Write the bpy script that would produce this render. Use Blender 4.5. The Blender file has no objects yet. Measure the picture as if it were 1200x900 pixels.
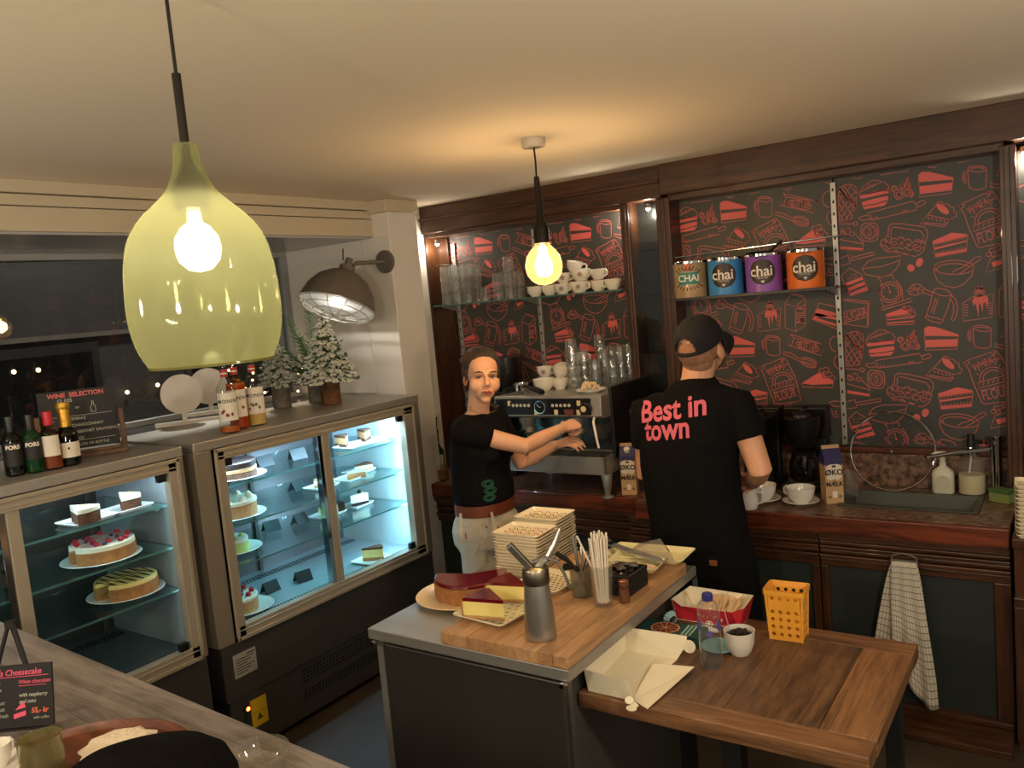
import bpy, bmesh, math, random
from mathutils import Vector, Matrix, Quaternion, noise
from mathutils.bvhtree import BVHTree
random.seed(7)
PI = math.pi
C = bpy.context.scene.collection
SC = bpy.context.scene

# ---------------------------------------------------------------- camera
cd = bpy.data.cameras.new('camera'); cam = bpy.data.objects.new('camera', cd); C.objects.link(cam)
cd.sensor_fit = 'HORIZONTAL'; cd.sensor_width = 36; cd.lens = 29.07; cd.clip_start = .03
def cam_axes(yaw, pit, rol):
    f = Vector((math.sin(yaw)*math.cos(pit), math.cos(yaw)*math.cos(pit), -math.sin(pit)))
    r = Vector((math.cos(yaw), -math.sin(yaw), 0)); u = r.cross(f)
    c, s = math.cos(rol), math.sin(rol)
    return c*r+s*u, -s*r+c*u, f
_r, _u, _f = cam_axes(math.radians(-34.960), math.radians(5.854), math.radians(-5.144))
cam.matrix_world = Matrix(((_r.x, _u.x, -_f.x, 0), (_r.y, _u.y, -_f.y, 0), (_r.z, _u.z, -_f.z, 2.0), (0, 0, 0, 1)))
SC.camera = cam

# ---------------------------------------------------------------- world, lights, exposure
w = bpy.data.worlds.new('world'); SC.world = w; w.use_nodes = True
w.node_tree.nodes['Background'].inputs[0].default_value = (1.0, .90, .76, 1)
w.node_tree.nodes['Background'].inputs[1].default_value = .26
SC.view_settings.view_transform = 'Standard'; SC.view_settings.look = 'None'
SC.view_settings.exposure = 0.33; SC.view_settings.gamma = 1.0; SC.view_settings.use_curve_mapping = False

def lamp(name, kind, loc, power, col, size=.05, rot=None, **kw):
    d = bpy.data.lights.new(name, kind); d.energy = power; d.color = col
    if kind == 'AREA':
        d.shape = 'RECTANGLE'; d.size = size[0]; d.size_y = size[1]
    else: d.shadow_soft_size = size
    for k, v in kw.items(): setattr(d, k, v)
    o = bpy.data.objects.new(name, d); C.objects.link(o); o.location = loc
    if rot: o.rotation_euler = rot
    return o
WARM = (1.0, .85, .66); COOL = (.72, .92, 1.0)
# bulbs of the cafe's other hanging lamps, behind and beside the camera
lamp('cafe_bulb', 'POINT', (.45, 1.3, 1.95), 40, WARM, .09)
lamp('cafe_bulb', 'POINT', (.95, 2.9, 1.9), 6, WARM, .09)
lamp('cafe_bulb', 'POINT', (-.9, -.6, 2.05), 46, WARM, .09)
lamp('cafe_bulb', 'POINT', (.9, -.3, 2.0), 30, WARM, .09)
lamp('cafe_bulb', 'POINT', (-2.7, -.3, 2.1), 34, WARM, .09)

lamp('facade_fill', 'POINT', (-6.6, 4.6, 4.4), 300, (1, .9, .78), .2)  # added fill that brightens the shop front; no such lamp is seen
# ---------------------------------------------------------------- materials
def lin(c):
    return tuple(((x/255)/12.92 if x/255 <= .04045 else ((x/255+.055)/1.055)**2.4) for x in c)
M_ = {}
def mat(name, col, rough=.5, metal=0., var=0., scale=6., bump=0., bscale=40., stretch=(1, 1, 1), spec=.5, coat=0., sss=0., col2=None, trans=0., sheen=0., coord='Object'):
    if name in M_: return M_[name]
    m = bpy.data.materials.new(name); m.use_nodes = True; nt = m.node_tree; n = nt.nodes; L = nt.links
    b = n['Principled BSDF']; c = lin(col)
    b.inputs['Base Color'].default_value = (*c, 1); b.inputs['Roughness'].default_value = rough
    b.inputs['Metallic'].default_value = metal; b.inputs['Specular IOR Level'].default_value = spec
    b.inputs['Coat Weight'].default_value = coat; b.inputs['Coat Roughness'].default_value = .12
    b.inputs['Sheen Weight'].default_value = sheen
    b.inputs['Subsurface Weight'].default_value = sss
    if sss: b.inputs['Subsurface Radius'].default_value = (.012, .005, .003)
    b.inputs['Transmission Weight'].default_value = trans
    if var or col2 or bump:
        tc = n.new('ShaderNodeTexCoord'); mp = n.new('ShaderNodeMapping'); mp.inputs['Scale'].default_value = stretch
        L.new(tc.outputs[coord], mp.inputs[0])
        if var or col2:
            t = n.new('ShaderNodeTexNoise'); t.inputs['Scale'].default_value = scale; t.inputs['Detail'].default_value = 6
            t.inputs['Roughness'].default_value = .62
            L.new(mp.outputs[0], t.inputs[0]); r = n.new('ShaderNodeValToRGB')
            r.color_ramp.elements[0].position = .34; r.color_ramp.elements[1].position = .66
            if col2: a, z = lin(col2), c
            else: a, z = tuple(x*(1-var) for x in c), tuple(min(1, x*(1+var)) for x in c)
            r.color_ramp.elements[0].color = (*a, 1); r.color_ramp.elements[1].color = (*z, 1)
            L.new(t.outputs[0], r.inputs[0]); L.new(r.outputs[0], b.inputs['Base Color'])
        if bump:
            t2 = n.new('ShaderNodeTexNoise'); t2.inputs['Scale'].default_value = bscale; t2.inputs['Detail'].default_value = 4
            L.new(mp.outputs[0], t2.inputs[0]); bp = n.new('ShaderNodeBump'); bp.inputs['Strength'].default_value = bump
            bp.inputs['Distance'].default_value = .01
            L.new(t2.outputs[0], bp.inputs['Height']); L.new(bp.outputs[0], b.inputs['Normal'])
    M_[name] = m; return m
def wood(name, dark, light, axis=0, rough=.45, scale=3., ring=9., bump=.15, coat=0.):
    if name in M_: return M_[name]
    m = bpy.data.materials.new(name); m.use_nodes = True; nt = m.node_tree; n = nt.nodes; L = nt.links
    b = n['Principled BSDF']; b.inputs['Roughness'].default_value = rough; b.inputs['Coat Weight'].default_value = coat
    tc = n.new('ShaderNodeTexCoord'); oi = n.new('ShaderNodeObjectInfo'); ad = n.new('ShaderNodeVectorMath'); ad.operation = 'ADD'
    sc = n.new('ShaderNodeVectorMath'); sc.operation = 'SCALE'; sc.inputs['Scale'].default_value = 13.7
    cb = n.new('ShaderNodeCombineXYZ')
    for i in range(3): L.new(oi.outputs['Random'], cb.inputs[i])
    L.new(cb.outputs[0], sc.inputs[0]); L.new(tc.outputs['Object'], ad.inputs[0]); L.new(sc.outputs[0], ad.inputs[1])
    mp = n.new('ShaderNodeMapping'); s = [ring]*3; s[axis] = ring*.09; mp.inputs['Scale'].default_value = s
    L.new(ad.outputs[0], mp.inputs[0])
    t = n.new('ShaderNodeTexNoise'); t.inputs['Scale'].default_value = scale; t.inputs['Detail'].default_value = 7; t.inputs['Distortion'].default_value = 1.3
    t.inputs['Roughness'].default_value = .6
    L.new(mp.outputs[0], t.inputs[0])
    mp2 = n.new('ShaderNodeMapping'); s2 = [60]*3; s2[axis] = 3; mp2.inputs['Scale'].default_value = s2
    L.new(ad.outputs[0], mp2.inputs[0]); t2 = n.new('ShaderNodeTexNoise'); t2.inputs['Scale'].default_value = 4; t2.inputs['Detail'].default_value = 3
    L.new(mp2.outputs[0], t2.inputs[0])
    mx = n.new('ShaderNodeMath'); mx.operation = 'MULTIPLY_ADD'; mx.inputs[1].default_value = .45
    L.new(t2.outputs[0], mx.inputs[0]); L.new(t.outputs[0], mx.inputs[2])
    r = n.new('ShaderNodeValToRGB'); r.color_ramp.elements[0].position = .5; r.color_ramp.elements[1].position = .92
    r.color_ramp.elements[0].color = (*lin(dark), 1); r.color_ramp.elements[1].color = (*lin(light), 1)
    L.new(mx.outputs[0], r.inputs[0]); L.new(r.outputs[0], b.inputs['Base Color'])
    bp = n.new('ShaderNodeBump'); bp.inputs['Strength'].default_value = bump; bp.inputs['Distance'].default_value = .004
    L.new(mx.outputs[0], bp.inputs['Height']); L.new(bp.outputs[0], b.inputs['Normal'])
    M_[name] = m; return m
def glass(name, tint=(1, 1, 1), rough=.02, refl=1.0, frost=0., frostcol=(1, 1, 1), ior=1.45, edge=0.):
    """thin glass wall: transparent + fresnel gloss (+ a little milkiness and a painted bright rim)"""
    if name in M_: return M_[name]
    m = bpy.data.materials.new(name); m.use_nodes = True; nt = m.node_tree; n = nt.nodes; L = nt.links
    n.remove(n['Principled BSDF']); out = n['Material Output']
    tr = n.new('ShaderNodeBsdfTransparent'); tr.inputs[0].default_value = (*tint, 1)
    gl = n.new('ShaderNodeBsdfGlossy'); gl.inputs['Roughness'].default_value = rough
    fr = n.new('ShaderNodeLayerWeight'); fr.inputs['Blend'].default_value = .5
    pw = n.new('ShaderNodeMath'); pw.operation = 'POWER'; pw.inputs[1].default_value = 4.; L.new(fr.outputs['Facing'], pw.inputs[0])
    mu = n.new('ShaderNodeMath'); mu.operation = 'MULTIPLY_ADD'; mu.use_clamp = True; mu.inputs[1].default_value = .62*min(1.3, refl)
    mu.inputs[2].default_value = ((ior-1)/(ior+1))**2*refl; L.new(pw.outputs[0], mu.inputs[0])
    base = tr.outputs[0]
    if frost:
        df = n.new('ShaderNodeBsdfTranslucent'); df.inputs[0].default_value = (*frostcol, 1)
        d2 = n.new('ShaderNodeBsdfDiffuse'); d2.inputs[0].default_value = (*frostcol, 1)
        m2 = n.new('ShaderNodeMixShader'); L.new(df.outputs[0], m2.inputs[1]); L.new(d2.outputs[0], m2.inputs[2])
        m3 = n.new('ShaderNodeMixShader'); m3.inputs[0].default_value = frost
        if edge:  # pale rim colour mixed in at grazing view to imitate bright highlights
            em = n.new('ShaderNodeMath'); em.operation = 'MULTIPLY_ADD'; em.inputs[1].default_value = edge; em.inputs[2].default_value = frost; L.new(pw.outputs[0], em.inputs[0]); L.new(em.outputs[0], m3.inputs[0])
        L.new(tr.outputs[0], m3.inputs[1]); L.new(m2.outputs[0], m3.inputs[2]); base = m3.outputs[0]
    mx = n.new('ShaderNodeMixShader'); L.new(mu.outputs[0], mx.inputs[0]); L.new(base, mx.inputs[1]); L.new(gl.outputs[0], mx.inputs[2])
    L.new(mx.outputs[0], out.inputs[0]); M_[name] = m; return m
def emit(name, col, st):
    if name in M_: return M_[name]
    m = bpy.data.materials.new(name); m.use_nodes = True; b = m.node_tree.nodes['Principled BSDF']
    b.inputs['Base Color'].default_value = (*col, 1); b.inputs['Emission Color'].default_value = (*col, 1); b.inputs['Emission Strength'].default_value = st
    M_[name] = m; return m

# ---------------------------------------------------------------- mesh builder
class B:
    def __init__(s): s.v = []; s.f = []; s.sm = []; s.mi = []; s.cur = 0
    def add(s, vs, fs, smooth=False, M=None):
        o = len(s.v)
        s.v += [tuple(M @ Vector(v)) if M is not None else tuple(v) for v in vs]
        s.f += [tuple(i+o for i in f) for f in fs]; s.sm += [smooth]*len(fs); s.mi += [s.cur]*len(fs); return s
    def box(s, c, d, rz=0., M=None):
        x, y, z = d[0]/2, d[1]/2, d[2]/2; T = Matrix.Translation(c) @ Matrix.Rotation(rz, 4, 'Z')
        if M is not None: T = M @ T
        vs = [(a*x, b*y, e*z) for a in (-1, 1) for b in (-1, 1) for e in (-1, 1)]
        return s.add(vs, [(0, 1, 3, 2), (4, 6, 7, 5), (0, 4, 5, 1), (2, 3, 7, 6), (0, 2, 6, 4), (1, 5, 7, 3)], False, T)
    def bx(s, x0, x1, y0, y1, z0, z1):
        return s.box(((x0+x1)/2, (y0+y1)/2, (z0+z1)/2), (abs(x1-x0), abs(y1-y0), abs(z1-z0)))
    def lathe(s, prof, c=(0, 0, 0), n=24, M=None, smooth=True, a0=0., a1=2*PI):
        vs = []; fs = []; full = abs(a1-a0-2*PI) < 1e-6; k = n if full else n+1
        for r, z in prof:
            for i in range(k):
                a = a0+(a1-a0)*i/n; vs.append((c[0]+r*math.cos(a), c[1]+r*math.sin(a), c[2]+z))
        for j in range(len(prof)-1):
            for i in range(n):
                a, b = j*k+i, j*k+(i+1) % k
                fs.append((a, b, b+k, a+k))
        if full:
            if prof[0][0] > 1e-5: fs.append(tuple(range(k-1, -1, -1))) if s.capb else None
            if prof[-1][0] > 1e-5: fs.append(tuple((len(prof)-1)*k+i for i in range(k))) if s.capt else None
        return s.add(vs, fs, smooth, M)
    capb = True; capt = True
    def shell(s, prof, **kw):
        """open vessel: profile goes up the outside and down the inside"""
        return s.lathe(prof, **kw)
    def tube(s, pts, r, n=8, caps=True, smooth=True, M=None, flat=1.0, up=None):
        P = [Vector(p) for p in pts]; R = r if isinstance(r, (list, tuple)) else [r]*len(P)
        vs = []; fs = []; u = None
        for i, p in enumerate(P):
            t = (P[min(i+1, len(P)-1)]-P[max(i-1, 0)]).normalized()
            if u is None:
                ref = Vector(up) if up else (Vector((0, 0, 1)) if abs(t.z) < .9 else Vector((1, 0, 0)))
                u = (ref-t*ref.dot(t)).normalized()
            else: u = (u-t*u.dot(t)).normalized()
            b = t.cross(u)
            for k in range(n):
                a = 2*PI*k/n; vs.append(p+u*(R[i]*flat*math.cos(a))+b*(R[i]*math.sin(a)))
        for i in range(len(P)-1):
            for k in range(n):
                a, b2 = i*n+k, i*n+(k+1) % n; fs.append((a, b2, b2+n, a+n))
        if caps: fs.append(tuple(range(n-1, -1, -1))); fs.append(tuple((len(P)-1)*n+k for k in range(n)))
        return s.add(vs, fs, smooth, M)
    def cap_tube(s, pts, R, n=12):
        """tapered limb with rounded ends"""
        P = [Vector(p) for p in pts]; R = list(R)
        t0 = (P[0]-P[1]).normalized(); t1 = (P[-1]-P[-2]).normalized()
        pre = [(P[0]+t0*(R[0]*math.sin(a)), R[0]*math.cos(a)) for a in (1.45, 1.1, .7, .35)]
        post = [(P[-1]+t1*(R[-1]*math.sin(a)), R[-1]*math.cos(a)) for a in (.35, .7, 1.1, 1.45)]
        q = pre+list(zip(P, R))+post
        return s.tube([a for a, _ in q], [b for _, b in q], n)
    def loft(s, rings, caps=True, smooth=True, M=None):
        n = len(rings[0]); vs = [p for r in rings for p in r]; fs = []
        for j in range(len(rings)-1):
            for i in range(n):
                a, b = j*n+i, j*n+(i+1) % n; fs.append((a, b, b+n, a+n))
        if caps: fs.append(tuple(range(n-1, -1, -1))); fs.append(tuple((len(rings)-1)*n+i for i in range(n)))
        return s.add(vs, fs, smooth, M)
    def prism(s, poly, z0, z1, M=None, smooth=False):
        n = len(poly); vs = [(x, y, z0) for x, y in poly]+[(x, y, z1) for x, y in poly]
        fs = [tuple(range(n-1, -1, -1)), tuple(range(n, 2*n))]+[(i, (i+1) % n, (i+1) % n+n, i+n) for i in range(n)]
        return s.add(vs, fs, smooth, M)
    def ball(s, c, r, n=14, m=9, M=None):
        if not isinstance(r, (list, tuple)): r = (r, r, r)
        vs = [(c[0], c[1], c[2]-r[2])]; fs = []
        for j in range(1, m):
            t = -PI/2+PI*j/m
            for i in range(n):
                a = 2*PI*i/n; vs.append((c[0]+r[0]*math.cos(t)*math.cos(a), c[1]+r[1]*math.cos(t)*math.sin(a), c[2]+r[2]*math.sin(t)))
        vs.append((c[0], c[1], c[2]+r[2])); top = len(vs)-1
        for i in range(n): fs.append((0, 1+(i+1) % n, 1+i)); fs.append((top, 1+(m-2)*n+i, 1+(m-2)*n+(i+1) % n))
        for j in range(m-2):
            for i in range(n):
                a, b = 1+j*n+i, 1+j*n+(i+1) % n; fs.append((a, b, b+n, a+n))
        return s.add(vs, fs, True, M)
    def quad(s, a, b, c, d): return s.add([a, b, c, d], [(0, 1, 2, 3)])
    def mesh(s, name, sharp=.6):
        me = bpy.data.meshes.new(name); me.from_pydata(s.v, [], s.f)
        me.polygons.foreach_set('use_smooth', s.sm); me.polygons.foreach_set('material_index', s.mi)
        me.update()
        if any(s.sm): me.set_sharp_from_angle(angle=sharp)
        return me
    def done(s, name, m, parent=None, loc=None, bevel=0., seg=2, sub=0, solid=0., rz=0.):
        o = bpy.data.objects.new(name, s.mesh(name)); C.objects.link(o)
        for q in (m if isinstance(m, (list, tuple)) else [m]): o.data.materials.append(q)
        if parent: o.parent = parent
        if loc: o.location = loc
        if rz: o.rotation_euler.z = rz
        if solid:
            k = o.modifiers.new('solid', 'SOLIDIFY'); k.thickness = solid; k.offset = 0
        if bevel:
            k = o.modifiers.new('bevel', 'BEVEL'); k.width = bevel; k.segments = seg; k.limit_method = 'ANGLE'; k.angle_limit = .7
            k.harden_normals = False
        if sub:
            k = o.modifiers.new('sub', 'SUBSURF'); k.levels = sub; k.render_levels = sub
        return o
def thing(name, label, cat, loc=(0, 0, 0), rz=0., group=None):
    o = bpy.data.objects.new(name, None); C.objects.link(o); o.location = loc; o.rotation_euler = (0, 0, rz); o.empty_display_size = .05
    return tag(o, label, cat, group)
def tag(o, label, cat, group=None):
    o['label'] = label; o['category'] = cat
    if group: o['group'] = group
    return o
def struct(o): o['kind'] = 'structure'; return o
ORD = ['topmost', 'second from the top', 'third from the top', 'fourth from the top', 'fifth from the top', 'sixth from the top', 'seventh from the top', 'eighth from the top', 'ninth from the top', 'tenth from the top', 'eleventh from the top', 'twelfth from the top', 'thirteenth from the top', 'fourteenth from the top', 'lowest']
def holder(name, loc=(0, 0, 0)):
    o = bpy.data.objects.new(name, None); C.objects.link(o); o.location = loc; o.empty_display_size = .05
    return struct(o)
def copy_tree(o, parent=None, loc=None, rz=None, label=None, rot=None):
    c = o.copy(); C.objects.link(c)
    if parent: c.parent = parent
    if loc is not None: c.location = loc
    if rz is not None: c.rotation_euler = (0, 0, rz)
    if rot is not None: c.rotation_euler = rot
    if label: c['label'] = label
    for ch in list(o.children): copy_tree(ch, c)
    return c
def text_mesh(s, size, bold=0., align='CENTER', spacing=1., shear=0., line=1.):
    cu = bpy.data.curves.new('lettering', 'FONT'); cu.body = s; cu.size = size; cu.align_x = align; cu.align_y = 'CENTER'
    cu.offset = bold; cu.space_character = spacing; cu.shear = shear; cu.space_line = line; cu.resolution_u = 3
    o = bpy.data.objects.new('lettering', cu); C.objects.link(o); bpy.context.view_layer.update()
    me = bpy.data.meshes.new_from_object(o.evaluated_get(bpy.context.evaluated_depsgraph_get()))
    bpy.data.objects.remove(o); bpy.data.curves.remove(cu)
    me.name = 'lettering'; return me
def lettering(s, size, m, parent, M, bold=0., align='CENTER', warp=None, name='lettering', **kw):
    """flat print: text mesh in its XY plane mapped by M (and warp) onto a surface"""
    me = text_mesh(s, size, bold, align, **kw)
    if warp:
        for v in me.vertices: v.co = warp(v.co)
    else: me.transform(M)
    o = bpy.data.objects.new(name, me); C.objects.link(o); me.materials.clear(); me.materials.append(m)
    if parent: o.parent = parent
    return o
def facing(loc, ang=0., tilt=0.):
    """matrix: text plane upright, read by someone looking along +Y turned by ang; tilt leans back"""
    return Matrix.Translation(loc) @ Matrix.Rotation(ang, 4, 'Z') @ Matrix.Rotation(PI/2-tilt, 4, 'X')
def wrap_cyl(r, z, a0, k=1.0):
    """print wrapped on a cylinder of radius r about the local axis, centred on angle a0"""
    return lambda p: Vector((r*math.cos(a0+p.x/r), r*math.sin(a0+p.x/r), z+p.y))
def rrect(x, y, r, n=4):
    out = []
    for cx, cy, a in ((x/2-r, y/2-r, 0), (-x/2+r, y/2-r, PI/2), (-x/2+r, -y/2+r, PI), (x/2-r, -y/2+r, 1.5*PI)):
        for i in range(n+1): t = a+PI/2*i/n; out.append((cx+r*math.cos(t), cy+r*math.sin(t)))
    return out
def circ(r, n=16, c=(0, 0)): return [(c[0]+r*math.cos(2*PI*i/n), c[1]+r*math.sin(2*PI*i/n)) for i in range(n)]
def holed(bm, w, h, nx, nz, hr, M, ns=10, hole=True, margin=None):
    """w x h wall in local XZ with a grid of round holes; margins solid"""
    cw, chh = w/nx, h/nz
    for i in range(nx):
        for j in range(nz):
            cx, cz = -w/2+cw*(i+.5), chh*(j+.5); vs = []; fs = []
            for k in range(ns):
                a = 2*PI*(k+.5)/ns; ca, sa = math.cos(a), math.sin(a); t = min(cw/2/max(abs(ca), 1e-6), chh/2/max(abs(sa), 1e-6))
                vs.append((cx+t*ca, 0, cz+t*sa))
            cor = []
            for k in range(ns):
                a = 2*PI*(k+.5)/ns; vs.append((cx+hr*math.cos(a), 0, cz+hr*math.sin(a)))
            for k in range(ns): fs.append((k, (k+1) % ns, ns+(k+1) % ns, ns+k))
            # corner fillers
            for sx, sz in ((1, 1), (-1, 1), (-1, -1), (1, -1)):
                vs.append((cx+sx*cw/2, 0, cz+sz*chh/2)); ci = len(vs)-1
                a = math.atan2(sz*chh, sx*cw) % (2*PI); k = int((a/(2*PI)*ns-.5) // 1) % ns
                fs.append((k, ci, (k+1) % ns))
            if not hole: fs.append(tuple(ns+k for k in range(ns)))
            bm.add(vs, fs, False, M)
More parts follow.
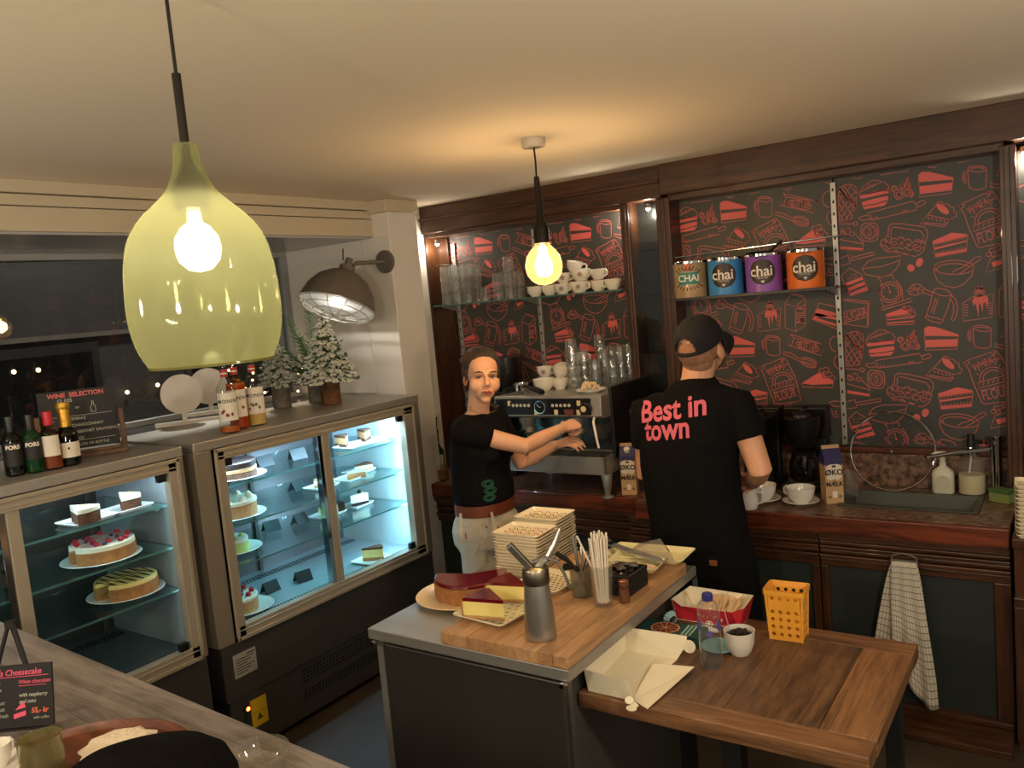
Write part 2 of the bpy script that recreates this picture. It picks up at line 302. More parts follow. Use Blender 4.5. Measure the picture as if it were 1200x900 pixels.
DRAW = [('C',[(-435,-112),(-436,-48),(-432,21),(-421,50),(-398,60),(-370,58),(-350,43),(-344,13),(-350,-40),(-367,-91),(-369,-123)]),('L',[(-440,-114),(-368,-123)]),('L',[(-438,-129),(-371,-136)]),('C',[(-348,-138),(-352,-145),(-359,-147),(-366,-143),(-369,-135),(-365,-128),(-358,-126),(-351,-130)]),('L',[(-430,55),(-380,-41)]),('L',[(-430,51),(-363,-49)]),('L',[(-430,47),(-349,-56)]),('L',[(-416,41),(-350,-62)]),('L',[(-432,16),(-366,-111)]),('L',[(-434,-23),(-392,-117)]),('L',[(-428,45),(-356,-78)]),('L',[(-408,59),(-348,-35)]),('L',[(-436,-67),(-416,-114)]),('L',[(-380,59),(-344,3)]),('L',[(-344,32),(-434,-72)]),('L',[(-366,57),(-433,-18)]),('L',[(-344,-2),(-432,-107)]),('L',[(-352,-44),(-406,-115)]),('L',[(-392,59),(-432,21)]),('L',[(-364,-82),(-383,-118)]),('C',[(-334,6),(-320,34),(-269,64),(-220,47),(-199,22),(-201,2),(-226,7),(-334,-3)]),('F',[(-333,-6),(-267,8),(-201,9),(-202,-10),(-263,-15),(-330,-20)]),('F',[(-325,-36),(-268,-27),(-205,-22),(-204,-41),(-265,-52),(-323,-54)]),('F',[(-322,-60),(-265,-56),(-204,-48),(-224,-68),(-316,-72)]),('L',[(-321,14),(-279,42)]),('L',[(-298,22),(-259,44)]),('L',[(-275,30),(-239,47)]),('L',[(-252,39),(-219,50)]),('C',[(-135,-27),(-140,-41),(-153,-47),(-167,-42),(-176,-29),(-176,-14),(-166,-3),(-152,-2),(-139,-12)]),('C',[(-144,-26),(-149,-36),(-159,-37),(-168,-28),(-167,-16),(-158,-10),(-148,-15)]),('C',[(-104,-20),(-109,-33),(-121,-38),(-134,-34),(-142,-22),(-141,-8),(-132,2),(-119,2),(-108,-6)]),('C',[(-112,-19),(-117,-28),(-126,-29),(-134,-21),(-134,-11),(-126,-5),(-116,-9)]),('C',[(-91,-30),(-94,-39),(-103,-43),(-112,-40),(-118,-31),(-117,-21),(-111,-14),(-102,-13),(-94,-20)]),('C',[(-96,-29),(-100,-36),(-107,-36),(-112,-31),(-112,-23),(-106,-19),(-99,-22)]),('C',[(-161,5),(-165,-4),(-173,-8),(-183,-5),(-189,4),(-188,14),(-182,21),(-172,22),(-164,15)]),('C',[(-167,6),(-170,-1),(-177,-1),(-183,4),(-183,12),(-177,16),(-170,13)]),('C',[(-125,9),(-128,1),(-136,-2),(-144,0),(-149,8),(-148,17),(-143,23),(-135,24),(-128,18)]),('C',[(-130,10),(-133,4),(-139,4),(-144,8),(-144,15),(-138,19),(-132,16)]),('L',[(-146,12),(-128,28),(-109,58)]),('L',[(-111,2),(-115,31),(-109,58)]),('L',[(-124,4),(-121,37)]),('L',[(-103,-8),(-106,25)]),('F',[(-66,58),(-53,68),(-21,63),(77,22),(75,12),(-66,22)]),('F',[(-68,2),(73,0),(70,-25),(68,-36),(-67,-35)]),('L',[(-68,58),(-67,-48),(69,-48),(77,20)]),('C',[(213,39),(210,34),(202,31),(190,30),(175,31),(161,35),(149,40),(141,45),(138,51),(141,56),(150,59),(162,60),(176,58),(190,55),(202,50),(210,44)]),('L',[(138,49),(139,-3),(141,-34),(159,-46),(187,-50),(208,-44),(213,39)]),('L',[(129,-14),(126,-12),(123,-10),(121,-6),(119,-2),(118,2),(117,7),(116,12),(116,18),(117,23),(118,28),(119,32),(121,36),(124,39),(126,41),(129,42),(132,43)]),('L',[(132,-4),(130,-3),(129,-1),(128,1),(127,4),(126,6),(125,9),(125,13),(125,16),(125,19),(126,22),(127,25),(128,27),(129,29),(131,30),(132,31),(134,32)]),('L',[(147,49),(149,50),(152,51),(155,51),(158,51),(162,51),(167,51),(171,51),(176,50),(180,49),(185,48),(189,47),(193,46),(197,44),(200,43),(202,41),(204,40)]),('C',[(-298,-92),(-96,-63),(-84,-77),(-81,-106),(-282,-129),(-295,-125)]),('L',[(-299,-100),(-317,-105),(-338,-107),(-341,-116),(-323,-126),(-295,-122)]),('L',[(-84,-77),(-51,-65),(-41,-76),(-50,-86),(-81,-93)]),('L',[(-288,-102),(-283,-129)]),('L',[(-272,-126),(-274,-115)]),('L',[(-258,-125),(-260,-113)]),('L',[(-142,-112),(-143,-100)]),('L',[(-133,-111),(-134,-99)]),('L',[(-122,-109),(-123,-98)]),('C',[(-72,-172),(-26,-127),(10,-85),(22,-79),(34,-98),(51,-95),(63,-113),(74,-114),(76,-136),(88,-144),(82,-161),(67,-165),(35,-201)]),('F',[(54,-142),(48,-144),(40,-143),(30,-137),(20,-128),(12,-118),(6,-108),(4,-98),(5,-92),(11,-90),(19,-92),(29,-98),(39,-106),(47,-116),(53,-127),(55,-136)]),('L',[(-39,-134),(64,-174)]),('L',[(-53,-170),(36,-190),(65,-171)]),('L',[(-35,-146),(-28,-159)]),('L',[(-18,-152),(-12,-165)]),('L',[(-1,-158),(5,-171)]),('L',[(16,-164),(22,-176)]),('L',[(32,-170),(38,-182)]),('C',[(94,-113),(117,-100),(166,-84),(206,-68),(230,-63),(245,-82),(282,-168),(306,-291),(279,-300),(176,-312),(166,-307),(152,-269),(130,-202),(115,-145)]),('L',[(128,-133),(165,-116),(253,-96)]),('C',[(119,-111),(118,-118),(111,-123),(103,-124),(98,-119),(99,-112),(105,-107),(114,-107)]),('C',[(227,-66),(226,-71),(220,-75),(213,-76),(209,-72),(210,-67),(216,-63),(222,-63)]),('L',[(154,-210),(274,-175),(277,-203),(153,-237),(154,-210)]),('L',[(161,-205),(160,-194),(161,-184),(164,-174),(168,-164),(174,-156),(182,-149),(191,-144),(201,-140),(211,-139),(222,-139),(232,-141),(242,-145),(250,-151),(258,-158),(264,-166),(269,-176)]),('L',[(174,-202),(174,-195),(174,-187),(176,-179),(180,-172),(185,-166),(191,-161),(198,-157),(205,-154),(213,-153),(221,-153),(229,-155),(236,-158),(243,-162),(249,-167),(253,-174),(257,-180)]),('L',[(161,-247),(185,-245),(281,-216)]),('L',[(156,-172),(147,-168)]),('L',[(163,-154),(154,-148)]),('L',[(174,-141),(167,-131)]),('L',[(189,-131),(184,-120)]),('L',[(206,-127),(204,-115)]),('L',[(224,-129),(225,-116)]),('L',[(242,-135),(245,-124)]),('L',[(257,-147),(263,-138)]),('L',[(269,-162),(277,-156)]),('L',[(170,-223),(177,-210)]),('L',[(191,-218),(198,-204)]),('L',[(212,-212),(218,-199)]),('L',[(232,-207),(239,-193)]),('L',[(253,-201),(260,-188)]),('L',[(-214,-219),(-208,-171),(-194,-157),(-148,-164),(-53,-190),(-38,-211),(-40,-237),(-52,-266),(-73,-266)]),('L',[(-199,-214),(-197,-182),(-184,-174),(-71,-207),(-55,-226),(-59,-254),(-90,-246)]),('C',[(-215,-246),(-219,-255),(-227,-260),(-237,-259),(-245,-252),(-248,-242),(-244,-233),(-236,-228),(-226,-229),(-218,-236)]),('C',[(-195,-234),(-199,-244),(-207,-249),(-217,-248),(-225,-241),(-228,-231),(-224,-222),(-216,-216),(-206,-218),(-198,-224)]),('C',[(-171,-247),(-174,-256),(-182,-261),(-192,-260),(-200,-253),(-203,-243),(-199,-234),(-191,-229),(-181,-230),(-173,-237)]),('C',[(-162,-263),(-166,-272),(-174,-277),(-184,-276),(-192,-269),(-194,-260),(-191,-250),(-183,-245),(-173,-246),(-165,-253)]),('C',[(-140,-245),(-143,-254),(-151,-259),(-161,-258),(-169,-251),(-171,-241),(-168,-232),(-160,-227),(-150,-228),(-142,-235)]),('C',[(-134,-270),(-138,-279),(-146,-284),(-156,-283),(-164,-276),(-166,-266),(-163,-257),(-155,-252),(-145,-253),(-137,-260)]),('C',[(-110,-258),(-113,-267),(-121,-272),(-131,-271),(-138,-264),(-141,-254),(-138,-245),(-130,-240),(-120,-241),(-112,-248)]),('C',[(-102,-279),(-105,-288),(-113,-294),(-123,-292),(-130,-286),(-133,-276),(-130,-267),(-122,-262),(-112,-263),(-104,-270)]),('C',[(-77,-271),(-80,-280),(-88,-285),(-98,-284),(-105,-277),(-108,-267),(-105,-258),(-97,-253),(-87,-254),(-80,-261)]),('C',[(-69,-287),(-72,-296),(-80,-301),(-90,-300),(-97,-293),(-100,-283),(-97,-274),(-89,-269),(-79,-270),(-71,-277)]),('C',[(-48,-274),(-51,-283),(-59,-288),(-68,-287),(-76,-280),(-79,-270),(-75,-261),(-67,-256),(-58,-258),(-50,-264)]),('C',[(-189,-263),(-193,-272),(-201,-277),(-211,-276),(-219,-269),(-221,-259),(-218,-250),(-210,-245),(-200,-246),(-192,-253)]),('L',[(-248,-250),(-245,-264),(-224,-281),(-180,-298),(-136,-307),(-97,-327),(-75,-318),(-57,-301),(-51,-278)]),('L',[(-237,-272),(-216,-294),(-180,-288),(-145,-311),(-110,-319)]),('C',[(-255,-191),(-257,-212),(-261,-222),(-267,-229),(-277,-232),(-297,-231),(-317,-227),(-326,-222),(-332,-214),(-335,-203),(-335,-181),(-333,-159),(-329,-149),(-322,-143),(-313,-140),(-293,-142),(-273,-145),(-264,-150),(-258,-158),(-255,-169)]),('C',[(-263,-190),(-266,-202),(-273,-213),(-284,-219),(-296,-220),(-308,-216),(-319,-207),(-325,-196),(-327,-182),(-324,-169),(-316,-159),(-306,-153),(-293,-152),(-281,-156),(-271,-165),(-265,-177)]),('C',[(-287,-189),(-290,-198),(-296,-202),(-301,-197),(-303,-187),(-300,-178),(-294,-174),(-289,-179)]),('L',[(-294,-164),(-302,-182)]),('L',[(-275,-188),(-268,-189)]),('L',[(-278,-199),(-272,-203)]),('L',[(-286,-206),(-283,-212)]),('L',[(-296,-207),(-296,-214)]),('L',[(-306,-203),(-309,-209)]),('L',[(-313,-195),(-318,-197)]),('L',[(-315,-184),(-322,-183)]),('L',[(-312,-173),(-317,-169)]),('L',[(-304,-166),(-307,-160)]),('L',[(-294,-165),(-294,-158)]),('L',[(-284,-169),(-281,-163)]),('L',[(-277,-178),(-271,-175)]),('L',[(-434,-166),(-408,-155),(-389,-153),(-363,-188),(-327,-233),(-330,-274),(-437,-255)]),('F',[(-436,-240),(-329,-261),(-331,-274),(-437,-255)]),('L',[(-436,-206),(-328,-240)]),('C',[(-379,-173),(-384,-182),(-397,-186),(-410,-183),(-419,-174),(-419,-163),(-409,-156),(-395,-156),(-383,-162)]),('C',[(-364,-185),(-368,-192),(-377,-195),(-386,-190),(-390,-182),(-385,-174),(-376,-171),(-367,-176)]),('C',[(-406,-180),(-410,-188),(-419,-190),(-429,-185),(-432,-176),(-428,-169),(-418,-166),(-409,-171)]),('L',[(-441,-300),(-400,-289),(-393,-330),(-440,-336)]),('L',[(-395,-304),(-283,-284),(-277,-291),(-279,-299),(-392,-317)]),('L',[(-438,-390),(-397,-352),(-343,-389)]),('F',[(-430,-429),(-337,-401),(-332,-414),(-424,-444)]),('F',[(-417,-454),(-329,-426),(-323,-440),(-411,-471)]),('F',[(-407,-481),(-320,-450),(-312,-471),(-400,-494)]),('L',[(-438,-390),(-400,-494)]),('L',[(-343,-389),(-312,-471)]),('L',[(-418,-377),(-414,-380)]),('L',[(-403,-389),(-398,-393)]),('L',[(-387,-402),(-383,-405)]),('L',[(-370,-384),(-366,-388)]),('L',[(-413,-391),(-409,-395)]),('L',[(-398,-404),(-393,-407)]),('L',[(-381,-386),(-376,-390)]),('L',[(-365,-399),(-361,-402)]),('L',[(-408,-406),(-404,-409)]),('L',[(-391,-388),(-387,-392)]),('L',[(-376,-401),(-371,-404)]),('L',[(-418,-378),(-413,-381)]),('L',[(-402,-390),(-397,-394)]),('L',[(-386,-403),(-382,-406)]),('L',[(-439,-511),(-319,-538),(-326,-654),(-443,-630)]),('L',[(-439,-511),(-410,-509),(-313,-528),(-319,-538)]),('L',[(-313,-528),(-322,-651)]),('C',[(-436,-572),(-327,-554),(-327,-604),(-437,-627)]),('C',[(-338,-362),(-313,-332),(-271,-317),(-158,-316),(-166,-352),(-183,-379),(-213,-403),(-248,-412),(-293,-401),(-325,-390)]),('L',[(-338,-362),(-245,-359),(-164,-338)]),('L',[(-266,-411),(-250,-436)]),('L',[(-202,-402),(-194,-427)]),('L',[(-268,-417),(-198,-404)]),('C',[(-164,-492),(-169,-511),(-180,-527),(-197,-536),(-216,-539),(-235,-534),(-252,-521),(-262,-504),(-265,-484),(-260,-465),(-249,-450),(-232,-440),(-212,-438),(-193,-443),(-177,-456),(-167,-473)]),('C',[(-175,-491),(-178,-506),(-187,-518),(-200,-525),(-216,-527),(-231,-523),(-243,-514),(-252,-500),(-254,-485),(-250,-470),(-241,-458),(-228,-451),(-213,-449),(-198,-454),(-185,-463),(-177,-476)]),('L',[(-214,-488),(-220,-458)]),('F',[(-209,-489),(-210,-493),(-214,-494),(-218,-492),(-220,-488),(-218,-484),(-214,-482),(-210,-484)]),('C',[(-258,-562),(-122,-524),(-116,-539),(-256,-574)]),('L',[(-248,-437),(-264,-474),(-259,-514),(-244,-560)]),('L',[(-185,-432),(-160,-473),(-158,-536)]),('L',[(-184,-491),(-179,-491)]),('L',[(-190,-508),(-187,-511)]),('L',[(-206,-518),(-205,-522)]),('L',[(-225,-516),(-226,-521)]),('L',[(-240,-504),(-244,-507)]),('L',[(-245,-486),(-250,-485)]),('L',[(-238,-468),(-242,-465)]),('L',[(-222,-459),(-224,-454)]),('L',[(-204,-460),(-202,-456)]),('L',[(-189,-472),(-185,-470)]),('F',[(-103,-390),(-110,-396),(-118,-396),(-126,-392),(-131,-384),(-133,-375),(-130,-367),(-123,-362),(-115,-362),(-107,-366),(-102,-373),(-100,-382)]),('F',[(-66,-365),(-73,-373),(-82,-377),(-89,-375),(-94,-367),(-94,-357),(-91,-347),(-83,-338),(-75,-335),(-67,-337),(-62,-344),(-62,-355)]),('F',[(-17,-260),(64,-231),(126,-246),(124,-258),(-14,-278)]),('F',[(-14,-293),(124,-273),(124,-280),(-13,-304)]),('L',[(-18,-260),(-9,-339),(122,-325),(129,-248)]),('F',[(-9,-323),(123,-311),(122,-324),(-9,-338)]),('L',[(-5,-285),(-2,-274)]),('L',[(-5,-323),(-3,-314)]),('L',[(8,-283),(11,-272)]),('L',[(9,-321),(11,-312)]),('L',[(22,-281),(25,-270)]),('L',[(22,-320),(24,-310)]),('L',[(35,-279),(38,-268)]),('L',[(36,-318),(38,-309)]),('L',[(49,-277),(52,-266)]),('L',[(49,-316),(51,-307)]),('L',[(62,-275),(65,-264)]),('L',[(62,-315),(64,-306)]),('L',[(75,-273),(78,-262)]),('L',[(76,-313),(78,-304)]),('L',[(89,-271),(92,-260)]),('L',[(89,-312),(91,-303)]),('L',[(102,-269),(105,-258)]),('L',[(102,-310),(104,-301)]),('L',[(115,-267),(118,-256)]),('L',[(116,-309),(117,-300)]),('C',[(150,-402),(144,-414),(126,-423),(99,-428),(67,-427),(36,-422),(8,-412),(-10,-399),(-16,-386),(-9,-373),(10,-364),(38,-360),(69,-360),(101,-366),(127,-376),(145,-388)]),('L',[(0,-402),(-3,-397),(-4,-392),(-2,-388),(3,-384),(10,-380),(20,-378),(31,-376),(43,-375),(57,-375),(70,-376),(84,-378),(96,-381),(108,-385),(118,-389),(126,-393),(132,-398)]),('L',[(-16,-386),(-16,-414),(-2,-453),(30,-479),(68,-489),(106,-476),(138,-442),(150,-404)]),('L',[(62,-418),(75,-406),(108,-395),(162,-354),(178,-352),(180,-365),(124,-404),(99,-420),(82,-428)]),('C',[(50,-518),(46,-523),(38,-525),(25,-525),(11,-522),(-3,-516),(-14,-509),(-20,-502),(-22,-495),(-18,-490),(-9,-487),(4,-488),(18,-491),(32,-496),(42,-504),(49,-511)]),('L',[(-23,-499),(-40,-564),(-62,-625),(-39,-641),(0,-654),(11,-646),(36,-584),(51,-523)]),('L',[(-58,-611),(8,-637)]),('L',[(51,-519),(70,-544),(78,-586),(68,-628),(57,-647),(49,-636),(60,-604),(61,-566),(46,-537)]),('L',[(-14,-533),(-35,-598)]),('L',[(-5,-535),(-26,-608)]),('C',[(-134,-487),(-111,-460),(-84,-458),(-63,-479),(-71,-504),(-99,-512),(-126,-505)]),('L',[(-111,-463),(-82,-508)]),('L',[(-123,-476),(-72,-490)]),('L',[(-130,-495),(-76,-475)]),('L',[(-65,-483),(-26,-503)]),('L',[(-69,-500),(-29,-520)]),('C',[(100,-562),(145,-537),(226,-532),(216,-638),(99,-649)]),('F',[(138,-558),(148,-540),(174,-533),(202,-538),(205,-561),(197,-595),(193,-565),(183,-570),(179,-612),(172,-570),(165,-576),(162,-634),(155,-582),(152,-568),(144,-580)]),('C',[(189,-520),(185,-531),(174,-537),(161,-536),(151,-528),(147,-517),(152,-506),(162,-500),(175,-501),(186,-509)]),('L',[(154,-501),(185,-500)]),('L',[(154,-505),(185,-504)]),('L',[(154,-510),(185,-509)]),('L',[(154,-515),(184,-513)]),('L',[(154,-519),(184,-518)]),('L',[(153,-524),(184,-523)]),('L',[(170,-498),(164,-486)]),('L',[(172,-498),(183,-488)]),('L',[(172,-497),(190,-504)]),('L',[(107,-572),(121,-571)]),('L',[(202,-572),(217,-570)]),('L',[(107,-585),(121,-584)]),('L',[(202,-584),(216,-582)]),('L',[(106,-598),(120,-597)]),('L',[(202,-596),(216,-594)]),('L',[(106,-611),(120,-610)]),('L',[(201,-608),(216,-606)]),('L',[(105,-624),(120,-623)]),('L',[(201,-620),(216,-618)]),('F',[(-237,-594),(-147,-566),(-136,-591),(-138,-601),(-235,-606)]),('F',[(-236,-620),(-112,-614),(-112,-620),(-235,-626)]),('F',[(-236,-636),(-113,-633),(-113,-639),(-235,-644)]),('L',[(-237,-594),(-233,-650),(-111,-651),(-110,-608),(-237,-608)]),('C',[(-140,-570),(-144,-577),(-153,-578),(-159,-572),(-159,-564),(-152,-559),(-144,-562)]),('C',[(-123,-573),(-127,-580),(-135,-581),(-141,-576),(-141,-567),(-134,-562),(-126,-565)]),('C',[(-108,-588),(-112,-596),(-120,-597),(-127,-591),(-126,-583),(-120,-578),(-112,-580)]),('C',[(-102,-603),(-106,-610),(-114,-612),(-120,-606),(-120,-598),(-113,-593),(-105,-595)]),('C',[(-117,-594),(-121,-602),(-130,-603),(-136,-597),(-136,-589),(-129,-584),(-121,-587)]),('C',[(196,-429),(218,-367),(262,-354),(276,-409)]),('F',[(220,-386),(273,-373),(275,-391),(229,-409)]),('C',[(220,-349),(216,-357),(208,-358),(202,-352),(202,-343),(209,-338),(217,-341)]),('C',[(232,-332),(229,-340),(221,-341),(214,-335),(214,-326),(221,-321),(229,-324)]),('C',[(248,-330),(244,-337),(236,-338),(230,-332),(230,-323),(237,-319),(245,-321)]),('C',[(263,-322),(259,-329),(251,-330),(245,-324),(245,-316),(251,-311),(259,-314)]),('C',[(240,-351),(236,-359),(228,-360),(222,-354),(222,-345),(228,-340),(236,-343)]),('C',[(271,61),(441,-2),(420,-58),(252,5)]),('L',[(271,61),(286,40),(441,-2)]),('L',[(286,40),(271,0)]),('C',[(412,-28),(406,-34),(392,-36),(372,-34),(350,-27),(328,-18),(310,-7),(300,4),(297,13),(304,19),(318,20),(338,18),(360,12),(382,2),(399,-9),(410,-19)]),('C',[(226,-29),(266,-40),(315,-73),(311,-85),(257,-55),(226,-42)]),('C',[(397,-109),(391,-116),(380,-120),(364,-119),(348,-114),(332,-106),(320,-96),(314,-85),(313,-75),(319,-68),(331,-64),(346,-65),(362,-70),(378,-78),(390,-88),(396,-99)]),('C',[(397,-109),(392,-112),(382,-112),(368,-110),(351,-104),(336,-97),(323,-89),(315,-81),(313,-75),(318,-72),(328,-72),(343,-75),(359,-80),(375,-88),(387,-96),(395,-103)]),('L',[(312,-79),(398,-110)]),('F',[(313,-201),(370,-166),(415,-139),(445,-174),(474,-190),(472,-206),(368,-210)]),('L',[(313,-204),(320,-221),(468,-226),(474,-190)]),('C',[(432,-138),(427,-147),(415,-148),(406,-140),(406,-130),(416,-124),(428,-128)]),('C',[(456,-133),(450,-142),(438,-143),(429,-135),(430,-124),(440,-119),(451,-123)]),('C',[(470,-158),(464,-168),(453,-169),(444,-161),(444,-150),(454,-144),(465,-148)]),('C',[(484,-176),(479,-185),(467,-186),(458,-178),(459,-167),(468,-162),(480,-166)]),('C',[(447,-164),(441,-173),(429,-174),(420,-166),(421,-155),(430,-149),(442,-153)]),('C',[(250,-508),(283,-461),(354,-487),(350,-626),(297,-659),(244,-634)]),('L',[(250,-508),(304,-528),(297,-659)]),('L',[(304,-528),(354,-487)]),('L',[(283,-461),(294,-457),(351,-479)]),('F',[(385,-590),(414,-544),(505,-574),(504,-586)]),('F',[(405,-567),(512,-598),(511,-611),(396,-580)]),('L',[(384,-598),(423,-517),(516,-546)]),('L',[(384,-598),(507,-657)]),('F',[(391,-586),(508,-632),(508,-644),(388,-598)]),('C',[(523,-314),(520,-319),(512,-323),(500,-325),(486,-324),(472,-322),(461,-318),(453,-312),(450,-306),(454,-301),(462,-298),(474,-296),(488,-296),(502,-298),(513,-303),(521,-308)]),('L',[(452,-308),(462,-363),(472,-380),(502,-380),(523,-318)]),('L',[(476,-341),(478,-368),(494,-366)]),('L',[(479,-352),(491,-350)]),('L',[(497,-40),(491,-38),(484,-35),(479,-31),(474,-25),(470,-18),(468,-11),(466,-3),(466,5),(467,13),(469,20),(472,26),(477,32),(482,36),(488,39),(494,40),(501,40)]),('L',[(511,-131),(505,-129),(500,-126),(494,-122),(490,-117),(487,-111),(484,-104),(483,-97),(482,-90),(483,-82),(486,-76),(489,-69),(493,-64),(497,-60),(503,-58),(508,-56),(514,-56)])]
DTEXT = [('WHEAT', 0.1824, -0.1199, 0.042, 26), ('FLOUR', 0.2247, -0.2635, 0.058, 13), ('SUGAR', -0.3805, -0.5902, 0.052, 12), ('BUTTER', 0.355, -0.0079, 0.036, -10), ('MILK', 0.3288, -0.5671, 0.056, 86)]

# ================================================================ SETTING
m_ceil = mat('ceiling_paint', (226, 214, 192), .9, bump=.03, bscale=30)
m_white = mat('white_paint', (222, 218, 210), .55)
m_cream = mat('cream_paint', (196, 184, 160), .5)
m_soffit = mat('soffit_paint', (170, 170, 170), .25)
m_floor = mat('floor_vinyl', (60, 48, 38), .6, var=.25, scale=3, bump=.05)
m_dw = wood('dark_wood_upright', (37, 20, 11), (84, 50, 28), 2, .34, 3, 7, .1, .25)
m_dwx = wood('dark_wood_level', (37, 20, 11), (86, 52, 29), 0, .34, 3, 7, .1, .25)
m_edge = wood('worn_edge_wood', (44, 16, 8), (124, 58, 28), 0, .38, 4, 6, .15, .3)
m_panel = mat('chalk_panel', (60, 60, 55), .48, var=.08, scale=5)
m_red = mat('red_print', (220, 100, 96), .55)
m_redd = mat('red_line_print', (186, 96, 90), .55)
m_steel = mat('brushed_steel', (176, 173, 166), .42, .72, var=.06, scale=2, stretch=(1, 30, 30))
m_steeld = mat('dull_steel', (112, 108, 102), .45, .6, var=.08, scale=3)
m_chrome = mat('chrome', (200, 200, 200), .1, 1.)
m_black = mat('black_plastic', (14, 14, 15), .38)
m_blackm = mat('black_matt', (10, 10, 10), .8)
m_gap = mat('shadow_gap', (6, 5, 5), .9)
g_clear = glass('clear_glass', (.93, .95, .95), .03, 1.3)
g_pane = glass('window_pane', (.78, .80, .80), .0, .9)
g_fridge = glass('fridge_pane', (.95, .98, .98), .0, .55)
g_shelf = glass('shelf_glass', (.80, .93, .91), .03, 1.0)

fl = struct(B().bx(-6, 4.5, -4, 4.6, -.06, 0).done('floor', m_floor))
ce = struct(B().bx(-4.6, 4.5, -4, 4.6, 2.65, 2.72).done('ceiling', m_ceil))

# window side: beam over the window, jamb column
wl = holder('wall_left')
B().bx(-4.6, -3.50, -4, 3.7, 2.445, 2.545).done('beam_board', m_cream, wl, bevel=.003)
B().bx(-4.6, -3.50, -4, 3.7, 2.549, 2.594).done('beam_board', m_cream, wl, bevel=.003)
B().bx(-4.6, -3.485, -4, 3.7, 2.598, 2.65).done('beam_board', m_cream, wl, bevel=.003)
B().bx(-4.45, -3.52, -4, 3.68, 2.435, 2.445).done('soffit', m_soffit, wl)
B().bx(-4.46, -4.36, -4, 4.3, 0, 1.44).done('wall_below_window', m_cream, wl)
struct(B().bx(-4.5, -3.92, -4, 3.68, 1.44, 1.488).done('trim_4', mat('sill_slate', (52, 54, 56), .25), None, bevel=.004))
col = B()
col.bx(-4.6, -3.60, 3.70, 4.3, 0, 2.65)
col.bx(-3.60, -3.37, 3.70, 3.95, 0, 2.65)
struct(col.done('trim_1', m_white, None, bevel=.004))
struct(B().bx(-4.4, -3.60, 3.682, 3.70, 1.50, 2.435).done('trim_2', m_white, None, bevel=.003))
struct(B().bx(-3.595, -3.36, 3.682, 3.70, 1.46, 2.435).done('trim_3', m_white, None, bevel=.003))
B().bx(-3.52, -3.35, 3.665, 3.96, 2.575, 2.65).done('column_cap', m_cream, wl, bevel=.006)

# window: frame, pane
win = holder('window_1', (-4.30, 0, 0))
for z0, z1 in ((1.488, 1.52), (2.40, 2.435)):
    B().bx(-.03, .03, -3, 3.68, z0, z1).done('frame_rail', mat('window_frame', (150, 152, 152), .35), win, bevel=.004)
B().bx(-.03, .03, 3.63, 3.68, 1.52, 2.40).done('frame_stile', M_['window_frame'], win, bevel=.004)
B().bx(-.03, .03, -3, -2.9, 1.52, 2.40).done('frame_stile', M_['window_frame'], win, bevel=.004)
B().bx(-.004, .004, -2.9, 3.63, 1.52, 2.40).done('pane', g_pane, win)

# outside: dark street and shop front across it
m_fac = mat('night_facade', (52, 50, 48), .8, var=.15, scale=1.5)
m_facd = mat('night_facade_dark', (24, 23, 24), .7)
m_facl = mat('night_stone', (96, 90, 82), .8, var=.1)
bd = thing('building', 'dark shop front across the street seen through the window', 'building', (-8.6, 0, 0))
B().bx(-.6, 0, -8, 12, -.2, 5.5).done('wall', m_fac, bd)
for y0, y1, z0, z1 in ((-.4, 1.0, .2, 1.95), (2.6, 4.7, .2, 1.95), (5.7, 9.3, .2, 1.95)):
    wd = B().bx(-.02, .05, y0, y1, z0, z1).done('window', m_facd, bd)
    B().bx(.05, .06, y0+.08, y1-.08, z0+.1, z1-.1).done('pane', glass('far_pane', (.5, .5, .5), .05, .6), wd)
for z in (2.00, 2.92): B().bx(0, .09, -8, 12, z, z+.05).done('ledge', m_facl, bd)
for z in (.75, 1.15, 1.55): B().bx(0, .03, 1.05, 2.5, z, z+.02).done('board_joint', m_facd, bd)
B().bx(.0, .06, 6.0, 9.1, 2.08, 2.62).done('sign_board', mat('sign_cream', (176, 164, 146), .7), bd)
lettering('OU', .5, mat('sign_letters', (120, 112, 100), .6), bd, facing((.075, 7.2, 2.33), PI/2), .005, name='sign_letters')
pil = B(); pil.bx(0, .14, 1.52, 1.98, 2.05, 2.16); pil.bx(0, .12, 1.6, 1.9, 1.2, 2.05)
for i in range(4): pil.tube([(.12, 1.64+i*.075, 1.3), (.12, 1.64+i*.075, 1.98)], .022, 6)
pil.done('fluted_bracket', mat('pale_stone', (170, 160, 150), .8), bd)
bulbw = emit('warm_spark', (1, .62, .28), 9.); bulbc = emit('cool_spark', (.95, .98, 1), 10.)
struct(B().bx(-8.0, -4.5, -8, 12, -.25, -.1).done('trim_9', m_facd))
sl = thing('street_light_string', 'cable with tiny cool lights hung over the dark street outside', 'string lights', (-5.4, 0, 2.52))
B().tube([(0, -3, .12), (0, .5, .0), (0, 2, -.03), (0, 4.2, .0), (0, 9, .12)], .004, 5).done('cable', m_blackm, sl)
for y, z in ((1.86, -.05), (1.54, -.20), (2.1, -.28), (3.84, -.09), (4.1, -.08), (1.14, -.21)):
    B().tube([(0, y, -.01), (0, y, z)], .002, 4).ball((0, y, z), .009, 8, 6).done('light_point', bulbc, sl)
for y, z in ((3.5, 1.72), (3.68, 1.73), (3.9, 1.72), (5.1, 1.40), (5.8, 1.42), (4.75, 1.37), (5.4, 1.36)):
    B().ball((.075, y*1.04, z), .022, 8, 6).done('shop_light', bulbw, bd)
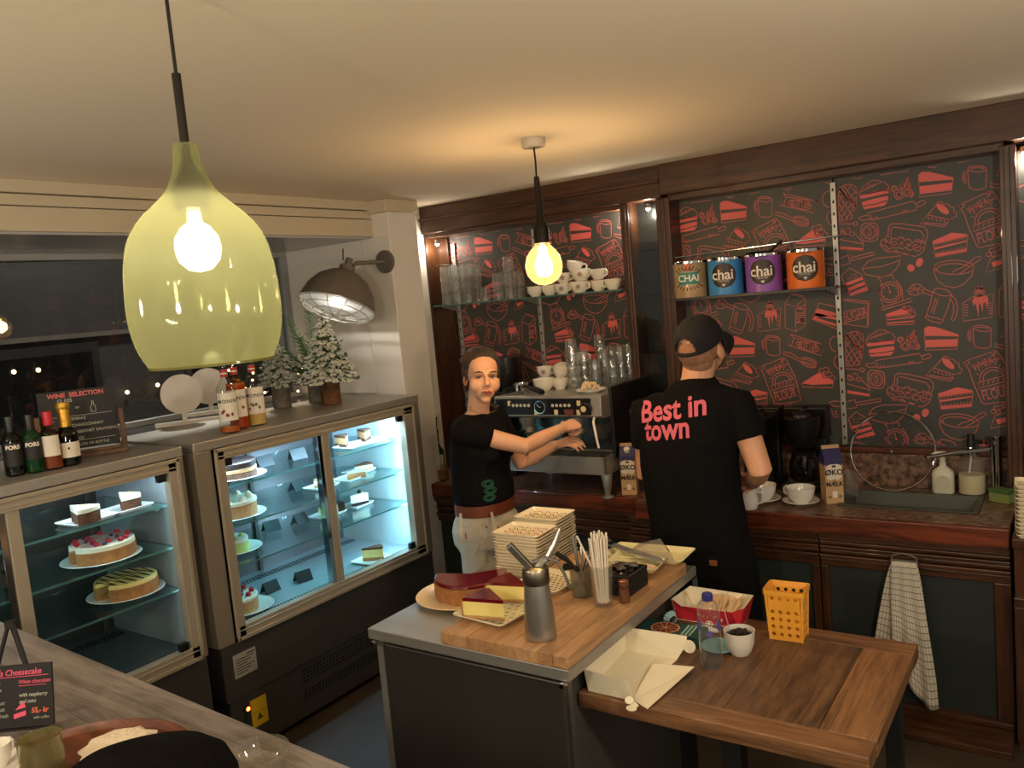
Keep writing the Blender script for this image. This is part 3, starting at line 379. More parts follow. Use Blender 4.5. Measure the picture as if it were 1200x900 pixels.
# ---------------------------------------------------------------- back wall with printed boards
wb = holder('wall_back')
B().bx(-4.6, 4.5, 4.56, 4.62, 0, 2.65).done('backing', m_blackm, wb)
struct(B().bx(-3.75, -1.888, 4.26, 4.45, 2.475, 2.65).done('trim_11', m_dwx, None, bevel=.004))
struct(B().bx(-1.882, .9, 4.245, 4.45, 2.485, 2.65).done('trim_12', m_dwx, None, bevel=.004))
struct(B().bx(-3.75, -1.888, 4.245, 4.28, 2.555, 2.575).done('trim_13', m_dwx, None, bevel=.004))
struct(B().bx(-3.60, -2.13, 4.29, 4.46, 2.448, 2.476).done('trim_14', m_dwx, None, bevel=.003))
struct(B().bx(-1.86, -.28, 4.29, 4.46, 2.452, 2.486).done('trim_15', m_dwx, None, bevel=.003))
for x0, x1 in ((-3.80, -3.585), (-2.15, -2.096), (-1.93, -1.85), (-.298, -.236), (.30, .40)):
    struct(B().bx(x0, x1, 4.28, 4.46, .901, 2.474).done('trim_%d' % (30+int(abs(x0)*10)), m_dw, None, bevel=.005))
for x in (-2.123, -1.89, -.268): B().bx(x-.012, x+.012, 4.272, 4.284, .92, 2.47).done('trim_%d' % (70+int(abs(x)*10)), m_dw, None, bevel=.004); struct(C.objects[-1])
struct(B().bx(-3.585, -3.50, 4.40, 4.46, .9, 2.45).done('trim_16', m_dw, None))
B().bx(-2.10, -1.925, 4.40, 4.44, .9, 2.5).done('slot_back', mat('old_mirror', (46, 46, 45), .3, .5, var=.15, scale=5), wb)
B().bx(-2.096, -1.93, 4.295, 4.30, .95, 2.46).done('slot_glass', g_clear, wb)
for z in (2.20, 1.95, 1.62, 1.40): B().bx(-2.09, -1.93, 4.31, 4.40, z, z+.006).done('slot_shelf', g_shelf, wb)

def ribbons(x0, x1, z0, z1, origins, wid=.0042):
    """the printed drawings of one board: lines as flat ribbons, fills as polygons; clipped to the board"""
    bm = bmesh.new(); m_ = 0
    for ox, oz in origins:
        for typ, pts in DRAW:
            P = [Vector((ox+a/1000, 0, oz+b/1000)) for a, b in pts]
            if max(p.x for p in P) < x0 or min(p.x for p in P) > x1 or max(p.z for p in P) < z0 or min(p.z for p in P) > z1: continue
            if typ == 'F':
                try: f = bm.faces.new([bm.verts.new(p) for p in P]); f.material_index = 0
                except ValueError: pass
                continue
            if typ == 'C': P = P+[P[0], P[1]]
            prev = None; n = len(P)
            rng = range(n) if typ == 'L' else range(n-1)
            for i in rng:
                if typ == 'C': a, b = (P[i-1] if i else P[n-3]), P[i+1]
                else: a, b = P[max(0, i-1)], P[min(n-1, i+1)]
                t = b-a
                if t.length < 1e-6: continue
                t.normalize(); nn = Vector((-t.z, 0, t.x))*wid/2
                cur = (bm.verts.new(P[i]+nn), bm.verts.new(P[i]-nn))
                if prev: f = bm.faces.new((prev[0], prev[1], cur[1], cur[0])); f.material_index = 1
                prev = cur
        for s, tx, tz, size, ang in DTEXT:
            me = text_mesh(s, size*1.2, .0004); tgt = {'FLOUR': (.118, .048), 'WHEAT': (.112, .036), 'SUGAR': (.112, .042), 'BUTTER': (.10, .034), 'MILK': (.10, .044)}[s]; xs = [v.co.x for v in me.vertices]; ys = [v.co.y for v in me.vertices]; me.transform(Matrix.Diagonal((tgt[0]/(max(xs)-min(xs)), tgt[1]/(max(ys)-min(ys)), 1, 1))); me.transform(Matrix.Translation((ox+tx, 0, oz+tz)) @ Matrix.Rotation(-math.radians(ang), 4, 'Y') @ Matrix.Rotation(PI/2, 4, 'X'))
            if not (x0 < ox+tx < x1 and z0 < oz+tz < z1): continue
            k = len(bm.faces); bm.from_mesh(me); bm.faces.ensure_lookup_table()
            for f in bm.faces[k:]: f.material_index = 1
            bpy.data.meshes.remove(me)
    bm.normal_update()
    bmesh.ops.triangulate(bm, faces=[f for f in bm.faces if len(f.verts) > 4])
    for co, no in (((x0, 0, 0), (-1, 0, 0)), ((x1, 0, 0), (1, 0, 0)), ((0, 0, z0), (0, 0, -1)), ((0, 0, z1), (0, 0, 1))):
        bmesh.ops.bisect_plane(bm, geom=bm.verts[:]+bm.edges[:]+bm.faces[:], plane_co=co, plane_no=no, clear_outer=True)
    me = bpy.data.meshes.new('printed_drawings'); bm.to_mesh(me); bm.free()
    return me
TZ = .732
for x0, x1, z0, ox in ((-3.50, -2.822, .9, -3.22), (-2.816, -2.13, .9, -2.491), (-1.93, -1.028, 1.095, -1.545), (-1.022, -.30, 1.095, -.569), (-.236, .30, 1.095, .25)):
    p = B().bx(x0, x1, 4.42, 4.44, z0, 2.452).done('printed_board', m_panel, wb, bevel=.001)
    me = ribbons(x0+.004, x1-.004, z0+.01, 2.442, [(ox+dx, 2.355-TZ*j) for j in (-1, 0, 1, 2) for dx in (-.976, 0, .976)])
    o = bpy.data.objects.new('printed_drawings', me); C.objects.link(o); o.parent = p; o.location = (0, 4.4185, 0)
    me.materials.append(m_red); me.materials.append(m_redd)
for x, z0, z1 in ((-3.462, .95, 2.40), (-2.819, .95, 2.42), (-1.025, 1.1, 2.435)):
    s = B(); s.bx(x-.013, x+.013, 4.405, 4.42, z0, z1)
    st = s.done('shelf_standard', m_steel, wb, bevel=.002)
    h = B()
    for i in range(int((z1-z0)/.06)): h.bx(x-.004, x+.004, 4.4035, 4.406, z0+.03+i*.06, z0+.045+i*.06)
    h.done('slot_row', m_gap, st)['kind'] = 'stuff'
struct(B().bx(-1.93, -.30, 4.385, 4.44, 1.066, 1.095).done('trim_17', m_edge, None, bevel=.004))
struct(B().bx(-3.58, -2.13, 4.385, 4.44, .90, 1.0).done('trim_18', m_edge, None, bevel=.004))
# small spot lights at the niche corners
for x, y, z in ((-3.53, 4.33, 2.41), (-2.165, 4.36, 2.43), (-2.01, 4.36, 2.44), (-.205, 4.36, 2.44)):
    t = thing('niche_light', 'small bright halogen at the upper corner of the %s' % {-3.53: 'left glass shelf niche', -2.165: 'left niche beside the mirror slot', -2.01: 'narrow mirror slot', -.205: 'far right niche'}[x], 'light', (x, y, z))
    B().lathe([(.018, .022), (.018, 0), (.014, -.003)], n=12).done('housing', m_chrome, t)
    B().ball((0, 0, -.004), .013, 10, 6).done('bulb', emit('halogen', (1, .9, .75), 22.), t)
    lamp('niche_lamp', 'POINT', (x, y-.03, z-.035), 2.4, (1, .88, .70), .015)
# ---------------------------------------------------------------- base cabinets and worktop
m_green = mat('green_board', (36, 44, 40), .55, var=.06)
def cabinet(x0, x1, yf, label, panels, ct=.812):
    t = thing('base_cabinet', label, 'cabinet', ((x0+x1)/2, yf, 0))
    w = x1-x0; h = w/2
    B().bx(-h, h, .03, .54, .03, ct).done('carcass', m_dw, t)
    B().bx(-h, h, -.22, .03, 0, .03).done('plinth', m_dwx, t, bevel=.004)
    B().bx(-h, h, -.03, .03, .03, .055).done('bottom_rail', m_dwx, t, bevel=.004)
    for z0, z1, d in ((.79, .813, .035), (.775, .788, .02), (.755, .772, .012), (.735, .752, .02), (.715, .732, .01), (.692, .712, .025), (.655, .69, .012)):
        B().bx(-h, h, -d, .03, z0, z1).done('moulding', m_dwx, t, bevel=.004)
    for a, b in panels:
        B().bx(a, b, .012, .03, .055, .655).done('door_panel', m_green, t)
    e = [-h]+[q for p in panels for q in p]+[h]
    for a, b in zip(e[::2], e[1::2]):
        if b-a > .004: B().bx(a, b, -.012, .03, .055, .655).done('stile', m_dw, t, bevel=.004)
    return t
cabinet(-3.66, -1.99, 3.89, 'dark wood base cabinet below the espresso machine', [(-.78, -.30), (-.22, .26), (.34, .78)])
cabinet(-1.985, -1.025, 3.82, 'dark wood base cabinet with green panels behind the standing man', [(-.45, .0), (.06, .445)])
cabinet(-1.02, -.262, 3.82, 'dark wood base cabinet with green panel below the sink', [(-.345, .315)], .72)
ep = thing('side_cabinet', 'dark wood end cabinet at right edge carrying the plate stack', 'cabinet', (.30, 3.72, 0))
B().bx(-.545, .6, 0, .60, .0, .84).done('carcass', m_dw, ep)
B().bx(-.55, .6, -.03, .60, .845, .885).done('top', m_dwx, ep, bevel=.004)
B().bx(-.55, .6, -.02, 0, .60, .64).done('moulding', m_dwx, ep, bevel=.004)
B().bx(-.55, -.46, -.012, 0, .03, .60).done('stile', m_dw, ep, bevel=.004)

m_gran = mat('brown_granite', (150, 116, 94), .35, scale=34, col2=(34, 24, 22), coat=.05)
wt = thing('worktop', 'speckled brown granite worktop with dark wooden front edge running along the back wall', 'worktop', (-2, 4, .9))
g = B()
# granite around the sink cut-out (sink x -.97..-.39, y 3.965..4.265)
def wb_(x0, x1, y0, y1): g.bx(x0+2, x1+2, y0-4, y1-4, -.035, 0)
wb_(-3.59, -1.93, 3.88, 4.415); wb_(-1.93, -.975, 3.80, 4.415); wb_(-.975, -.388, 3.80, 3.96); wb_(-.975, -.388, 4.268, 4.415); wb_(-.388, -.262, 3.80, 4.415)
g.done('granite_slab', m_gran, wt)
B().bx(-1.59, .07, -.155, -.12, -.085, -.001).done('front_edge', m_edge, wt, bevel=.006)
B().bx(.07, 1.738, -.235, -.20, -.085, -.001).done('front_edge', m_edge, wt, bevel=.006)
struct(B().bx(-1.93, -.262, 4.375, 4.42, .901, 1.065).done('trim_60', m_gran, None))
sk = B(); sx0, sx1, sy0, sy1, d = 1.028, 1.61, -.038, .266, -.17
sk.add([(sx0, sy0, .004), (sx1, sy0, .004), (sx1, sy1, .004), (sx0, sy1, .004), (sx0+.02, sy0+.02, .004), (sx1-.02, sy0+.02, .004), (sx1-.02, sy1-.02, .004), (sx0+.02, sy1-.02, .004),
        (sx0+.035, sy0+.03, d), (sx1-.035, sy0+.03, d), (sx1-.035, sy1-.03, d), (sx0+.035, sy1-.03, d)],
       [(0, 1, 5, 4), (1, 2, 6, 5), (2, 3, 7, 6), (3, 0, 4, 7), (4, 5, 9, 8), (5, 6, 10, 9), (6, 7, 11, 10), (7, 4, 8, 11), (8, 9, 10, 11)])
sko = sk.done('sink_basin', mat('sink_steel', (92, 94, 86), .5, .5), None, (-2, 4, .9), solid=.003); tag(sko, 'rectangular steel sink basin let into the granite worktop', 'sink')

# ================================================================ CAKE DISPLAY CASES
m_case = mat('case_steel', (142, 132, 116), .42, .35)
m_casel = mat('case_front', (78, 75, 70), .45, .5, var=.08, scale=2)
m_alu = mat('warm_aluminium', (176, 165, 145), .36, .35)
m_inw = mat('case_inner_white', (206, 218, 222), .4)
m_ing = mat('case_inner_grey', (150, 154, 158), .35)
m_tube = emit('cool_tube', (.6, .87, 1), 9.)
def display_case(yc, w, label, fy0, fy1, gy0, gy1, my, detail, power, lcol, back):
    t = thing('display_case', label, 'display case', (-3.2, yc, 0)); h = w/2
    fy0 -= yc; fy1 -= yc; gy0 -= yc; gy1 -= yc; my -= yc; D = -.70
    B().bx(D, 0, -h+.01, h-.01, .30, .56).done('front_panel', m_casel, t, bevel=.004)
    B().bx(D+.02, -.012, -h+.03, h-.012, .03, .296).done('lower_panel', m_casel, t, bevel=.004)
    for y in (-h+.1, h-.1):
        for x in (D+.1, -.1): B().bx(x-.02, x+.02, y-.02, y+.02, 0, .03).done('foot', m_black, t)
    B().bx(D, .004, -h, h, 1.455, 1.498).done('top', m_steel, t, bevel=.004)
    for a, b in ((-h, fy0), (fy1, h)): B().bx(D, .0, a, b, .56, 1.455).done('side_wall', m_case, t, bevel=.004)
    B().bx(D, D+.03, fy0, fy1, .56, 1.455).done('back_wall', back, t)
    B().bx(D+.03, -.03, fy1-.012, fy1-.002, .6, 1.45).done('side_lining', m_inw if detail else m_ing, t)
    B().bx(D+.03, -.03, fy0+.002, fy0+.012, .6, 1.45).done('side_lining', m_ing, t)
    B().bx(D+.03, -.03, fy0+.012, fy1-.012, 1.43, 1.455).done('roof_lining', m_ing, t)
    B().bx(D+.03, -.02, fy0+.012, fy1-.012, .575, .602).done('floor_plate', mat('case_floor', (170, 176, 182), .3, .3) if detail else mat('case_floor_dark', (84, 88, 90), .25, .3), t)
    # door frame: outer moulding with an inner step
    for nm, (a, b, z0, z1) in {'frame_left': (fy0, gy0, .565, 1.455), 'frame_right': (gy1, fy1, .565, 1.455), 'frame_top': (fy0, fy1, 1.402, 1.455), 'frame_bottom': (fy0, fy1, .565, .628)}.items():
        q = B(); q.bx(-.03, .016, a, b, z0, z1)
        e = .016
        if nm == 'frame_left': q.bx(-.03, .024, a, a+e, z0, z1)
        if nm == 'frame_right': q.bx(-.03, .024, b-e, b, z0, z1)
        if nm == 'frame_top': q.bx(-.03, .024, a, b, z1-e, z1); q.bx(-.02, .020, a+.02, b-.02, z0+.014, z0+.018)
        if nm == 'frame_bottom': q.bx(-.03, .024, a, b, z0, z0+e); q.bx(-.02, .020, a+.02, b-.02, z1-.022, z1-.018)
        q.done(nm, m_alu, t, bevel=.003)
    B().bx(-.032, .010, my-.024, my+.024, .628, 1.402).done('mullion', m_alu, t, bevel=.003)
    B().bx(-.034, .004, my-.05, my-.026, .628, 1.402).done('door_edge', m_chrome, t, bevel=.002)
    for a, b, x in ((gy0, my, -.004), (my, gy1, -.022)):
        B().bx(x-.002, x+.002, a, b, .628, 1.402).done('glass_door', g_fridge, t)
    for y, z in ((gy1-.03, 1.385), (gy0+.02, 1.385), (gy1-.03, .645)): B().bx(-.012, .012, y-.02, y+.02, z-.018, z+.018).done('door_stop', m_black, t, bevel=.003)
    for z in (1.255, 1.067, .877):
        s = B().bx(-.60, -.06, fy0+.014, fy1-.014, z-.008, z).done('shelf', g_shelf, t)
        B().bx(-.0601, -.0585, fy0+.014, fy1-.014, z-.0085, z+.0005).done('shelf_edge', glass('shelf_edge', (.45, .72, .68), .2, 1.0, .35, (.4, .68, .64)), s)
        for y in (fy1-.02, fy0+.02):
            B().add([(-.58, y, z-.008), (-.10, y, z-.008), (-.16, y, z-.04), (-.58, y, z-.06)], [(0, 1, 2, 3)]).done('bracket', m_inw, t, solid=.004)
    for y in (my+.02, fy1-.06): B().bx(D+.03, D+.045, y-.012, y+.012, .6, 1.43).done('rack_post', m_casel, t, bevel=.002)
    # punched strips in the floor plate, front and back
    for x0, x1 in ((-.105, -.035), (-.60, -.54)):
        q = B(); n = int((fy1-fy0-.06)/.021)
        for i in range(n):
            for j in range(3): q.bx(x0+.004+j*.023, x0+.018+j*.023, fy0+.03+i*.021+(j % 2)*.008, fy0+.042+i*.021+(j % 2)*.008, .6018, .603)
        q.done('punched_holes', m_gap, t)['kind'] = 'stuff'
    # light tubes behind the frame
    B().tube([(-.05, gy0-.02, 1.418), (-.05, gy1+.02, 1.418)], .008, 8).done('light_tube', m_tube, t)
    if detail: B().tube([(-.045, gy1+.03, .66), (-.045, gy1+.03, 1.40)], .006, 8).done('light_tube', m_tube, t)
    a = lamp('case_light', 'AREA', (-3.2-.075, yc+(gy0+gy1)/2, 1.405), power, lcol, (.03, gy1-gy0), (0, math.radians(24), 0))
    a2 = lamp('case_light', 'AREA', (-3.2-.05, yc+gy1+.015, 1.0), power*(.35 if detail else .06), lcol, (.7, .03), (0, math.radians(90), math.radians(38)))
    if detail:
        q = holder('x'); bpy.data.objects.remove(q)
        for z0, hh, yy in ((.20, .075, 3.02), (.115, .05, 3.02)):
            bm_ = B(); holed(bm_, .92, hh, 42, 4 if hh > .06 else 3, .0075, Matrix.Translation((-.008, yy-yc, z0)) @ Matrix.Rotation(PI/2, 4, 'Z') @ Matrix.Shear('XZ', 4, (0, 0)), 6)
            v = bm_.done('vent_grille', m_casel, t); B().bx(-.0115, -.0105, yy-yc-.46, yy-yc+.46, z0, z0+hh).done('vent_dark', m_gap, v)
        B().bx(0, .002, 2.178-yc, 2.302-yc, .395, .505).done('rating_label', mat('rating_label', (150, 148, 140), .6, var=.1, scale=30), t)
        q = B()
        for i in range(6): q.bx(.002, .0024, 2.19-yc, (2.25+.02*(i % 3))-yc, .41+i*.013, .414+i*.013)
        q.bx(.002, .0024, 2.25-yc, 2.295-yc, .487, .492); q.done('label_print', m_blackm, t)
        s = B().bx(-.012, -.0095, 2.246-yc, 2.336-yc, .122, .255).done('warning_sticker', mat('yellow_sticker', (206, 168, 30), .5), t)
        B().prism([(-.018, -.012), (.018, -.012), (0, .018)], 0, .0006, Matrix.Translation((-.0093, 2.29-yc, .165)) @ Matrix.Rotation(PI/2, 4, 'Z') @ Matrix.Rotation(PI/2, 4, 'X')).done('warning_triangle', mat('sticker_print', (60, 48, 10), .6), s)
        B().bx(-.0094, -.0092, 2.252-yc, 2.33-yc, .188, .19).done('sticker_line', M_['sticker_print'], s)
        B().tube([(-.012, 2.222-yc, .235), (.004, 2.222-yc, .235)], .015, 14).done('indicator_rim', m_black, t)
        B().tube([(-.012, 2.222-yc, .235), (.006, 2.222-yc, .235)], .010, 14).done('indicator_light', emit('orange_lamp', (1, .16, .03), 6.), t)
        B().bx(-.012, .002, 2.208-yc, 2.236-yc, .165, .20).done('rocker_switch', mat('switch_grey', (40, 48, 50), .4), t, bevel=.003)
    return t
display_case(2.862, 1.496, 'stainless cake display case with bright blue lit shelves beside the jamb column', 2.205, 3.547, 2.258, 3.46, 2.866, True, 15., (.42, .73, 1.0), mat('case_back_pale', (104, 94, 94), .3, .2))
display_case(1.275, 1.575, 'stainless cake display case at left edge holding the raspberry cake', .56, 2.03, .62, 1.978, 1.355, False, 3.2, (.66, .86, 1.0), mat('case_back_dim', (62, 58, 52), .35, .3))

# ------------------------------------------------ plates, cakes and slices
m_china = mat('white_china', (228, 226, 220), .2, coat=.4)
m_crust = mat('biscuit_crust', (168, 112, 62), .8, var=.2, scale=40, bump=.4, bscale=90)
m_dcrust = mat('dark_crust', (92, 56, 32), .85, var=.25, scale=40, bump=.5, bscale=90)
m_cream = mat('cream_top', (238, 230, 206), .6, bump=.15, bscale=60)
m_custard = mat('custard', (234, 214, 140), .55, var=.06, scale=30)
m_choc = mat('chocolate', (44, 26, 20), .4, var=.2, scale=30)
m_cherry = mat('cherry_glaze', (110, 14, 30), .12, coat=.7, var=.25, scale=14)
m_rasp = mat('raspberry', (190, 34, 60), .4, bump=.6, bscale=200)
m_blue = mat('blueberry', (38, 36, 74), .5)
m_pistachio = mat('pistachio', (188, 200, 112), .7, var=.15, scale=40)
m_tan = mat('tan_sponge', (190, 140, 92), .85, var=.15, scale=50, bump=.4, bscale=100)
def plate_mesh(r, h=.016):
    return B().lathe([(0, 0), (r*.55, 0), (r*.6, .003), (r*.98, h), (r, h+.002), (r*.985, h+.004), (r*.60, .007), (0, .006)], n=36)
def round_plate(loc, r, label, name='round_plate', cat='plate', m=None, group=None):
    return tag(plate_mesh(r).done(name, m or m_china, None, loc), label, cat, group)
def square_plate(loc, w, d, label, rz=0., m=None, group=None, h=.012):
    b = B(); rings = []
    for k, z in ((.86, 0), (.88, .001), (1, h), (1, h+.002), (.985, h+.003), (.85, .005), (.1, .004)):
        rings.append([(x, y, z) for x, y in rrect(w*k, d*k, min(w, d)*.08*k)])
    b.loft(rings); return tag(b.done('square_plate', m or m_china, None, loc, rz=rz), label, 'plate', group)
def sector(b, r, a0, a1, z0, z1, n=26, r0=0., bulge=0.):
    """solid cake sector (full ring if a1-a0 = 360)"""
    full = a1-a0 >= 359.9; pts = []
    for i in range(n+(0 if full else 1)):
        a = math.radians(a0+(a1-a0)*i/n); pts.append((r*math.cos(a), r*math.sin(a)))
    if not full: pts.append((0, 0))
    k = len(pts); c = .006
    sc = lambda q: [(x*(1-q/r), y*(1-q/r)) for x, y in pts]
    rings = [[(x, y, z0) for x, y in sc(.002)], [(x, y, z0+.003) for x, y in pts], [(x, y, z1-.004) for x, y in pts], [(x, y, z1) for x, y in sc(c)]]
    return b.loft(rings, smooth=False)
def cake(loc, r, label, layers, a0=0, a1=360, name='cake', deco=None, rz=0.):
    """layers: (part name, material, z0, z1, radius scale)"""
    t = thing(name, label, 'cake', loc, rz)
    for nm, m, z0, z1, k in layers: sector(B(), r*k, a0, a1, z0, z1).done(nm, m, t)
    if deco: deco(t, r)
    return t
def cslice(loc, label, layers, r=.11, ang=38, rz=0., deco=None):
    t = thing('cake_slice', label, 'cake slice', loc, rz)
    for nm, m, z0, z1, k in layers: sector(B(), r*k, -ang/2, ang/2, z0, z1, 8).done(nm, m, t)
    if deco: deco(t, r)
    return t
def berries(items, z, m=None):
    def f(t, r):
        for x, y, s, mm in items: B().ball((x, y, z+s*.6), (s, s, s*.9), 10, 7).done('berry', mm, t)
    return f
def ring_berries(n, rr, z, s, m):
    return lambda t, r: [B().ball((rr*r*math.cos(2*PI*i/n+.3), rr*r*math.sin(2*PI*i/n+.3), z+s*.5), s, 10, 7).done('berry', m, t) for i in range(n)]
def dollops(n, rr, z, s, m):
    return lambda t, r: [B().lathe([(0, -.004), (s, 0), (s*.9, s*.5), (s*.5, s), (0, s*1.35)], c=(rr*r*math.cos(2*PI*i/n), rr*r*math.sin(2*PI*i/n), z), n=10).done('dollop', m, t) for i in range(n)]
def price_card(loc, label, rz=.2):
    b = B(); b.add([(0, -.045, .055), (0, .045, .055), (.03, .045, 0), (.03, -.045, 0), (-.03, .045, 0), (-.03, -.045, 0)], [(0, 1, 2, 3), (1, 0, 5, 4)])
    return tag(b.done('price_card', mat('card_black', (18, 18, 20), .5), None, loc, solid=.002, rz=rz), label, 'price card')
Z1, Z2, Z3, Z0 = 1.2555, 1.0675, .8775, .6035
# right (blue lit) case
round_plate((-3.40, 2.45, Z1), .155, 'white round plate under the chocolate cake on the top shelf')
cake((-3.40, 2.43, Z1+.008), .125, 'tall chocolate cake with pale middle layer on the top shelf', [('base', m_dcrust, 0, .035, 1), ('cream_layer', m_tan, .035, .055, 1), ('topping', m_choc, .055, .085, 1)])
round_plate((-3.42, 2.43, Z2), .16, 'white round plate under the white frosted cake')
cake((-3.42, 2.42, Z2+.008), .125, 'brown cake with white piled frosting on the second shelf', [('base', m_tan, 0, .065, 1), ('frosting', m_cream, .065, .085, 1.02)], deco=dollops(9, .8, .083, .018, m_cream))
round_plate((-3.50, 2.46, Z3), .145, 'white round plate under the small green cake')
cake((-3.50, 2.43, Z3+.008), .105, 'small green topped cake on the third shelf', [('base', m_pistachio, 0, .05, 1), ('topping', m_cream, .05, .068, 1)], deco=dollops(6, .7, .066, .014, m_pistachio))
round_plate((-3.42, 2.42, Z0), .15, 'white round plate under the berry cake on the case floor')
cake((-3.43, 2.38, Z0+.008), .115, 'small cake with cream and red berries on the case floor', [('base', m_tan, 0, .06, 1), ('cream', m_cream, .06, .078, 1.01)], deco=lambda t, r: (ring_berries(8, .78, .078, .014, m_rasp)(t, r), ring_berries(5, .4, .078, .014, m_blue)(t, r)))
for x, y, z, s in ((-3.50, 2.71, Z1, 'left of two on the top shelf of the blue lit case'), (-3.46, 2.90, Z1, 'right of two on the top shelf of the blue lit case'), (-3.55, 2.945, Z2, 'on the second shelf of the blue lit case'), (-3.62, 2.80, Z3, 'left of two on the third shelf'), (-3.57, 2.955, Z3, 'right of two on the third shelf'), (-3.50, 2.655, Z0, 'nearer the berry cake on the case floor'), (-3.46, 2.84, Z0, 'right of two on the case floor')):
    price_card((x, y, z+.001), 'small black tent card '+s, rz=random.uniform(-.3, .5))
square_plate((-3.39, 3.31, Z1), .15, .34, 'long white plate with two brown slices on the top shelf', .05)
def L2(b, c, t1, h=.06): return [('crust', b, 0, .018, 1), ('filling', c, .018, h-.012, .99), ('topping', t1, h-.012, h, 1)]
cslice((-3.38, 3.18, Z1+.006), 'left of two brown slices on the top shelf', L2(m_dcrust, m_tan, m_dcrust, .065), rz=2.6, r=.12)
cslice((-3.40, 3.35, Z1+.006), 'right of two brown slices on the top shelf', L2(m_dcrust, m_tan, m_dcrust, .065), rz=2.4, r=.12)
square_plate((-3.45, 3.03, Z2), .14, .16, 'square plate behind the mullion on the second shelf', .1)
square_plate((-3.44, 3.23, Z2), .14, .17, 'square plate with pinkish slice on the second shelf', .1)
square_plate((-3.53, 3.40, Z2), .14, .17, 'square plate with green topped slice on the second shelf', .1)
cslice((-3.46, 2.99, Z2+.006), 'tan slice behind the mullion on the second shelf', L2(m_crust, m_cream, m_tan, .05), rz=1.2)
cslice((-3.41, 3.19, Z2+.006), 'low caramel slice in front on the second shelf', L2(m_crust, m_tan, m_cream, .045), rz=1.4)
cslice((-3.52, 3.36, Z2+.006), 'low green slice farthest back on the second shelf', L2(m_pistachio, m_cream, m_dcrust, .045), rz=1.4)
square_plate((-3.54, 3.13, Z3), .14, .20, 'square plate with white slice on the third shelf', .1)
square_plate((-3.53, 3.35, Z3), .14, .17, 'square plate with dark slice on the third shelf', .1)
cslice((-3.52, 3.05, Z3+.006), 'pale green flecked slice on the third shelf', L2(m_pistachio, m_cream, m_pistachio, .06), rz=1.2)
cslice((-3.55, 3.17, Z3+.006), 'dark crumbly slice behind the mullion on the third shelf', L2(m_dcrust, m_choc, m_choc, .05), rz=1.2, r=.08)
cslice((-3.52, 3.30, Z3+.006), 'dark chocolate slice with white top and a berry on the third shelf', L2(m_choc, m_cream, m_cream, .065), rz=1.5, deco=berries([(.07, 0, .014, m_choc)], .066))
square_plate((-3.34, 3.24, Z0), .15, .20, 'square plate with a single slice on the case floor', .05)
cslice((-3.36, 3.19, Z0+.006), 'brown topped cream slice alone on the case floor', L2(m_crust, m_custard, m_dcrust, .075), rz=.9, r=.12)
# left case
square_plate((-3.36, 1.70, Z1), .15, .19, 'left white plate on the top shelf of the left case', .1)
square_plate((-3.37, 1.88, Z1), .15, .17, 'right white plate on the top shelf of the left case', .1)
ll = [('sponge', m_dcrust, 0, .045, 1), ('frosting', m_cream, .045, .068, 1.02)]
cslice((-3.40, 1.66, Z1+.006), 'larger carrot cake slice with white frosting in the left case', ll, rz=.1, r=.13, ang=44, deco=berries([(.09, .01, .006, m_tan), (.10, -.02, .006, m_tan), (.07, 0, .005, m_tan)], .066))
cslice((-3.42, 1.88, Z1+.006), 'smaller carrot cake slice with white frosting in the left case', ll, rz=-.1, r=.12, ang=40, deco=berries([(.08, .01, .006, m_tan), (.10, -.01, .006, m_tan)], .066))
round_plate((-3.40, 1.76, Z2), .158, 'white round plate under the raspberry cake')
bl = [(math.cos(a)*q, math.sin(a)*q, .012, m_rasp) for a, q in ((-2.2, .10), (-1.7, .10), (-1.1, .06), (-.7, .105), (-.2, .085), (.2, .11), (.5, .108), (1.2, .10), (2., .1), (2.7, .1), (-2.6, .06))]
bl += [(math.cos(a)*q, math.sin(a)*q, .008, m_blue) for a, q in ((-1.9, .06), (-.9, .08), (.0, .05), (.9, .06), (1.8, .05), (-2.8, .09), (-.4, .11))]
cake((-3.40, 1.77, Z2+.008), .128, 'pale cheesecake topped with pink glaze and raspberries in the left case', [('crust', m_crust, 0, .058, 1), ('cream', m_cream, .05, .076, .985), ('glaze', mat('pink_glaze', (206, 130, 150), .25, var=.3, scale=16, col2=(240, 228, 214)), .076, .079, .93)], a0=-80, a1=255, deco=berries(bl, .078))
round_plate((-3.43, 1.86, Z3), .158, 'white round plate under the zigzag cake')
def zig(t, r):
    pts = []
    for i in range(13):
        y = -.105+.0175*i; e = math.sqrt(max(0, (.115)**2-y*y)); s = 1 if i % 2 else -1; pts.append((s*e, y, .0735))
    B().tube(pts, .0022, 5).done('chocolate_zigzag', m_choc, t)
cake((-3.43, 1.865, Z3+.008), .13, 'round cheesecake with chocolate zigzag and one slice gone in the left case', [('crust', m_crust, 0, .058, 1), ('cream', m_custard, .01, .072, .975)], a0=-62, a1=262, deco=zig)
cake((-3.45, 1.12, Z2+.008), .11, 'dark cake at the left end of the left case', [('base', m_dcrust, 0, .05, 1), ('topping', m_choc, .05, .07, 1)])

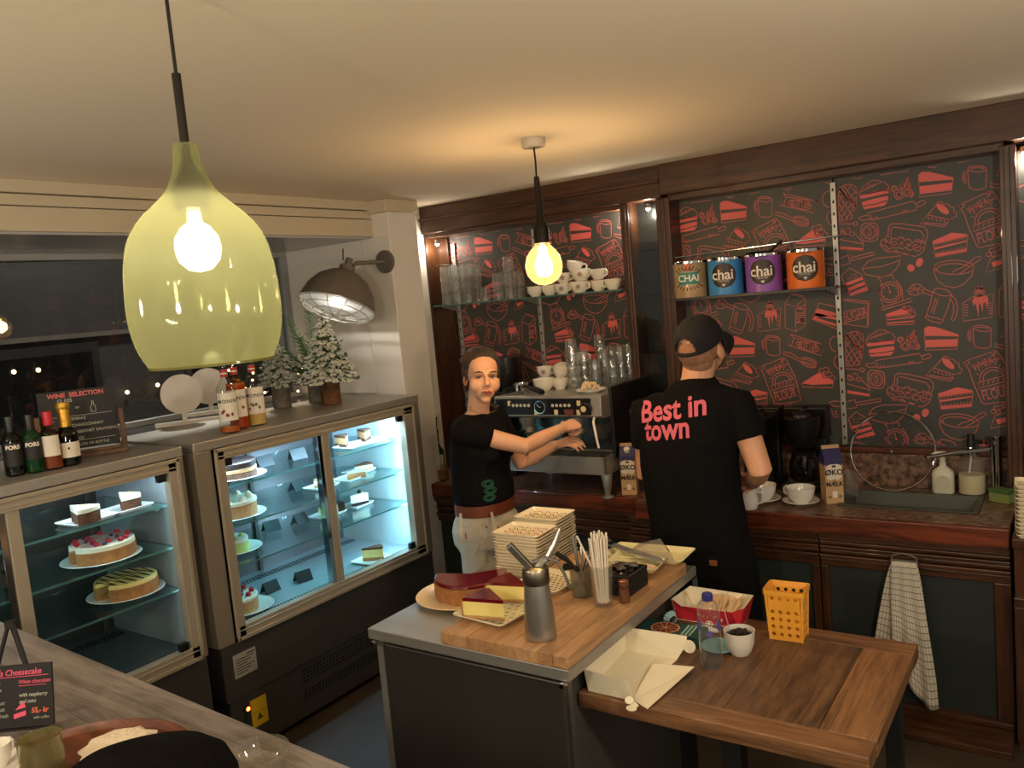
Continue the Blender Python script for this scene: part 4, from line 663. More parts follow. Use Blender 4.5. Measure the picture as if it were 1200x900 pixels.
# ================================================================ ON TOP OF THE CASES
TOP = 1.4985
g_green = glass('bottle_green', (.05, .32, .10), .03, 1.2, .25, (.02, .2, .05))
g_dark = glass('bottle_dark', (.03, .05, .03), .03, 1.2, .5, (.01, .015, .01))
g_bot = glass('bottle_clear', (.9, .92, .9), .03, 1.2)
m_lab = mat('paper_label', (222, 214, 196), .6)
m_ink = mat('label_ink', (28, 22, 20), .6)
m_gold = mat('gold_foil', (206, 160, 60), .35, .7, bump=.3, bscale=60)
CAMDIR = lambda x, y: math.atan2(-y, -x)      # towards where the customer stands
def label_patch(r, z0, z1, a, half, m, parent, name='label', n=14):
    b = B(); vs = []; fs = []
    for i in range(n+1):
        t = a-half+2*half*i/n; vs += [(r*math.cos(t), r*math.sin(t), z0), (r*math.cos(t), r*math.sin(t), z1)]
        if i: fs.append((2*i-2, 2*i, 2*i+1, 2*i-1))
    return b.add(vs, fs, True).done(name, m, parent)
def bottle(name, label, cat, loc, R, H, neck, gm, liquid=None, fill=.6, cap=None, caph=.05, lab=None, shoulder=.62, rz=0., group=None, capr=1.25):
    t = thing(name, label, cat, loc, rz, group); sh = H*shoulder
    B().lathe([(0, .004), (R*.8, 0), (R, .008), (R, sh), (R*.93, sh+H*.04), (R*.6, sh+H*.10), (neck, sh+H*.17), (neck, H-.012), (neck*1.2, H-.01), (neck*1.2, H), (neck*.8, H)], n=24).done('glass_body', gm, t)
    if liquid:
        B().lathe([(0, .006), (R*.93, .008), (R*.95, .012), (R*.95, H*fill), (0, H*fill)], n=20).done('liquid', liquid, t)
    if cap: B().lathe([(neck*capr, H-caph), (neck*capr*1.02, H-.004), (neck*capr*.95, H+.003), (0, H+.004)], n=18).done('cap', cap, t)
    if lab:
        m, z0, z1, a, half = lab; label_patch(R+.0008, z0, z1, a, half, m, t)
    return t
A = CAMDIR(-3.35, 1.5)
m_blab = mat('black_label', (14, 14, 14), .5)
b = bottle('wine_bottle', 'dark port bottle, leftmost of the four bottles on the left case', 'bottle', (-3.372, 1.468, TOP), .036, .225, .0135, g_dark, cap=m_black, caph=.06, lab=(m_blab, .04, .13, A, 1.2))
lettering('PORS', .021, m_lab, b, None, .001, warp=wrap_cyl(.0375, .112, A))
b = bottle('wine_bottle', 'green glass port bottle with black label, second of the four bottles', 'bottle', (-3.350, 1.530, TOP), .036, .222, .0135, g_green, liquid=mat('green_wine', (20, 90, 30), .2), fill=.25, cap=m_black, caph=.06, lab=(m_blab, .055, .13, A, 1.2))
lettering('PORS', .021, m_lab, b, None, .001, warp=wrap_cyl(.0375, .112, A))
b = bottle('wine_bottle', 'clear rose wine bottle with red capsule on the left case', 'bottle', (-3.335, 1.592, TOP), .036, .225, .0135, glass('rose_glass', (.75, .55, .42), .03, 1.2), liquid=mat('rose_wine', (150, 96, 66), .2), fill=.52, cap=mat('red_capsule', (196, 26, 50), .4), caph=.05, lab=(m_lab, .055, .135, A, .9))
b = bottle('sparkling_wine_bottle', 'sparkling wine bottle with gold foil neck beside the wine board', 'bottle', (-3.345, 1.662, TOP), .041, .25, .016, g_dark, cap=m_gold, caph=.105, lab=(m_lab, .035, .095, A, 1.25), shoulder=.5, capr=1.35)
B().lathe([(.024, .226), (.026, .236), (.025, .25), (0, .256)], n=16).done('foil_head', m_gold, b)
B().ball((.0417*math.cos(A), .0417*math.sin(A), .072), (.004, .004, .005), 8, 6).done('label_crest', m_ink, b)
# wine board in its wooden stand
wd_ = wood('stand_wood', (60, 40, 26), (110, 78, 50), 1, .55)
wbd = thing('wine_board', 'black wine list board in a low wooden stand behind the bottles', 'sign', (-3.50, 1.80, TOP), math.radians(62))
B().bx(-.17, .17, -.045, .045, 0, .022).done('stand_base', wd_, wbd, bevel=.003)
B().bx(-.17, .17, -.05, -.03, .022, .034).done('stand_lip', wd_, wbd, bevel=.003)
for x in (-.165, .15): B().bx(x, x+.022, -.02, .02, .022, .19).done('stand_post', wd_, wbd, bevel=.003)
bo = B().box((0, 0, .14), (.29, .006, .25), M=Matrix.Translation((0, 0, .022)) @ Matrix.Rotation(-.12, 4, 'X')).done('board', mat('board_black', (20, 19, 18), .6), wbd)
m_chalk = mat('chalk_white', (205, 200, 190), .8); m_chalkp = mat('chalk_pink', (220, 110, 110), .8)
def board_text(s, x, z, size, m, al='CENTER', bold=0.):
    lettering(s, size, m, wbd, Matrix.Translation((0, 0, .022)) @ Matrix.Rotation(-.12, 4, 'X') @ Matrix.Translation((x, -.0038, z)) @ Matrix.Rotation(PI/2, 4, 'X'), bold, al)
board_text('WINE  SELECTION', 0, .245, .026, m_chalkp, bold=.0008)
board_text('GLASS', -.045, .222, .02, m_chalk)
board_text('or', 0, .19, .018, m_chalk)
for i, s in enumerate(('SHIRAZ', 'CHARDONNAY', 'CABERNET SAUVIGNON', 'ROSE')): board_text(s, -.03, .142-i*.028, .017, m_chalk, 'LEFT')
board_text('GLASS OR BOTTLE', .04, .032, .015, m_chalk)
for i in range(4): board_text('75,-', -.11, .142-i*.028, .014, m_chalk, 'LEFT')
T_ = Matrix.Translation((0, 0, .022)) @ Matrix.Rotation(-.12, 4, 'X')
q = B()
q.tube([(-.06, -.0038, .205), (-.055, -.0038, .19), (-.048, -.0038, .184), (-.048, -.0038, .165), (-.058, -.0038, .164), (-.038, -.0038, .164), (-.048, -.0038, .165), (-.048, -.0038, .184), (-.041, -.0038, .19), (-.036, -.0038, .205)], .0012, 4, M=T_)
q.tube([(.05, -.0038, .164), (.05, -.0038, .185), (.056, -.0038, .195), (.056, -.0038, .21), (.062, -.0038, .21), (.062, -.0038, .195), (.068, -.0038, .185), (.068, -.0038, .164), (.05, -.0038, .164)], .0012, 4, M=T_)
q.bx(-.13, .13, -.0045, -.0035, .02, .0215)
for z in (.155, .05): q.tube([(-.13, -.0038, z), (.13, -.0038, z)], .0008, 4, M=T_)
q.done('chalk_drawing', m_chalk, wbd)
# round white display stands by the window
m_acr = mat('white_acrylic', (214, 208, 200), .4)
for x, y, s in ((-3.97, 2.60, 'nearer of two white round display discs standing by the window'), (-4.20, 2.93, 'farther of two white round display discs, behind the syrup bottles')):
    t = thing('display_disc', s, 'display stand', (x, y, 1.489 if x < -3.9 else TOP), math.radians(58))
    B().tube([(0, -.006, .165), (0, .006, .165)], .105, 40, smooth=False).done('disc', m_acr, t)
    B().bx(-.012, .012, -.004, .004, .02, .075).done('stem', m_acr, t, bevel=.002)
    B().bx(-.15, .19, -.03, .03, 0, .022).done('base', m_acr, t, bevel=.003)
# syrup bottles
A2 = CAMDIR(-3.3, 2.4)
m_sred = mat('syrup_red', (176, 44, 40), .4)
m_caramel = mat('caramel_syrup', (176, 92, 26), .15)
m_pale = mat('pale_syrup', (216, 178, 96), .15)
for x, y, s, liq, fill, gm in ((-3.285, 2.38, 'left syrup bottle with red neck band on the right case', m_caramel, .10, g_bot), (-3.345, 2.48, 'middle amber syrup bottle behind the left one', m_caramel, .66, glass('amber_glass', (.9, .62, .3), .03, 1.2)), (-3.335, 2.575, 'right syrup bottle with pale yellow syrup', m_pale, .22, g_bot)):
    b = bottle('syrup_bottle', s, 'bottle', (x, y, TOP), .045, .335, .016, gm, liquid=liq, fill=fill, lab=(mat('syrup_label', (226, 220, 204), .6), .06, .19, A2, 1.15), shoulder=.60)
    for z0, z1, mm in ((.262, .275, m_sred), (.275, .282, m_lab), (.282, .296, m_sred)): B().lathe([(.0172, z0), (.0172, z1)], n=16).done('neck_band', mm, b)
    lettering('MONIN', .024, m_ink, b, None, .0004, warp=wrap_cyl(.0464, .150, A2), spacing=1.2)
    for k in range(5):
        a = A2+random.uniform(-.7, .6); z = .085+random.random()*.035
        B().ball((.0462*math.cos(a), .0462*math.sin(a), z), (.006, .006, .008), 8, 6).done('printed_fruit', mat('label_fruit%d' % (k % 2), ((150, 40, 40), (120, 60, 40))[k % 2], .6) if x != -3.335 else mat('label_vanilla', (120, 104, 60), .6), b)
    B().lathe([(.011, .335), (.012, .348), (.007, .352), (.005, .385), (0, .386)], n=12).done('pourer', mat('pourer_pale', (190, 184, 172), .4), b)
# small snowy trees
m_snow = mat('snowy_needles', (214, 216, 206), .9, var=.08, scale=30)
m_needle = mat('green_needles', (70, 96, 66), .8, var=.3, scale=30)
m_bark = mat('bark', (96, 66, 42), .95, var=.5, scale=18, bump=1.0, bscale=40)
m_barkg = mat('grey_bark', (104, 98, 88), .95, var=.4, scale=18, bump=1.0, bscale=40)
def tree(loc, label, H, rad, logr, logh, bark, msnow, mneedle, seed, tiers=9):
    rnd = random.Random(seed); t = thing('snowy_tree', label, 'tree', loc)
    pr = [(0, 0), (logr*.97, 0)]
    B().lathe([(0, 0), (logr, .002), (logr*.98, logh*.5), (logr*1.03, logh-.004), (0, logh)], n=20).done('log_base', bark, t)
    B().tube([(0, 0, logh), (0, 0, H)], [.012, .004], 7).done('stem', m_bark, t)
    fol = B(); sn = B()
    for j in range(tiers):
        f = j/(tiers-1); z = logh-.01+(H-logh-.03)*f; R_ = rad*(1-f)**.85+.012; n = int(17*(1-f)+5)
        for i in range(n):
            a = 2*PI*(i+rnd.random()*.7)/n; L = R_*rnd.uniform(.8, 1.12); zz = z+rnd.uniform(-.012, .012)
            e = (L*math.cos(a), L*math.sin(a), zz-.22*L+rnd.uniform(-.01, .01)); s0 = (0, 0, zz)
            m_ = tuple((s0[k]*.45+e[k]*.55) for k in range(3)); m_ = (m_[0], m_[1], m_[2]+.01)
            fol.tube([s0, m_, e], [.004, .009, .003], 5)
            for q in range(5):
                u = .35+.15*q; bp = Vector(s0).lerp(Vector(e), u)
                for sgn in (-1, 1):
                    d = Vector((math.cos(a+sgn*.8), math.sin(a+sgn*.8), .12))*(.028*rnd.uniform(.7, 1.2))
                    (sn if rnd.random() < .75 else fol).tube([bp, bp+d*.6+Vector((0, 0, .004)), bp+d], [.003, .0075, .002], 4)
            sn.tube([(m_[0], m_[1], m_[2]+.006), (e[0], e[1], e[2]+.006)], [.008, .005], 5)
    fol.done('needles', mneedle, t)['kind'] = 'stuff'
    sn.done('snow_flocking', msnow, t)['kind'] = 'stuff'
    return t
tree((-3.535, 3.25, TOP), 'largest snow flocked tree on a brown bark log, on the right case', .50, .145, .058, .17, m_bark, m_snow, m_needle, 3, 12)
tree((-3.80, 3.12, TOP), 'smaller snow flocked tree on a grey log behind the syrup bottles', .40, .105, .052, .165, m_barkg, mat('snow_grey', (176, 180, 174), .9), m_needle, 5, 9)
# green fir cutting in a birch vase, with warm fairy lights
fb = thing('fir_branch_vase', 'green fir twigs in a grey bark pot between the two snowy trees', 'plant', (-3.73, 3.33, TOP))
B().lathe([(0, 0), (.055, .002), (.054, .09), (.057, .176), (.045, .178), (.04, .15), (0, .15)], n=20).done('bark_pot', m_barkg, fb)
fb_t = B(); rnd = random.Random(11)
for a, el, L in ((2.4, 1.25, .42), (1.2, 1.35, .46), (3.6, .75, .34), (5.2, .9, .30), (3.2, .35, .28), (4.2, .3, .24), (.4, .8, .26), (3.0, 1.0, .42)):
    d = Vector((math.cos(a)*math.cos(el), math.sin(a)*math.cos(el), math.sin(el))); p0 = Vector((0, 0, .16)); fb_t.tube([p0, p0+d*L], [.004, .002], 5)
    for k in range(26):
        u = .12+.88*k/26; bp = p0+d*(L*u); s = d.cross(Vector((0, 0, 1))).normalized()
        for sg in (-1, 1):
            fb_t.tube([bp, bp+(s*sg+d*.7+Vector((0, 0, rnd.uniform(-.2, .3))))*rnd.uniform(.028, .05)*(1.2-u*.6)], [.0035, .0015], 4)
fb_t.done('fir_twigs', mat('fir_green', (84, 112, 70), .75, var=.25, scale=30), fb)['kind'] = 'stuff'
fs = thing('fairy_lights', 'warm fairy lights glowing behind the trees by the window', 'string lights', (-4.12, 3.33, 1.489))
wire = [(rnd.uniform(-.06, .06), -.30+.6*i/20, .012 if i in (0, 20) else .03+.24*abs(math.sin(i*1.3))*rnd.uniform(.5, 1)) for i in range(21)]
B().tube(wire, .002, 5).done('wire', mat('wire_green', (20, 34, 20), .6), fs)
for i in range(0, 21, 1): B().ball(wire[i], .007, 8, 6).done('fairy_bulb', bulbw, fs)

# ------------------------------------------------ industrial wall lamp
m_lampg = mat('enamel_grey', (112, 106, 96), .42, .3, var=.12, scale=14)
dl = thing('wall_lamp', 'large grey industrial dome lamp with wire cage on the jamb', 'lamp', (-3.40, 3.68, 2.285))
DC = Vector((-.085, -.245, -.03)); AX = Matrix.Translation(DC) @ Matrix.Rotation(math.radians(3), 4, 'Y') @ Matrix.Rotation(math.radians(-25), 4, 'X')
B().tube([(0, 0, 0), (0, -.022, 0)], .068, 24, smooth=False).done('wall_rose', m_lampg, dl, bevel=.004)
B().tube([(0, -.02, 0), (-.025, -.08, .0), (-.06, -.19, .0), tuple(DC+Vector((0, 0, -.01)))], .012, 10).done('arm', m_lampg, dl)
B().lathe([(.0, .065), (.02, .065), (.022, .02), (.045, .015), (.05, -.03), (.0, -.03)], n=18, M=AX).done('lamp_neck', m_lampg, dl)
B().lathe([(.03, -.02), (.09, -.032), (.15, -.075), (.195, -.14), (.218, -.215), (.226, -.232), (.222, -.232), (.213, -.213), (.19, -.14), (.146, -.08), (.088, -.038), (.03, -.026)], n=40, M=AX).done('dome_shade', [m_lampg], dl)
B().lathe([(.212, -.216), (.188, -.143), (.144, -.083), (.086, -.041), (.03, -.029)], n=40, M=AX).done('shade_lining', mat('lamp_lining', (235, 235, 232), .5), dl)
cg = B()
for z, r in ((-.235, .215), (-.262, .19), (-.28, .13), (-.288, .06)):
    cg.tube([(r*math.cos(a), r*math.sin(a), z) for a in [2*PI*i/32 for i in range(33)]], .0032, 5, caps=False, M=AX)
for i in range(12):
    a = 2*PI*i/12; cg.tube([(r*math.cos(a), r*math.sin(a), z) for r, z in ((.218, -.23), (.19, -.262), (.13, -.28), (.06, -.288), (0, -.29))], .003, 5, M=AX)
cg.done('wire_cage', mat('cage_pale', (190, 188, 180), .35, .6), dl)
B().tube([(-.05, 0, .06), (-.075, 0, .13)], .005, 6, M=AX).done('lock_lever', m_lampg, dl)
B().lathe([(0, -.17), (.05, -.15), (.065, -.11), (.05, -.07), (.02, -.045), (0, -.045)], n=18, M=AX).done('bulb', emit('lamp_bulb', (1, .97, .9), 7.), dl)
pos = Vector(dl.location)+AX @ Vector((0, 0, -.20))
lamp('dome_lamp', 'POINT', pos, 12., (1, .95, .86), .04)

# ================================================================ HANGING LAMPS
m_bronze = mat('dark_bronze', (34, 26, 18), .45, .5)
m_cord = mat('cord_black', (16, 14, 12), .7)
p1 = thing('pendant_lamp', 'large yellow green glass pendant lamp with lit bulb hanging in front of the window', 'pendant lamp', (-1.403, .995, 2.65))
P1 = [(.023, -.303), (.024, -.32), (.031, -.357), (.047, -.39), (.068, -.412), (.092, -.434), (.113, -.460), (.128, -.49), (.138, -.54), (.142, -.60), (.141, -.64), (.135, -.675), (.126, -.70), (.115, -.722)]
def smooth_prof(P, k=4):
    out = []
    for i in range(len(P)-1):
        p0, p1_, p2_, p3 = P[max(0, i-1)], P[i], P[i+1], P[min(len(P)-1, i+2)]
        for j in range(k):
            t = j/k; out.append(tuple(.5*((2*p1_[c])+(-p0[c]+p2_[c])*t+(2*p0[c]-5*p1_[c]+4*p2_[c]-p3[c])*t*t+(-p0[c]+3*p1_[c]-3*p2_[c]+p3[c])*t**3) for c in (0, 1)))
    return out+[P[-1]]
P1 = smooth_prof(P1)
m_sh = bpy.data.materials.new('green_glass_shade'); m_sh.use_nodes = True; nt = m_sh.node_tree; n = nt.nodes; L = nt.links
n.remove(n['Principled BSDF']); tr = n.new('ShaderNodeBsdfTransparent'); tr.inputs[0].default_value = (.82, .87, .54, 1)
tl = n.new('ShaderNodeBsdfTranslucent'); tl.inputs[0].default_value = (.78, .78, .46, 1); df = n.new('ShaderNodeBsdfDiffuse'); df.inputs[0].default_value = (.64, .66, .40, 1)
gl = n.new('ShaderNodeBsdfGlossy'); gl.inputs['Roughness'].default_value = .06; fr = n.new('ShaderNodeLayerWeight'); fr.inputs['Blend'].default_value = .12
a = n.new('ShaderNodeMixShader'); a.inputs[0].default_value = .35; L.new(tl.outputs[0], a.inputs[1]); L.new(df.outputs[0], a.inputs[2])
b_ = n.new('ShaderNodeMixShader'); b_.inputs[0].default_value = .30; L.new(tr.outputs[0], b_.inputs[1]); L.new(a.outputs[0], b_.inputs[2])
c_ = n.new('ShaderNodeMixShader'); fm_ = n.new('ShaderNodeMath'); fm_.operation = 'MULTIPLY_ADD'; fm_.inputs[1].default_value = .08; fm_.inputs[2].default_value = .03; L.new(fr.outputs['Facing'], fm_.inputs[0]); L.new(fm_.outputs[0], c_.inputs[0]); L.new(b_.outputs[0], c_.inputs[1]); L.new(gl.outputs[0], c_.inputs[2]); L.new(c_.outputs[0], n['Material Output'].inputs[0])
B().lathe(P1[::-1], n=96).done('glass_shade', m_sh, p1)
B().lathe([(.113, -.724), (.117, -.724), (.117, -.719), (.113, -.719)], n=56).done('shade_rim', glass('shade_rim', (.5, .48, .2), .1, 1, .3, (.6, .55, .2)), p1)
B().tube([(0, 0, 0), (0, 0, -.175)], .0035, 8).done('cord', m_cord, p1)
B().tube([(0, 0, -.172), (0, 0, -.345)], .0085, 12).done('stem', m_bronze, p1)
B().lathe([(.009, -.33), (.02, -.36), (.032, -.38), (.034, -.425), (0, -.43)], n=20).done('socket', m_bronze, p1)
B().lathe([(0, -.545), (.022, -.54), (.038, -.523), (.043, -.50), (.040, -.478), (.026, -.458), (.014, -.45), (.012, -.43)], n=24).done('bulb', emit('warm_bulb', (1, .86, .58), 14.), p1)

lamp('pendant_light', 'POINT', (-1.403, .995, 2.15), 22, (1, .86, .55), .04)
p2 = thing('pendant_lamp', 'bare amber globe bulb hanging on a thin black cord before the glass shelf', 'pendant lamp', (-1.862, 2.974, 2.65))
B().lathe([(0, 0), (.05, 0), (.05, -.03), (.044, -.038), (0, -.038)], n=28).done('ceiling_cup', mat('cup_cream', (206, 196, 176), .5), p2)
B().tube([(0, 0, -.036), (.002, 0, -.10), (0, 0, -.16)], .004, 8).done('cord', m_cord, p2)
B().lathe([(0, -.155), (.011, -.156), (.012, -.17), (.018, -.335), (.03, -.36), (.033, -.375), (.033, -.43), (0, -.432)], n=20).done('socket', m_bronze, p2)
B().lathe([(.03, -.425), (.034, -.44), (.052, -.458), (.068, -.48), (.077, -.51), (.078, -.53), (.072, -.56), (.055, -.585), (.03, -.60), (0, -.606)], n=32).done('globe', glass('amber_globe', (1.0, .80, .52), .03, .9, .06, (1, .62, .28), edge=.12), p2)
f_ = B()
for i in range(9):
    a = 2*PI*i/9; f_.tube([(.014*math.cos(a), .014*math.sin(a), -.455), (.024*math.cos(a+.2), .024*math.sin(a+.2), -.56)], .0035, 6)
f_.done('filament', emit('filament', (1, .72, .36), 30.), p2)
B().tube([(0, 0, -.43), (0, 0, -.47)], .01, 8).done('filament_stem', emit('filament_glow', (1, .7, .35), 6.), p2)
lamp('pendant_light', 'POINT', (-1.862, 2.974, 2.135), 17, (1, .80, .56), .045)

# ================================================================ GLASS SHELVES IN THE NICHES
def tumbler_mesh(r=.036, h=.095):
    return B().lathe([(0, .0), (r*.80, .0), (r*.84, .004), (r*.9, h*.45), (r, h), (r*.95, h), (r*.85, h*.45), (r*.76, .012), (0, .01)], n=16)
m_tumb = glass('tumbler_glass', (.97, .98, .97), .05, 1.6, .05, (.97, .98, .96), edge=.55)
tumb = tumbler_mesh().mesh('glass_tumbler'); tumb.materials.append(m_tumb)
def tumbler(loc, label, group, inv=True, tilt=0., sc=1.):
    o = bpy.data.objects.new('glass_tumbler', tumb); C.objects.link(o); o.scale = (sc, sc, sc)
    o.location = (loc[0], loc[1], loc[2]+(.095*sc if inv else 0)); o.rotation_euler = (PI+tilt if inv else tilt, 0, 0); return tag(o, label, 'glass', group)
gs = thing('glass_shelf', 'glass shelf carrying tumblers and white cups in the left niche', 'shelf', (-2.825, 4.3, 2.0))
B().bx(-.69, .69, -.09, .10, -.008, 0).done('glass_plate', g_shelf, gs)
B().bx(-.69, .69, -.0915, -.0895, -.0085, .0005).done('polished_edge', M_['shelf_edge'], gs)
for x in (-.637, .006): B().add([(x, .10, -.008), (x, -.06, -.008), (x, -.06, -.016), (x, .10, -.05)], [(0, 1, 2, 3)]).done('bracket', m_steel, gs, solid=.006)
for x in (-.66,): B().tube([(x, .10, .26), (x, -.05, .258)], .005, 6).tube([(x, .10, .26), (x, .10, .0)], .004, 6).done('side_rod', m_chrome, gs)
SG = 'inverted tumblers on the glass shelf'
def gstack(x, y, z, n, label, group, sc=1., step=.075):
    for k in range(n): tumbler((x, y, z+k*step*sc), label if n == 1 else '%s %s' % (('lowest' if k == 0 else ORD[n-1-k]), label), group, True, 0, sc)
for x, y, n, s in ((-3.425, 4.25, 3, 'front left'), (-3.335, 4.26, 3, 'front middle'), (-3.25, 4.26, 3, 'front right'), (-3.43, 4.35, 3, 'back left'), (-3.335, 4.35, 3, 'back middle'), (-3.25, 4.35, 3, 'back right')):
    gstack(x, y, 2.001, n, 'tumbler, %s stack, left cluster of glasses on the glass shelf' % s, SG)
gstack(-3.13, 4.27, 2.001, 1, 'single low tumbler between the two clusters on the glass shelf', None)
for x, y, n, s in ((-3.02, 4.26, 2, 'front left'), (-2.925, 4.26, 2, 'front right'), (-3.01, 4.35, 2, 'back left'), (-2.92, 4.35, 2, 'back right')):
    gstack(x, y, 2.001, n, 'tumbler, %s stack, cluster left of the hanging bulb' % s, SG)
tumbler((-2.945, 4.28, 2.172), 'topmost tumbler tilted on the cluster left of the hanging bulb', None, True, .06)
# cups
m_cup = mat('cup_white', (232, 228, 218), .2, coat=.5)
m_brand = mat('cup_print', (120, 34, 34), .5)
def cup_parts(r, h):
    b = B().lathe([(0, 0), (r*.55, 0), (r*.58, .005), (r*.80, h*.28), (r*.95, h*.65), (r, h), (r*.95, h), (r*.90, h*.65), (r*.74, h*.3), (r*.5, .010), (0, .009)], n=26)
    hd = B(); pts = [(r*.93, 0, h*.82), (r*1.25, 0, h*.88), (r*1.48, 0, h*.70), (r*1.42, 0, h*.42), (r*1.05, 0, h*.30), (r*.82, 0, h*.30)]
    hd.tube(pts, [r*.09, r*.10, r*.11, r*.11, r*.10, r*.09], 8); return b, hd
PROTO = {}
def cup(loc, label, r=.046, h=.062, rz=0., tilt=(0, 0), mark=False, group=None, name='coffee_cup'):
    key = (r, h)
    t = thing(name, label, 'cup', loc, rz, group); t.rotation_euler = (tilt[0], tilt[1], rz)
    if key not in PROTO: b, hd = cup_parts(r, h); PROTO[key] = (b.done('bowl', m_cup, t), hd.done('handle', m_cup, t))
    else:
        for q in PROTO[key]: c = q.copy(); C.objects.link(c); c.parent = t
    if mark:
        a = -PI/2-rz+.35; q = B(); rr = r*.93+.001
        for k in range(10):
            th = 2*PI*k/10; q.ball((rr*math.cos(a+.012/rr*math.cos(th)), rr*math.sin(a+.012/rr*math.cos(th)), h*.55+.012*math.sin(th)), (.0028, .0028, .0032), 6, 4)
        q.ball((rr*math.cos(a), rr*math.sin(a), h*.55), (.006, .006, .006), 8, 5); q.done('round_print', m_brand, t)
    return t
ZS = 2.001
for x, y, z, rz, tl, mk, s in ((-2.75, 4.27, 0, 2.8, (0, 0), 0, 'leftmost white cup on the glass shelf below the hanging bulb'), (-2.655, 4.28, 0, -.3, (0, 0), 0, 'second white cup from the left on the glass shelf'),
    (-2.555, 4.27, 0, -.4, (0, 0), 1, 'white cup with round print at the front of the shelf pyramid'), (-2.44, 4.27, 0, -.3, (0, 0), 1, 'larger printed white cup right of centre on the glass shelf'), (-2.335, 4.31, 0, -.3, (0, 0), 0, 'white cup behind the printed ones on the glass shelf'), (-2.225, 4.28, 0, 3.0, (0, 0), 0, 'white cup alone at the right end of the glass shelf'),
    (-2.60, 4.33, .0, .4, (0, 0), 0, 'white cup half hidden at the back of the shelf pyramid'),
    (-2.56, 4.30, .063, -.2, (0, 0), 1, 'printed white cup in the second layer of the shelf pyramid'), (-2.425, 4.28, .066, -.3, (0, -.12), 1, 'printed white cup tilted on the larger one'), (-2.33, 4.31, .066, -.3, (0, 0), 0, 'white cup stacked at the right of the pyramid'),
    (-2.50, 4.32, .126, .5, (.15, .2), 0, 'topmost white cup lying tilted on the shelf pyramid')):
    big = 'larger' in s or 'tilted on the larger' in s
    cup((x, y, ZS+z), s, .05 if not big else .058, .062 if not big else .066, rz, tl, mk)
# chai shelf and tins
cs = thing('glass_shelf', 'dark edged shelf carrying four chai tins in the right niche', 'shelf', (-1.415, 4.3, 1.92))
B().bx(-.435, .435, -.10, .10, -.008, 0).done('glass_plate', glass('smoked_shelf', (.35, .36, .34), .05, 1.2), cs)
B().bx(-.435, .435, -.104, -.10, -.012, .002).done('dark_edge', m_black, cs)
B().tube([(-.435, .02, .225), (.43, .02, .245)], .004, 6).tube([(.41, .02, .244), (.41, .10, .244)], .004, 6).tube([(-.42, .02, .2253), (-.42, .10, .2253)], .004, 6).done('guard_rail', m_chrome, cs)
B().add([(.39, .10, -.008), (.39, -.08, -.008), (.39, -.08, -.016), (.39, .10, -.05)], [(0, 1, 2, 3)]).done('bracket', m_steel, cs, solid=.006)
m_brown = mat('chai_brown', (52, 34, 24), .45); m_wht = mat('print_white', (236, 228, 216), .5)
AC = math.atan2(-4.2, 1.45)+.02
def disc_patch(r, z, a, R, m, parent, name, n=28):
    vs = [(r*math.cos(a), r*math.sin(a), z)]; fs = []
    for i in range(n):
        th = 2*PI*i/n; x = R*math.cos(th); vs.append((r*math.cos(a+x/r), r*math.sin(a+x/r), z+R*math.sin(th))); fs.append((0, 1+i, 1+(i+1) % n))
    b = B(); vs2 = list(vs); 
    # radial subdivision so the disc follows the cylinder
    rows = 6; vv = []; ff = []
    for j in range(-rows, rows+1):
        zz = R*j/rows; hw = math.sqrt(max(0, R*R-zz*zz))
        for k in range(-6, 7): x = hw*k/6; vv.append((r*math.cos(a+x/r), r*math.sin(a+x/r), z+zz))
    for j in range(2*rows):
        for k in range(12): i0 = j*13+k; ff.append((i0, i0+1, i0+14, i0+13))
    return b.add(vv, ff, True).done(name, m, parent)
